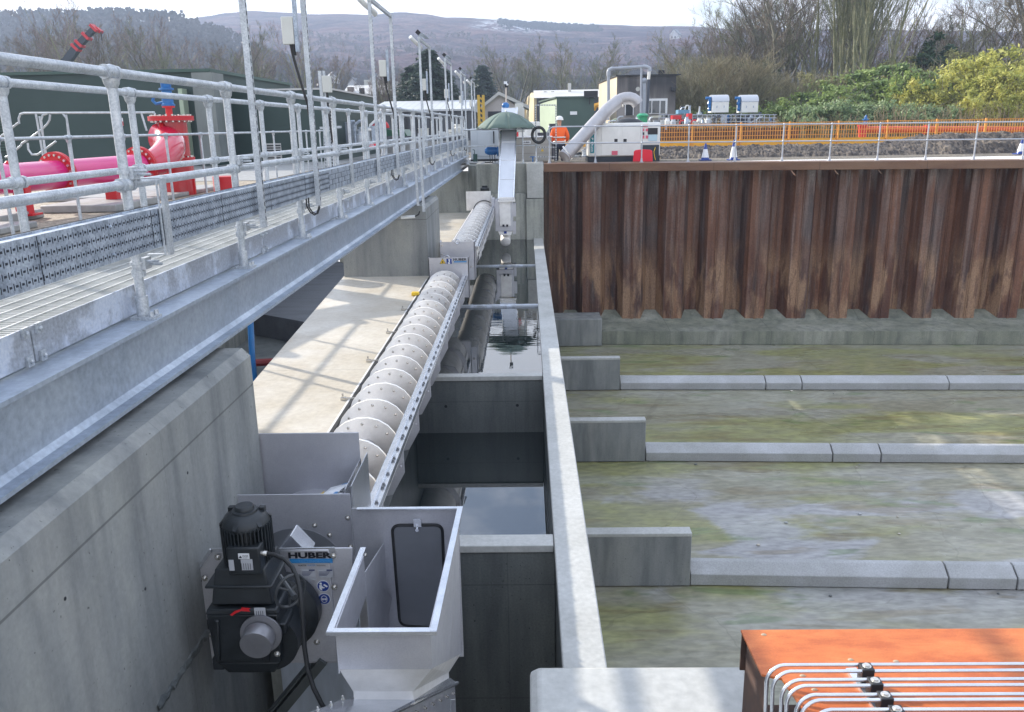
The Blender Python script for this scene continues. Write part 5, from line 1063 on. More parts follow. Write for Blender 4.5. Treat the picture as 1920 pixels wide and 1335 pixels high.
# earth bank
import mathutils.noise as mn
def bank(name,x0,x1,yc,wy,hf,mt,nx=420,ny=40,label=None):
    m=MB(); vs=[]; fs=[]
    for i in range(nx+1):
        x=x0+(x1-x0)*i/nx
        for j in range(ny+1):
            t=j/ny; y=yc-wy+2*wy*t; h=hf(x)*max(0,sin(pi*t))**.7; h+= .10*hf(x)*mn.noise(V((x*1.3,y*1.3,0)))+ .25*hf(x)*mn.noise(V((x*3,y*3,3)))+.07*mn.noise(V((x*9,y*9,1)))+.05*mn.noise(V((x*22,y*22,6)))
            vs.append((x,y,-.08+max(0,h) if 0<j<ny else -.1))
    for i in range(nx):
        for j in range(ny): a=i*(ny+1)+j; fs.append((a,a+ny+1,a+ny+2,a+1))
    m.add(vs,fs); return m.build(name,mt,smooth=0)
o=bank('earth_mound',4.5,26,31.5,3.0,lambda x:.30+.30*max(0,min(1,(x-13)/2))*(1 if x<40 else 0),soil_m); tag(o,'low dark heap of soil and stones between the capping beam and the mesh fence','soil heap')
# red pipe at right with blue valve
r2=thing('red_pipe','straight orange red pipe with blue valve beyond the mesh fence on the right','pipe',W(1620,250,y=50))
m=MB(); m.tube([W(1620,243,y=50),W(1735,243,y=50),W(1990,243,y=50)],.20,14); m.build('pipe',mat('orange_red_pipe',(.62,.07,.025),(.5,.05,.02),scale=1,rough=.3),r2)
m=MB(); m.lathe([(.26,-.04),(.26,.04)],W(1735,243,y=50),(1,0,0),14); m.tube([W(1617,262,y=50),W(1617,236,y=50)],.24,12); m.lathe([(.3,0),(.3,.08)],W(1617,237,y=50),(0,0,1),12); m.build('flange',redc,r2)
m=MB(); c=W(1622,236,y=50); m.lathe([(.1,0),(.16,.05),(.16,.1),(.1,.12),(.1,.3),(.18,.33),(.18,.38),(.08,.4),(.08,.5),(.03,.6)],c,(0,0,1),12); m.build('valve',blue_p,r2)
# ------------------------------------------------------------------ screening units on platform
yU=60
pf=thing('steel_platform','grey steel platform with railings carrying the two white screening units','platform',W(1330,235,y=yU))
za_=W(1350,214,y=yU).z
m=MB(); m.box(W(1240,214,y=yU).x,W(1428,214,y=yU).x,yU,yU+5,za_-.15,za_); m.build('deck',MATS['mottled_grey'],pf,smooth=0)
m=MB()
for px in range(1250,1430,22): c=W(px,214,y=yU); m.box(c.x-.05,c.x+.05,yU,yU+.1,-.05,za_+(1.0 if False else 0))
m.build('legs',tray_m,pf,smooth=0)
m=MB()
for px in range(1236,1460,9): a=W(px,215,y=yU-1.5); b=W(px,237,y=yU-1.5); m.box(a.x-.02,a.x+.02,yU-1.5,yU-1.46,b.z,a.z)
for py in (215,221,228,235): a=W(1236,py,y=yU-1.5); b=W(1456,py,y=yU-1.5); m.bar(a,b,.05,.05)
m.bar(W(1402,233,y=yU-1.5),W(1430,218,y=yU-1.5),.06,.06); m.build('railing',tray_m,pf,smooth=0)
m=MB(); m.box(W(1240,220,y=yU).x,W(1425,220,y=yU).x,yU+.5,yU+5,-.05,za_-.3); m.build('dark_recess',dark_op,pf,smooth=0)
un=None
for i,(x0,lb) in enumerate(((1335,'left one of two white screening units with blue motors on the steel platform'),(1390,'right one of two white screening units with blue motors on the steel platform'))):
    a=W(x0,211,y=yU+1)
    if un is None:
        un=thing('screening_unit',lb,'screening unit',(a.x,yU+1,a.z),'white screening units on the steel platform'); w=1.15; h=1.15
        m=MB(); m.box(a.x,a.x+w,yU+1,yU+2.4,a.z,a.z+.70); m.build('housing',white_p,un,smooth=0); m=MB(); m.prism([(a.x-.02,yU+1.7-.72*cos(q),a.z+.74+.46*sin(q)) for q in [pi*k/12 for k in range(13)]],(w+.04,0,0)); m.build('lid',mat('grey_blue_lid',(.50,.52,.56),rough=.35,metal=.4),un)
        m=MB(); m.box(a.x-.01,a.x+w+.01,yU+.99,yU+1.03,a.z+.70,a.z+.74); 
        for q in (.3,.8): m.box(a.x+q,a.x+q+.05,yU+.97,yU+1,a.z+.30,a.z+.45)
        m.build('trim',tray_m,un,smooth=0)
        m=MB(); m.tube([(a.x-.42,yU+1.3,a.z+.98),(a.x-.05,yU+1.3,a.z+.98)],.10,10); m.tube([(a.x-.12,yU+1.3,a.z+.95),(a.x-.12,yU+1.3,a.z+.1)],.11,10); m.ball((a.x-.14,yU+1.3,a.z+.62),.16,8); m.ball((a.x-.12,yU+1.3,a.z+.25),.14,8); m.build('motor',blue_p,un)
    else: copy_thing(un,(a.x,yU+1,a.z),lb)
# clutter of small site plant behind the rails
rnd=random.Random(3)
def clutter(px0,px1,pyb,pyt,Y,n,mts,label,nm,cat):
    t=thing(nm,label,cat,W((px0+px1)/2,pyb,y=Y))
    for i in range(n):
        m=MB(); px=rnd.uniform(px0,px1); w=rnd.uniform(.15,.5); h=rnd.uniform(.35,1)*(W(px,pyt,y=Y).z-W(px,pyb,y=Y).z); c=W(px,pyb,y=Y+rnd.uniform(0,1.5)); k=rnd.random()
        if k<.35: m.lathe([(w*.5,0),(w*.5,h*.7),(w*.35,h*.8),(w*.35,h)],(c.x,c.y,c.z),(0,0,1),12)
        elif k<.7: m.box(c.x-w/2,c.x+w/2,c.y,c.y+w,c.z,c.z+h*.8); m.box(c.x-w/2-.03,c.x+w/2+.03,c.y-.03,c.y+w+.03,c.z+h*.8,c.z+h*.84)
        else: m.tube([(c.x,c.y,c.z),(c.x,c.y,c.z+h*.8),(c.x+w*.4,c.y,c.z+h),(c.x+w,c.y,c.z+h)],.05,8)
        m.build(['valve','box','pipe'][0 if k<.35 else 1 if k<.7 else 2],rnd.choice(mts),t,smooth=40)
    return t
clutter(1318,1450,236,208,58.4,26,[tray_m,pvc_dark,slot_m,galv,blue_p,dark_wall,rubber],'cluster of dark valves and pipes around the white screening units','pipework','pipework')
clutter(1270,1340,236,192,61,12,[galv,dkgreen,offwhite,tray_m,rubber],'tall thin pipes and valves between the stained building and the screening units','pipework','pipework')
clutter(1240,1330,236,218,54,16,[galv,white_p,tray_m,redc,offwhite],'group of pale valves and pipework left of the screening platform','pipework','pipework')
clutter(1130,1240,235,218,54,14,[galv,white_p,tray_m,pvc_grey,green_pale],'grey valves and rails in front of the stained building','pipework','pipework')
clutter(1062,1102,300,275,31,10,[galv,bolt_m,rubber,stain],'tangled steel fittings at the foot of the inclined pipe','fittings','pipework')
clutter(655,720,268,215,32,14,[galv,tray_m,pvc_grey,white_p],'grey valves and pipework seen through the walkway handrails','pipework','pipework')
clutter(780,880,255,232,40,10,[white_p,offwhite,galv,green_mid],'pale plant boxes seen through the far end of the walkway handrails','plant boxes','plant')
m=MB(); c=W(1269,222,y=56); m.box(W(1262,216,y=56).x,W(1278,216,y=56).x,56,57,W(1270,224,y=56).z,W(1270,216,y=56).z); m.box(W(1292,216,y=56).x,W(1298,216,y=56).x,56,57,W(1270,224,y=56).z,W(1270,213,y=56).z); tag(m.build('red_crate',redc),'small red plant items beside the stained building','crate')
m=MB(); rectpx(m,1272,206,1292,213,58,1); tag(m.build('blue_container',mat('pale_blue_box',(.12,.28,.42),rough=.5)),'pale blue container beside the stained building','container')
m=MB(); c=W(1205,216,y=50); m.lathe([(.28,0),(.28,.35),(.34,.37),(.34,.45),(.2,.55)],(c.x,50,W(1205,221,y=50).z-.3),(0,0,1),14); tag(m.build('green_drum',mat('bright_green',(.02,.30,.14),rough=.4)),'bright green drum behind the generator','drum')
m=MB(); m.tube([W(698+14*(1-cos(a)),240-12*sin(a)-6*0,y=38) for a in [pi*k/12 for k in range(13)]],.10,10); tag(m.build('red_arch',redc),'red hoop over dark plant seen through the walkway handrails','hoop')
m=MB(); rectpx(m,691,268,707,278,30,.05); tag(m.build('red_barrier',red_pl),'small red barrier seen between the walkway handrails','barrier')
m=MB(); a=W(724,251,y=36); m.prism([W(724,255,y=36),W(724,243,y=36),W(756,243,y=36),W(764,255,y=36)],(0,2,0)); tag(m.build('green_box',mat('lid_green',(.02,.09,.05),rough=.4)),'dark green sloping lid behind the handrails','lid')
m=MB(); m.box(-16,-2.2,40,40.3,-.05,.45); tag(m.build('low_wall',slabpad),'low pale wall behind the far end of the walkway','wall')
# ------------------------------------------------------------------ end of channel plant
cu=thing('inclined_conveyor','tall stainless inclined chute conveyor rising from the channel under the green umbrella','conveyor',(-.65,23,-1.9))
yq=23.0
m=MB(); m.box(-.875,-.385,yq,yq+.5,-1.70,-.845); m.box(-.96,-.875,yq+.02,yq+.4,-1.28,-.80); m.build('lower_housing',stain,cu,bevel=.01)
m=MB(); rectpx(m,936,378.5,957.5,424,yq-.02,.02); dd=m.build('inspection_door',stain_l,cu,bevel=.015)
m=MB(); rectpx(m,942,421,946,425,yq-.035,.03); rectpx(m,949,421,953,425,yq-.035,.03); m.build('catches',ink,dd,bevel=.004)
m=MB(); c=W(957.5,376.5,y=yq-.02); tri(m,c.x,c.z,yq-.02,.05); m.build('warning_sign',yellow,cu,smooth=0)
m=MB(); m.prism([W(934,434,y=yq),W(961,434,y=yq),W(958,441,y=yq),W(937,441,y=yq)],(0,.4,0)); c=W(947.5,448,y=yq+.0); m.lathe([(.14,.0),(.14,.28),(.11,.3)],(c.x,yq+.35,c.z+.04),(0,-.85,-.5),20); m.build('end_bearing',stain_l,cu)
m=MB(); rectpx(m,945,434,950,438,yq-.01,.01); m.build('blue_sign',blue_s,cu,smooth=0)
m=MB(); 
for y0_,y1_ in ((382,406),(416,439)): rectpx(m,961.5,y0_,967.5,y1_,yq+.2,.25)
m.build('wall_bracket',stain,cu,bevel=.005)
m=MB(); b0=W(949,376,y=yq+.1); t0=W(954,238,y=25.9); t1=W(956,205,y=26.9)
w0=.39
def ring(c,w,dp): return [(c.x-w/2,c.y-dp/2,c.z+dp*.1),(c.x+w/2,c.y-dp/2,c.z+dp*.1),(c.x+w/2,c.y+dp/2,c.z-dp*.1),(c.x-w/2,c.y+dp/2,c.z-dp*.1)]
wt=.44
v=ring(b0,w0,.35)+ring(t1,wt,.35); m.add(v,[(0,3,2,1),(4,5,6,7),(0,1,5,4),(1,2,6,5),(2,3,7,6),(3,0,4,7)]); ch=m.build('chute_body',stain_b if False else mat('chute_steel',(.62,.64,.68),(.54,.56,.60),scale=1.5,rough=.4,metal=.25,stretch=(2,1,.5)),cu,smooth=0)
m=MB()
for s in (-1,1):
    a=b0+V((s*(w0/2+.012),-.175,.035)); b=t1+V((s*(wt/2+.012),-.175,.035)); m.bar(a,b,.03,.05,(0,-1,.5))
for k in range(6):
    t=k/5; c=b0.lerp(t1,t)+V((0,-.178,.035)); ww=w0+(wt-w0)*t; m.bar(c-V((ww/2,0,0)),c+V((ww/2,0,0)),.008,.016)
m.build('side_flange',stain_b,ch,smooth=0)
m=MB(); v=[b0+V((-.23,-.18,-.02)),b0+V((.25,-.18,-.02)),b0+V((.22,-.18,.10)),b0+V((-.2,-.18,.10))]; m.prism(v,(0,.36,0)); m.build('transition',stain_l,ch,smooth=0)
# head box and blue motor above the umbrella
c=W(972,222,y=27.1); m=MB(); m.box(c.x-.17,c.x+.19,27.0,27.5,.9,W(972,203,y=27.1).z); m.box(c.x-.10,c.x+.16,27.02,27.45,W(972,203,y=27.1).z,W(972,194,y=27.1).z); m.build('head_box',offwhite,cu,bevel=.01)
m=MB(); a=W(948,198,y=27); m.ball(a,.10,12,(1.2,1,1)); m.tube([a+V((.03,0,0)),W(945,214,y=27),W(944,222,y=27)],.075,12); m.lathe([(.10,0),(.10,.03)],W(945,210,y=27),(.2,0,-1),12); m.build('blue_motor',blue_p,cu)
m=MB(); a=W(949,192,y=27.3); m.tube([a,W(949,162,y=27.3)],.022,8); m.build('mast',mat('pale_mast',(.55,.48,.42),rough=.6),cu)
m=MB(); c=W(950,159,y=27.3); m.box(c.x-.06,c.x+.05,27.25,27.35,c.z-.08,c.z+.09); m.mi=1; m.box(c.x-.085,c.x+.02,27.23,27.25,c.z+.02,c.z+.10); m.ball((c.x+.02,27.22,c.z),.035,8); m.build('camera',[ink,white_s],cu)
# umbrella
um=thing('umbrella','big dark green umbrella opened over the top of the inclined conveyor','umbrella',W(949,300,y=25.7))
yu=25.75; c=W(949,210,y=yu); R=.92; zr=W(945,242,y=yu).z; n=8; K=6
def up(i,t,dz=0):
    a=2*pi*i/n-pi/2+.12; r=R*(t**.92); return V((c.x+r*cos(a),yu+r*sin(a),c.z-(c.z-zr)*(t**1.75)+dz))
for i in range(n):
    m=MB(); vs=[]; fs=[]
    for j in range(K+1):
        t=j/K
        for q in range(5):
            f=q/4; p=up(i,t).lerp(up(i+1,t),f); p.z+= .035*sin(pi*f)*t*t; vs.append(p)
    for j in range(K):
        for q in range(4): fs.append((j*5+q,j*5+q+1,(j+1)*5+q+1,(j+1)*5+q))
    m.add(vs,fs); cn=m.build('canopy_panel',fabric_g,um); md=cn.modifiers.new('s','SOLIDIFY'); md.thickness=.006
for i in range(n):
    m=MB(); m.tube([up(i,k/6,.004) for k in range(7)],.007,5); m.build('rib',fabric_g,um)
m=MB(); m.ball((c.x,yu,c.z+.02),.03,8); m.build('tip',stain,um)
m=MB(); m.tube([(c.x-.10,yu+.1,0),(c.x-.10,yu+.1,c.z-.05)],.016,8); m.build('pole',galv,um)
# far bearing plate of screw 2
fb=thing('end_plate','plain stainless end plate at the far end of the second screw conveyor','plate',(-1.3,23.6,-1.1))
m=MB(); m.box(-1.69,-1.00,23.5,23.52,-1.17,-.645); m.box(-1.00,-.955,23.3,23.55,-1.25,-.77); m.build('plate',stain_l,fb,smooth=0); m=MB(); m.tube([(-1.195+.30*cos(a),23.49,-1.2+.30*sin(a)) for a in [pi*k/20 for k in range(21)]],.012,6); m.build('seal',rubber,fb)
m=MB(); c=W(909,356,y=24.2); m.lathe([(.12,0),(.13,.05),(.13,.16),(.08,.2),(.08,.24)],(c.x,24.2,c.z-.12),(0,0,1),16); tag(m.build('drive_motor',black_p),'small black motor behind the end plate of the far screw','motor')
# blue motor and cabinets behind the far wall
bm=thing('blue_motor','horizontal bright blue electric motor on a stand below the umbrella','motor',(-1.2,26.3,0))
a=W(909,283,y=26.3); b=W(932,283,y=26.3); m=MB(); m.lathe([(.05,0),(.09,.03),(.105,.06),(.105,(b.x-a.x))],a,(1,0,0),20); 
for k in range(16): an=2*pi*k/16; m.bar(a+V((.08,.105*cos(an),.105*sin(an))),b+V((-.03,.105*cos(an),.105*sin(an))),.01,.03,(0,cos(an),sin(an)))
m.build('body',blue_p,bm)
m=MB(); m.lathe([(.16,0),(.16,.03),(.12,.05),(.12,.12)],b,(1,0,0),20); m.box(b.x+.14,b.x+.20,26.15,26.5,.02,.42); m.build('flange',blue_p,bm)
m=MB(); 
for q in (.15,.22,.3): m.tube([(a.x+q,26.3,a.z-.1),(a.x+q+.01,26.3,.02)],.012,6)
m.tube([(a.x+.15,26.3,.02),(a.x+.0,26.25,.02),(a.x+.1,26.2,.03),(a.x+.25,26.2,.02)],.014,6); m.build('cables',rubber,bm)
yk=28.0
cbn=thing('control_cabinet','tall pale blue grey control cabinet behind the blue motor','cabinet',W(910,300,y=yk))
m=MB(); m.box(W(882,245,y=yk).x,W(935,245,y=yk).x,yk,yk+.8,.05,W(900,241,y=yk).z+.0); m.build('body',mat('cabinet_grey',(.50,.54,.58),(.46,.5,.54),scale=2,rough=.4),cbn,bevel=.01)
m=MB(); m.box(W(895,245,y=yk).x,W(919,245,y=yk).x,yk-.02,yk,.15,W(900,246,y=yk).z); dd=m.build('door',MATS['cabinet_grey'],cbn,bevel=.008); m=MB(); rectpx(m,924.5,246,927,269,yk-.04,.03); m.build('handle_bar',ink,cbn)
m=MB(); m.box(W(882,245,y=yk).x-.02,W(935,245,y=yk).x+.05,yk-.03,yk+.8,-.05,.05); m.build('plinth',dark_op,cbn,smooth=0)
m=MB(); rectpx(m,887,289,895,303,25.6,.12); a=W(890,289,y=25.65); m.tube([a,a+V((0,0,.12)),a+V((-.06,0,.13))],.014,8); tag(m.build('green_pump',dkgreen,bevel=.01),'small dark green box with a bent handle at the end of the walkway beam','pump')
# stainless wash press container with HUBER sign
wp=thing('press_housing','beige grey container housing with small HUBER plate right of the inclined conveyor','container',W(990,300,y=27.5))
yw=27.3
m=MB(); m.box(W(966,257,y=yw).x,W(1034,257,y=yw).x,yw,yw+1,0,W(990,258,y=yw).z); m.build('body',mat('beige_panel',(.42,.40,.36),(.36,.34,.31),scale=1.5,rough=.5,lines=[(2,.28,.05,.012,.5)]),wp,bevel=.01)
m=MB(); m.box(W(964,256,y=yw).x,W(1036,256,y=yw).x,yw-.04,yw+1.04,W(990,258,y=yw).z,W(990,256,y=yw).z); m.build('rim',stain_b,wp,smooth=0)
m=MB(); rectpx(m,979,264,995,269.5,yw-.015,.015); s=m.build('name_plate',white_s,wp,smooth=0); a=W(980.5,268.3,y=yw-.02); b=W(993.5,268,y=yw); text('HUBER','lettering',ink,s,(a.x,yw-.02,a.z),.045,b.x-a.x,bold=.03)
m=MB(); m.box(W(978,245,y=yw+.6).x,W(988,245,y=yw+.6).x,yw+.6,yw+1,W(980,257,y=yw).z,W(980,243,y=yw).z); m.mi=1; m.box(W(966,245,y=yw+.6).x,W(972,245,y=yw+.6).x,yw+.6,yw+.8,W(980,257,y=yw).z,W(980,243,y=yw).z); m.build('top_boxes',[white_p,redc],wp,smooth=0)
m=MB(); a=W(1017,282,y=yw-.02); tri(m,a.x,a.z,yw-.02,.05); m.build('warning_sign',yellow,wp,smooth=0)
m=MB(); rectpx(m,1030,232,1043,262,30,.5); m.box(W(1008,233,y=30).x,W(1043,233,y=30).x,30,30.8,-.1,W(1008,232,y=30).z-.3); tag(m.build('grey_cabinet',dark_wall),'dark blue grey cabinet behind the tyre','cabinet')
m=MB(); m.box(W(966,232,y=34).x,W(1012,232,y=34).x,34,35,0,W(1000,228,y=34).z); tag(m.build('white_van_body',white_p,bevel=.03),'white plant housing behind the right half of the umbrella','housing')
# perforated ladder gate
lg=thing('ladder_frame','tall perforated steel ladder frame between the tyre and the person','ladder',(0.45,26.2,0))
yl=26.4
for px in (1027,1064/1.0 if False else 1044):
    pass
def perf(p,q,nm):
    m=MB(); m.bar(p,q,.045,.03); m.mi=1; L_=(q-p).length; n_=int(L_/.07)
    for k in range(n_): c=p.lerp(q,(k+.5)/n_); m.box(c.x-.011,c.x+.011,c.y-.026,c.y-.022,c.z-.012,c.z+.012)
    m.build(nm,[galv,slot_m],lg,smooth=0)
perf(V((W(1004.5,250,y=yl).x,yl,0)),V((W(1004.5,250,y=yl).x,yl,W(1005,197,y=yl).z)),'upright'); perf(V((W(1042.5,250,y=yl).x,yl,0)),V((W(1042.5,250,y=yl).x,yl,W(1042,197,y=yl).z)),'upright')
for py in (197,276,294): perf(W(1004.5,py,y=yl),W(1042.5,py,y=yl),'crossbar')
m=MB(); c=W(999,294,y=26.2); m.tube([(c.x+.09*cos(2*pi*k/14),26.2+.09*sin(2*pi*k/14),c.z) for k in range(14)],.012,6,closed=True); m.bar((c.x-.09,26.2,c.z),(c.x+.09,26.2,c.z),.015,.015); m.lathe([(.02,0),(.02,.15)],(c.x,26.2,c.z-.15),(0,0,1),8); tag(m.build('valve_wheel',blue_p),'small blue valve handwheel near the foot of the ladder frame','valve')
# crane boom far left
cr=thing('crane_boom','dark telescopic crane boom with red collars rising above the green cabin','crane',W(125,150,y=80))
yy=80; p=[W(x,y,y=yy) for x,y in ((90,165),(125,115),(150,82),(163,68),(178,53))]
m=MB(); m.bar(p[0],p[1],.7,.7); m.bar(p[1],p[2],.62,.62); m.bar(p[2],p[3],.54,.54); m.bar(p[3],p[4],.46,.46); m.build('boom',MATS['generator_base'],cr,smooth=0)
m=MB()
d=(p[4]-p[1]).normalized()
for q in (p[2],p[3],W(143,89,y=yy),W(178,53,y=yy)): m.bar(q-d*.12,q+d*.12,.78,.78)
m.prism([W(174,49,y=yy),W(180,50,y=yy),W(190,58,y=yy),W(187,62,y=yy),W(178,57,y=yy)],(0,.5,0)); m.build('collars',redc,cr,smooth=0)
m=MB(); m.tube([W(189,60,y=yy),W(191,76,y=yy)],.05,5); m.build('hook_rope',rubber,cr)
# ------------------------------------------------------------------ person
pn_y=28.6; ft=-.42; px_=W(1049,260,y=pn_y).x
def skin_body(name,verts,edges,radii,mt,parent=None,base=None,label=None):
    me=bpy.data.meshes.new(name); b=V(base); me.from_pydata([V(v)-b for v in verts],edges,[]); o=bpy.data.objects.new(name,me); C.objects.link(o)
    s=o.modifiers.new('skin','SKIN'); s.use_smooth_shade=True
    for v,r in zip(me.skin_vertices[0].data,radii): v.radius=r if isinstance(r,tuple) else (r,r)
    me.skin_vertices[0].data[0].use_root=True
    u=o.modifiers.new('sub','SUBSURF'); u.levels=2; u.render_levels=2; me.materials.append(mt)
    if parent: o.parent=parent
    else: o.location=b
    return o
B0=V((px_,pn_y,ft)); 
def b(x,y,z): return B0+V((x,y,z))
# facing away (+Y) slightly left
vv=[b(0,0,.95),b(0,.0,1.15),b(0,-.01,1.38),b(0,.0,1.47),b(0,.01,1.53),b(0,.02,1.62),b(0,.02,1.70),
 b(-.10,0,.88),b(-.11,.01,.48),b(-.12,0,.10),b(-.12,.12,.04), b(.10,0,.88),b(.12,.02,.48),b(.13,0,.10),b(.13,.12,.04),
 b(-.19,0,1.40),b(-.25,.02,1.14),b(-.20,.18,.98),b(-.17,.27,1.0),b(.19,0,1.40),b(.27,.0,1.14),b(.24,.16,.98),b(.20,.26,1.02)]
ee=[(0,1),(1,2),(2,3),(3,4),(4,5),(5,6),(0,7),(7,8),(8,9),(9,10),(0,11),(11,12),(12,13),(13,14),(2,15),(15,16),(16,17),(17,18),(2,19),(19,20),(20,21),(21,22)]
rr_=[(.15,.12),(.14,.11),(.16,.11),.06,.055,(.085,.10),(.07,.08),.09,.065,.045,.04,.09,.065,.045,.04,.06,.05,.04,.035,.06,.05,.04,.035]
person=skin_body('person',vv,ee,rr_,skin_m,base=B0)
tag(person,'person in orange hi-vis jacket, navy trousers and white helmet beside the inclined pipe','person'); BASE[person.name]=B0
vi=[0,1,2,3,15,16,17,19,20,21]; 
jv=[b(0,0,.86),b(0,.0,1.12),b(0,-.01,1.36),b(0,.0,1.46),b(-.19,0,1.38),b(-.255,.02,1.14),b(-.21,.17,1.0),b(.19,0,1.38),b(.275,.0,1.14),b(.245,.15,1.0)]
skin_body('jacket',jv,[(0,1),(1,2),(2,3),(2,4),(4,5),(5,6),(2,7),(7,8),(8,9)],[(.19,.15),(.185,.145),(.19,.14),.075,.085,.072,.06,.085,.072,.06],hivis,person,B0)
tv=[b(0,0,.92),b(-.10,0,.84),b(-.11,.01,.48),b(-.12,0,.07),b(.10,0,.84),b(.12,.02,.48),b(.13,0,.07)]
skin_body('trousers',tv,[(0,1),(1,2),(2,3),(0,4),(4,5),(5,6)],[(.165,.13),.11,.085,.075,.11,.085,.075],navy,person,B0)
m=MB(); m.lathe([(.135,0),(.13,.03),(.115,.08),(.07,.125),(.02,.14)],B0+V((0,.01,1.665)),(0,.05,1),20); m.box(B0.x-.07,B0.x+.07,B0.y+.10,B0.y+.18,B0.z+1.665,B0.z+1.68); m.build('helmet',white_p,person)
m=MB()
for z in (.98,1.12):
    m.tube([b(.20*cos(a),.155*sin(a),z) for a in [2*pi*k/24 for k in range(24)]],.022,6,closed=True)
m.build('reflective_tape',reflect,person)
for s in (-.12,.13):
    m=MB(); m.ball(b(s,.05,.05),.07,10,(.8,1.9,.8)); m.build('boot',ink,person)
# ------------------------------------------------------------------ trees
def bare_tree(name,seed,H=12,levels=4,spread=.55,up=.25,nl=7,kids=6,trunk_frac=.3,multi=1,mt=bark,tw=twig_b,r0=.22,twigr=.012,crook=.25):
    rn=random.Random(seed); wood=MB(); tws=MB()
    def rv(): return V((rn.gauss(0,1),rn.gauss(0,1),rn.gauss(0,1))).normalized()
    def grow(p,d,L,r,lev):
        n=4 if lev<2 else (3 if lev==2 else 2); pts=[p]; q=V(p); dd=V(d)
        for i in range(n):
            dd=(dd+rv()*crook*(.6 if lev==0 else 1)+V((0,0,up*.35))).normalized(); q=q+dd*(L/n); pts.append(V(q))
        last = lev>=levels-1
        B=tws if lev>=2 else wood
        if last: B.tube(pts,[r,r*.7,r*.4] if n==2 else r,3,cap=False)
        else: B.tube(pts,[r*(1-.6*i/n) for i in range(n+1)],7 if lev==0 else (5 if lev==1 else 3),cap=False)
        if last: return
        cnt = nl if lev==0 else kids
        for k in range(cnt):
            t = (trunk_frac+(1-trunk_frac)*(k+rn.random())/cnt) if lev==0 else (.25+.75*(k+rn.random())/cnt)
            t=min(.999,t); seg=t*n; i=int(seg); f=seg-i; s=pts[i].lerp(pts[i+1],f); bd=(pts[i+1]-pts[i]).normalized()
            side=bd.cross(rv()).normalized(); a=spread*(.7+.6*rn.random()); nd=(bd*cos(a)+side*sin(a)+V((0,0,up*.4))).normalized()
            l2=L*(.62 if lev==0 else .52)*(1.15-.6*t if lev==0 else 1.05-.4*t)*(.8+.4*rn.random())
            grow(s,nd,l2,max(twigr,r*(1-.6*t)*.5),lev+1)
    for k in range(multi):
        a=rn.random()*6.28; off=V((cos(a),sin(a),0))*(.5 if multi>1 else 0); d=(V((0,0,1))+V((cos(a),sin(a),0))*(.28*rn.random()+.05 if multi>1 else .05)).normalized()
        grow(off,d,H*(.75+.3*rn.random() if multi>1 else .8),r0*(.55 if multi>1 else 1),0)
    t=thing(name,None,'tree'); wood.build('trunk',mt,t); 
    tws.build('crown',tw,t,smooth=0); return t
def leaf_cards(m,c,R,n,rn,s=.10,flat=1.0,shell=.5):
    for i in range(n):
        u=V((rn.gauss(0,1),rn.gauss(0,1),rn.gauss(0,1))).normalized(); r=R*(shell+(1-shell)*rn.random()**.5)*(0.9+.2*rn.random()); p=c+V((u.x*r,u.y*r,u.z*r*flat))
        a=V((rn.gauss(0,1),rn.gauss(0,1),rn.gauss(0,1))).normalized(); b=a.cross(u+V((.01,.02,.03))).normalized(); k=s*(.6+.8*rn.random())
        m.add([p-a*k,p+b*k*.5,p+a*k,p-b*k*.5],[(0,1,2,3)])
def bush(name,seed,Wd,H,mt,n=45,cards=70,s=.13,stem=bark,tall=1.0):
    rn=random.Random(seed); w=MB(); f=MB()
    for i in range(n):
        a=rn.random()*6.28; r=Wd*rn.random()**.6; z=H*(.12+.80*rn.random()*(1-.35*(r/Wd)**2)); c=V((r*cos(a),r*sin(a)*.6,z)); R=Wd*(.08+.20*rn.random()**2)
        leaf_cards(f,c,R,cards,rn,s,.75,.1); leaf_cards(f,c,R*1.7,cards//4,rn,s,.8,.5)
        if i%3==0: w.tube([(c.x*.3,c.y*.3,0),(c.x*.8,c.y*.8,z*.6),c],.03,4,cap=False)
        for q in range(2): e=c+V((rn.gauss(0,1),rn.gauss(0,1),abs(rn.gauss(0,1))))*R*1.2; w.tube([c,e],.012,3,cap=False)
    t=thing(name,None,'shrub'); w.build('stems',stem,t); f.build('foliage',mt,t,smooth=0); return t
def conifer(name,seed,H=10,R=2.6):
    rn=random.Random(seed); w=MB(); f=MB(); w.tube([(0,0,0),(0,0,H)],.2,7,r2=.03)
    z=.6
    while z<H*.98:
        rr=R*(1-z/H)**.8*(.8+.35*rn.random())+.12; nb=11
        for k in range(nb):
            a=rn.random()*6.28; L=rr*(.75+.4*rn.random()); d=V((cos(a),sin(a),-.22+.25*rn.random()))
            for q in range(9):
                t=(q+.6)/9; p=V((0,0,z))+d*L*t; 
                for e in range(3):
                    u=V((rn.gauss(0,1),rn.gauss(0,1),rn.gauss(0,.4))).normalized()*.26*(1.15-t*.5); v=V((rn.gauss(0,.1),rn.gauss(0,.1),-.13))
                    pp=p+V((rn.gauss(0,.08),rn.gauss(0,.08),rn.gauss(0,.08)))
                    f.add([pp-u*.3,pp+u+v,pp+u*.5+v*2.2],[(0,1,2)])
        z+=.24
    t=thing(name,None,'tree'); w.build('trunk',bark,t); f.build('crown',conif,t,smooth=0); return t
USED=set()
def place(o,px,pyb,Y,h,label,group,cat=None,rz=None,wf=1.0):
    """stand plant o (natural height o['h']) at ground point under px"""
    c=W(px,pyb,y=Y); loc=V((c.x,Y,o.get('gz',-.1))); s=h/HT[o.name]; 
    rz = rnd.random()*6.28 if rz is None else rz
    if o.name not in USED:
        USED.add(o.name); o.location=loc; o.scale=(s*wf,s*wf,s); o.rotation_euler=(0,0,rz); r=o
    else: r=copy_thing(o,loc,label,rz,(s*wf,s*wf,s))
    r['label']=label; r['group']=group
    return r
HT={}
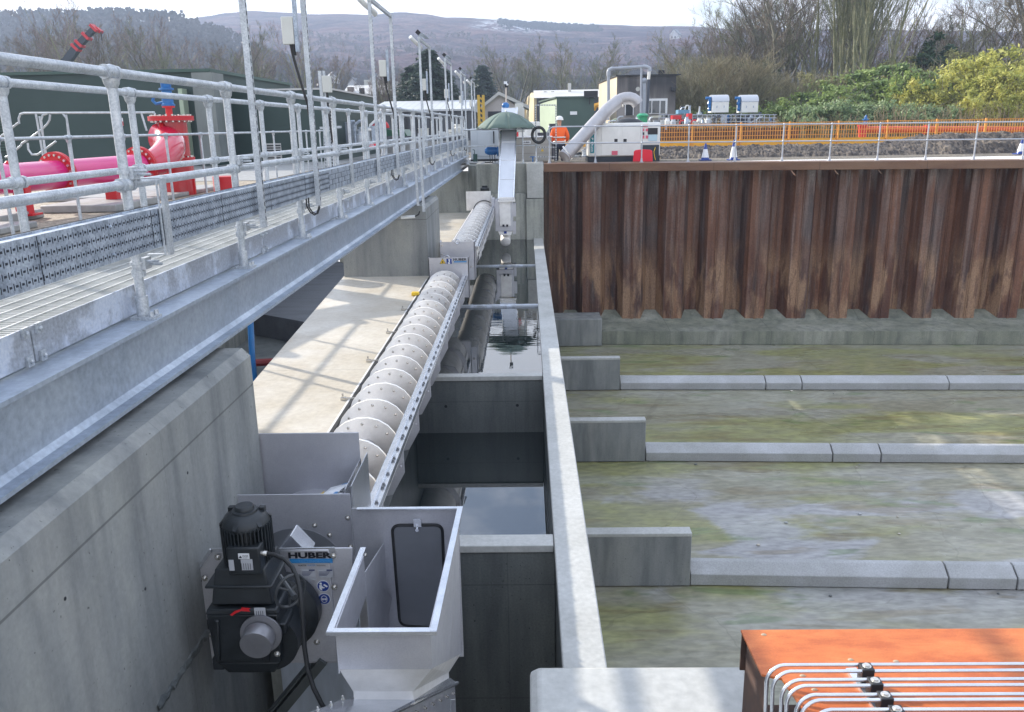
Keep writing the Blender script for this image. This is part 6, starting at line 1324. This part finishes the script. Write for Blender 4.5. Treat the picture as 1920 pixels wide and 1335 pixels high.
def reg(o,h): HT[o.name]=h; KIDS[o.name]=list(o.children); return o
rnd=random.Random(11)
thick=leafm('thicket_twigs',(.36,.31,.20),(.22,.21,.12),.35,.4)
tA=reg(bare_tree('bare_tree',1,H=12,levels=5,spread=.62,nl=9,kids=6,mt=bark,tw=twig_b,twigr=.011,crook=.2),11.5)
tB=reg(bare_tree('bare_tree',5,H=12,levels=5,spread=.55,nl=9,kids=6,mt=bark,tw=twig_g,twigr=.011,crook=.25,trunk_frac=.2),11.5)
tC=reg(bare_tree('bare_tree',9,H=11,levels=5,spread=.5,nl=6,kids=5,multi=3,mt=bark_g,tw=twig_r,twigr=.010,trunk_frac=.15),10.5)
tM=reg(bare_tree('multi_stemmed_tree',21,H=16,levels=4,spread=.34,nl=8,kids=5,multi=10,mt=bark_g,tw=twig_g,r0=.26,twigr=.014,trunk_frac=.2,up=.35,crook=.14),14)
tN=reg(bare_tree('bare_tree',33,H=15,levels=5,spread=.75,nl=8,kids=6,mt=bark,tw=twig_b,r0=.26,twigr=.013,trunk_frac=.25,crook=.38),14)
tO=reg(bare_tree('thicket_tree',41,H=7,levels=4,spread=.5,nl=8,kids=6,multi=9,mt=bark_g,tw=thick,r0=.10,twigr=.012,trunk_frac=.1,crook=.25),6.5)
cA=reg(conifer('conifer',3,10,3.0),10)
sY=reg(bush('shrub',4,2.6,4.2,leaf_y,n=60,cards=110,s=.105),4.2)
sG=reg(bush('shrub',6,2.3,3.2,leaf_g,n=50,cards=95,s=.11),3.2)
sO=reg(bush('shrub',14,2.6,5.0,leaf_o,n=55,cards=75,s=.12,stem=bark_g),5.0)
sP=reg(bush('shrub',8,1.8,2.2,leaf_p,n=40,cards=90,s=.095),2.2)
sI=reg(bush('ivy_mass',10,1.5,6.5,leaf_d,n=70,cards=90,s=.12),6.5)
def zrow(Y,py,px=960): return W(px,py,y=Y).z
# left row behind the cabins
GL='bare winter trees behind the green cabins'
for i,(px,top) in enumerate([(15,118),(45,82),(78,72),(105,84),(140,92),(175,82),(205,76),(240,84),(275,88),(305,78),(335,84),(370,92),(405,100),(440,92),(480,100),(515,104),(550,108),(590,112),(622,124)]):
    Y=96+rnd.uniform(-8,10); h=W(px,top,y=Y).z; place([tA,tB,tC][i%3],px,200,Y,h*1.04,'bare winter tree in the grey brown row behind the dark green cabins on the left',GL,wf=1.15)
GC='bare winter trees behind the sheds in the centre'
for i,(px,top) in enumerate([(895,128),(925,120),(950,112),(968,106),(1000,116),(1025,112),(1050,108),(1078,112),(1105,106),(1128,112),(1150,120)]):
    Y=135+rnd.uniform(-8,10); h=W(px,top,y=Y).z; place([tB,tA,tB][i%3],px,200,Y,h*1.04,'bare winter tree in the row behind the gabled house and the industrial shed',GC,wf=1.1)
for px,top,Y,w,lb in ((806,92,84,1.0,'tall dark conifer behind the third lamp frame'),(775,122,86,1.0,'shorter conifer at the left foot of the tall dark one'),(836,128,88,.9,'dark conifer between the fourth and fifth lamp frames'),(906,122,125,.9,'distant dark conifer left of the gabled house roof')):
    place(cA,px,200,Y,W(px,top,y=Y).z*1.02,lb,'dark conifers',wf=w*1.75)
GS='low bare bushes below the conifers'
for i,px in enumerate((735,752,770,715,700)): place(tC,px,200,92,W(px,150+rnd.uniform(-4,10),y=92).z,'pinkish bare bushy tree between the dark house and the conifers',GS)
# right hand belt
GR='bare trees at the back of the right hand belt'
for i,(px,top,Y) in enumerate([(1278,95,112),(1300,66,108),(1325,60,104),(1350,52,106),(1382,40,100),(1408,14,96),(1440,-10,95),(1475,-30,98),(1510,-20,96),(1545,0,95),(1600,0,100),(1790,40,96),(1830,20,98),(1868,-10,94),(1905,-40,92),(1950,-40,92),(1760,60,98),(1730,80,102),(1665,40,104)]):
    h=W(px,top,y=Y).z*(.86 if px<1400 else 1); place([tC,tA,tB,tN][i%4 if px<1560 else 3 if px>1850 else i%3],px,200,Y,h*1.05,'bare tree in the tangled belt behind the screening units and the mesh fence' if px<1560 else 'bare tree against the sky at the right end of the belt',GR if px<1560 else 'bare trees at the right end of the belt',wf=1.05)
place(tM,1625,230,80,15.5,'tall tree with many straight mossy stems fanning upward, right of centre in the belt','fanning tree',wf=1.15); 
place(tM,1585,230,83,14.5,'second fanning tree just left of the tallest one','fanning tree',wf=1.0)
place(tN,1450,230,82,14,'spreading bare tree with dark limbs, left of the fanning trees','spreading trees'); place(tN,1900,230,80,15,'spreading bare tree with dark limbs at the right edge','spreading trees')
for px,top,Y in ((1705,60,81),(1725,20,80),(1742,0,79),(1690,95,80),(1755,45,80)): place(sI,px,230,Y,W(px,top,y=Y).z*.8,'dark green ivy covering leaning stems on the right of the fanning tree','ivy masses',wf=1.3)
for px,top,Y in ((1400,150,78),(1385,110,84),(1430,105,84)): place(sI,px,230,Y,W(px,top,y=Y).z,'dull green ivy clad growth behind the screening units','ivy masses behind the screening units',wf=1.2)
for i,(px,top,Y) in enumerate([(1290,80,100),(1318,72,96),(1345,66,108),(1372,50,96),(1398,30,104),(1425,10,106),(1462,5,104),(1495,10,108),(1530,25,106),(1570,30,108),(1640,30,112),(1690,45,108),(1745,40,108),(1800,55,110),(1850,50,108),(1890,40,108)]):
    place([tB,tA][i%2],px,200,Y,W(px,top,y=Y).z*.98,'dense bare tree in the second row of the belt at the right',GR+', second row',wf=1.25)
GT='tangled thicket trees'
for i in range(24):
    px=1275+i*28+rnd.uniform(-8,8); Y=rnd.uniform(70,84); top=rnd.uniform(120,185) if px<1560 else rnd.uniform(120,190)
    place(tO,px,230,Y,W(px,top,y=Y).z,'brown bare thicket growth between the taller trees and the mesh fence',GT,wf=1.5)
for px,top,Y,w in ((1480,170,67,1.0),(1550,140,70,1.0),(1620,125,71,1.1),(1655,140,67,1.0),(1760,150,66,.9),(1500,165,66,1.0),(1530,150,67,1.0),(1560,160,65,1.1),(1590,168,66,.9),(1640,120,70,1.0),(1668,110,70,1.0),(1700,105,68,1.0),(1730,125,68,1),(1610,150,69,.9)):
    place(sG,px,235,Y,W(px,top,y=Y).z+.1,'glossy green shrub in the thicket left of the yellow green bushes','green shrubs in the belt',wf=w)
for px,top,Y,w in ((1730,130,70,1.1),(1770,105,71,1.1),(1815,88,70,1.2),(1865,80,70,1.2),(1910,92,70,1.2),(1575,175,64,.7),(1755,125,64,.9),(1790,112,65,1.0),(1825,100,64,1.1),(1858,92,64,1.15),(1893,110,63,1.0),(1925,125,62,1.0),(1715,140,64,.8),(1680,150,65,.7),(1875,150,60,.9),(1820,160,60,.9)):
    place(sY,px,235,Y,W(px,top,y=Y).z+.1,'bright yellow green bush in the right part of the belt','yellow green bushes',wf=w)
for px,top,Y in ((1300,175,80),(1345,165,78),(1395,170,79),(1440,150,78),(1480,165,76),(1520,120,80),(1560,135,79),(1610,120,78),(1655,95,80),(1700,80,79),(1745,85,78),(1785,75,79),(1830,80,78),(1880,70,77),(1925,80,77),(1320,120,86),(1375,125,86)):
    place(sO,px,235,Y,W(px,top,y=Y).z,'loose olive green growth in the middle of the tree belt','olive growth in the belt',wf=1.1)
for px,top,Y in ((1505,195,60),(1535,190,60),(1570,185,60),(1600,195,60),(1625,190,60),(1655,185,61),(1715,190,60),(1740,200,60),(1770,195,60)):
    place(sP,px,235,Y,W(px,top,y=Y).z+.1,'low pale leaved laurel bush along the foot of the belt','low pale bushes',wf=1.1)
# dry stems and undergrowth along the belt
rn=random.Random(5); m=MB()
for i in range(5200):
    px=rn.uniform(1270,1990); Y=rn.uniform(57,72); c=W(px,230,y=Y); h=rn.uniform(.5,2.2)*(1.3 if px>1640 else 1); x=c.x
    d=V((rn.gauss(0,.25),rn.gauss(0,.2),1)); p=V((x,Y,-.1)); q=p+d*h*.6; r=q+V((rn.gauss(0,.3),rn.gauss(0,.2),.5))*h*.45
    w=.012+.012*rn.random(); m.add([p-V((w,0,0)),p+V((w,0,0)),q+V((w,0,0)),q-V((w,0,0)),r],[(0,1,2,3),(3,2,4)])
tag(m.build('undergrowth',dry,loc=(20,64,0),smooth=0),'dry straw coloured stems along the foot of the tree belt','undergrowth',kind='stuff')
m=MB(); rn=random.Random(15)
for i in range(900):
    px=rn.uniform(1285,1990); Y=rn.uniform(66,78); c=W(px,230,y=Y); leaf_cards(m,V((c.x,Y,rn.uniform(.2,2.0))),.6,16,rn,.13,.8,.1)
tag(m.build('ground_cover',leaf_g,loc=(20,70,0),smooth=0),'green leafy ground cover under the belt','undergrowth',kind='stuff')
# ------------------------------------------------------------------ hills
def hill(name,mt,ridge,Yr,Yf,px0,px1,nx,ny,amp,seed,back=1.25):
    m=MB(); vs=[]; fs=[]
    def rz(px):
        for (a,ya),(b_,yb_) in zip(ridge[:-1],ridge[1:]):
            if a<=px<=b_: t=(px-a)/(b_-a); t=t*t*(3-2*t); return ya+(yb_-ya)*t
        return ridge[0][1] if px<ridge[0][0] else ridge[-1][1]
    for i in range(nx+1):
        px=px0+(px1-px0)*i/nx; top=W(px,rz(px),y=Yr); 
        for j in range(ny+1):
            t=j/ny
            if t<=.85:
                u=t/.85; Y=Yf+(Yr-Yf)*u; z=top.z*(u**1.35*.9+.1*u); 
                n=mn.fractal(V((top.x/Yr*Y*.01+seed,Y*.012,0)),1,2,5)*amp*sin(pi*min(1,u))**.8+ mn.fractal(V((top.x*.03+seed,Y*.05,2)),1,2,4)*amp*.25*(1-u*.6)
            else:
                u=(t-.85)/.15; Y=Yr*(1+(back-1)*u); z=top.z*(1-u*u); n=0
            vs.append((W(px,200,y=Y).x,Y,z+n-3*(1-min(1,t*6))))
    for i in range(nx):
        for j in range(ny): a=i*(ny+1)+j; fs.append((a,a+ny+1,a+ny+2,a+1))
    m.add(vs,fs); return tag(m.build(name,mt,loc=(0,Yr,0),smooth=30),kind='structure')
hill('moorland_hill',hill_far_m,[(-600,60),(200,75),(300,55),(350,40),(400,31),(450,23),(490,20),(600,24),(700,27),(760,22),(800,24),(850,32),(930,36),(1000,40),(1100,44),(1200,48),(1370,52),(1500,54),(1700,56),(1920,60),(2500,70)],820,210,-600,2500,260,90,9,3)
hill('wooded_hill',hill_wood_m,[(-900,30),(0,36),(150,40),(300,41),(350,46),(420,62),(465,84),(520,112),(600,150),(700,185),(900,200)],420,170,-900,900,150,60,4,13)
# fringe of trees on ridges + woods on slopes: masses nobody could count
def treelets(name,label,n,fn,mt,s0,s1,seed):
    rn=random.Random(seed); m=MB()
    for i in range(n):
        p=fn(rn)
        if p is None: continue
        s=rn.uniform(s0,s1)
        for q in range(9):
            a=rn.random()*6.28; r=s*.34*rn.random()**.5; h=s*(.35+.6*rn.random()); c=p+V((r*cos(a),r*sin(a),h)); u=V((rn.gauss(0,1),rn.gauss(0,.3),rn.gauss(0,1))).normalized()*s*.20; v=V((-u.z,u.y*.3,u.x))*.8
            m.add([c-u,c-v*.9,c+u*.8,c+v],[(0,1,2,3)])
        m.add([p+V((-.04*s,0,-.2*s)),p+V((.04*s,0,-.2*s)),p+V((.02*s,0,s*.7)),p+V((-.02*s,0,s*.7))],[(0,1,2,3)])
    return tag(m.build(name,mt,loc=(0,400,0),smooth=0),label,'wood',kind='stuff')
from mathutils.bvhtree import BVHTree
bpy.context.view_layer.update()
dg=bpy.context.evaluated_depsgraph_get()
def bvh(n): o=bpy.data.objects[n]; return BVHTree.FromPolygons([o.matrix_world@v.co for v in o.data.vertices],[p.vertices[:] for p in o.data.polygons])
bf=bvh('moorland_hill'); bw=bvh('wooded_hill')
def drop(t,x,y):
    h=t.ray_cast(V((x,y,600)),V((0,0,-1))); return h[0]
far_leaf=leafm('far_wood',(.05,.045,.042),(.075,.066,.058),.1); far_dark=leafm('far_pines',(.030,.034,.034),(.045,.05,.045),.1)
treelets('woodland','dark bare wood covering the nearer hill on the left',4200,lambda rn:drop(bw,rn.uniform(-360,-90),rn.uniform(230,425)),far_leaf,3,5.5,1)
treelets('ridge_pines','fringe of pines on the ridge of the left hill',170,lambda rn:drop(bw,W(rn.uniform(40,345),40,y=418).x,rn.uniform(414,422)),far_dark,3.5,6.5,2)
treelets('ridge_pines','dark plantation on the shoulder of the moor in the centre',900,lambda rn:(lambda t,u:drop(bf,W(935+190*t,45,y=760).x,788-95*u*(1-.45*t)*(.6+.4*sin(t*17)**2)))(rn.random(),rn.random()**1.5),far_dark,2.2,4,3)
treelets('valley_wood','grey brown woods on the lower slopes beyond the site',4200,lambda rn:drop(bf,rn.uniform(-190,200),205+190*rn.random()**1.4),far_leaf,4,8,4)
treelets('valley_wood','pinkish bare scrub scattered over the middle slopes of the moor',1400,lambda rn:drop(bf,rn.uniform(-290,260),rn.uniform(380,620)),leafm('far_scrub',(.12,.085,.075),(.08,.065,.06),.1),2,5,6)
# village houses on the lower slope
hs=None; vill=[(660,143,320),(700,146,330),(712,147,330),(687,158,300),(752,152,300),(770,150,310),(735,133,350),(625,150,320),(640,162,280),(1262,96,640),(758,160,290)]
hw=mat('far_white_wall',(.6,.6,.58),(.5,.5,.5),scale=.2,rough=.8); hr_=mat('far_slate',(.16,.17,.19),(.12,.13,.15),scale=.2,rough=.7)
labs_h=['white gabled village house on the slope, left of the second lamp frame','left one of the two close white gables in the village','right one of the two close white gables in the village','white gabled village house low on the slope beside the third upright','village house above the left conifer edge','village house half hidden by the conifer top','highest village house above the pale flat roof','small village house above the dark house roof','village house right above the green gable','lone white farmhouse high on the moor at the right','lowest village house left of the conifer']
for i,(px,py,Y) in enumerate(vill):
    c=W(px,py,y=Y); g_=drop(bf,c.x,c.y); z=(g_.z if g_ else c.z)
    if hs is None:
        hs=thing('village_house',labs_h[0],'house',(c.x,Y,z),'white village houses on the slope'); o=V((c.x,Y,z)); w,dp,h=6,8,4.5
        m=MB(); m.prism([o+V((-w/2,0,-3)),o+V((w/2,0,-3)),o+V((w/2,0,h)),o+V((0,0,h+3)),o+V((-w/2,0,h))],(0,dp,0)); m.build('wall',hw,hs,smooth=0)
        m=MB(); 
        for s in (-1,1): m.prism([o+V((s*(w/2+.6),-.3,h-.5)),o+V((0,-.3,h+3.2)),o+V((0,-.3,h+3.6)),o+V((s*(w/2+.6),-.3,h-.1))],(0,dp+.6,0))
        m.build('roof',hr_,hs,smooth=0); m=MB(); 
        for a_,b_ in ((-1.7,.6),(.7,.6)): m.box(o.x+a_,o.x+a_+1,o.y-.06,o.y-.01,o.z+b_+1,o.z+b_+2.4)
        m.build('window',dark_op,hs,smooth=0)
    else: copy_thing(hs,(c.x,Y,z),labs_h[i],rnd.uniform(-.6,.6))
# ------------------------------------------------------------------ haze
HZ=.0006
m=MB(); m.box(-1400,1500,-120,1200,-6.5,190); hz=m.build('haze',bpy.data.materials.new('haze'),smooth=0); tag(hz,kind='stuff')
hm=hz.data.materials[0]; hm.use_nodes=True; nt=hm.node_tree
for n in list(nt.nodes):
    if n.type=='BSDF_PRINCIPLED': nt.nodes.remove(n)
pv=nt.nodes.new('ShaderNodeVolumePrincipled'); pv.inputs['Density'].default_value=HZ; pv.inputs['Color'].default_value=(.60,.74,1,1); pv.inputs['Anisotropy'].default_value=.3
nt.links.new(pv.outputs[0],nt.nodes['Material Output'].inputs['Volume'])
# ------------------------------------------------------------------ light
w=bpy.data.worlds.new('World'); bpy.context.scene.world=w; w.use_nodes=True; N=w.node_tree.nodes; L=w.node_tree.links
EL=24; AZ=V((-.8,.6,0)).normalized()
sky=N.new('ShaderNodeTexSky'); sky.sky_type='NISHITA'; sky.sun_disc=False; sky.sun_elevation=radians(EL); sky.sun_rotation=math.atan2(AZ.x,AZ.y); sky.dust_density=2.0; sky.air_density=1.0; sky.ozone_density=1.5
bg=N['Background']; bg.inputs['Strength'].default_value=.115
tc=N.new('ShaderNodeTexCoord'); mp=N.new('ShaderNodeMapping'); mp.inputs['Scale'].default_value=(1,1,3.2); L.new(tc.outputs['Generated'],mp.inputs[0])
nz=N.new('ShaderNodeTexNoise'); nz.inputs['Scale'].default_value=2.6; nz.inputs['Detail'].default_value=9; nz.inputs['Roughness'].default_value=.6; nz.inputs['Distortion'].default_value=.4; L.new(mp.outputs[0],nz.inputs[0])
rm=N.new('ShaderNodeMapRange'); rm.inputs['From Min'].default_value=.36; rm.inputs['From Max'].default_value=.50; L.new(nz.outputs[0],rm.inputs[0])
sp=N.new('ShaderNodeSeparateXYZ'); L.new(tc.outputs['Generated'],sp.inputs[0]); el=N.new('ShaderNodeMapRange'); el.inputs['From Min'].default_value=.15; el.inputs['From Max'].default_value=.7; L.new(sp.outputs[2],el.inputs[0])
n2=N.new('ShaderNodeTexNoise'); n2.inputs['Scale'].default_value=6; n2.inputs['Detail'].default_value=8; L.new(mp.outputs[0],n2.inputs[0])
cl=N.new('ShaderNodeMix'); cl.data_type='RGBA'; cl.inputs[6].default_value=(6.6,6.9,7.5,1); cl.inputs[7].default_value=(9.5,9.4,9.4,1); L.new(n2.outputs[0],cl.inputs['Factor'])
mx=N.new('ShaderNodeMix'); mx.data_type='RGBA'; L.new(rm.outputs[0],mx.inputs['Factor']); L.new(sky.outputs[0],mx.inputs[6]); c3=N.new('ShaderNodeMix'); c3.data_type='RGBA'; c3.inputs[7].default_value=(6.9,7.7,9.3,1); L.new(el.outputs[0],c3.inputs['Factor']); L.new(cl.outputs[2],c3.inputs[6]); L.new(c3.outputs[2],mx.inputs[7]); L.new(mx.outputs[2],bg.inputs['Color'])
sd=bpy.data.lights.new('sun','SUN'); sd.energy=5.0; sd.angle=radians(.5); sd.color=(1,.93,.82); so=bpy.data.objects.new('sun',sd); C.objects.link(so)
dirv=V((AZ.x*cos(radians(EL)),AZ.y*cos(radians(EL)),sin(radians(EL)))); so.rotation_euler=dirv.to_track_quat('Z','Y').to_euler()
# ------------------------------------------------------------------ camera
cd=bpy.data.cameras.new('camera'); cam=bpy.data.objects.new('camera',cd); C.objects.link(cam); cd.sensor_width=36; cd.lens=F/1920*36; cd.clip_end=6000; cd.clip_start=.05
Mx=Matrix(((CX.x,CY.x,CZ.x,0),(CX.y,CY.y,CZ.y,0),(CX.z,CY.z,CZ.z,CAM.z),(0,0,0,1))); cam.matrix_world=Mx
sc=bpy.context.scene; sc.camera=cam
sc.view_settings.view_transform='Standard'; sc.view_settings.look='None'; sc.view_settings.exposure=.8; sc.view_settings.gamma=1
sc.cycles.max_bounces=6; sc.cycles.volume_bounces=0; sc.cycles.transparent_max_bounces=8
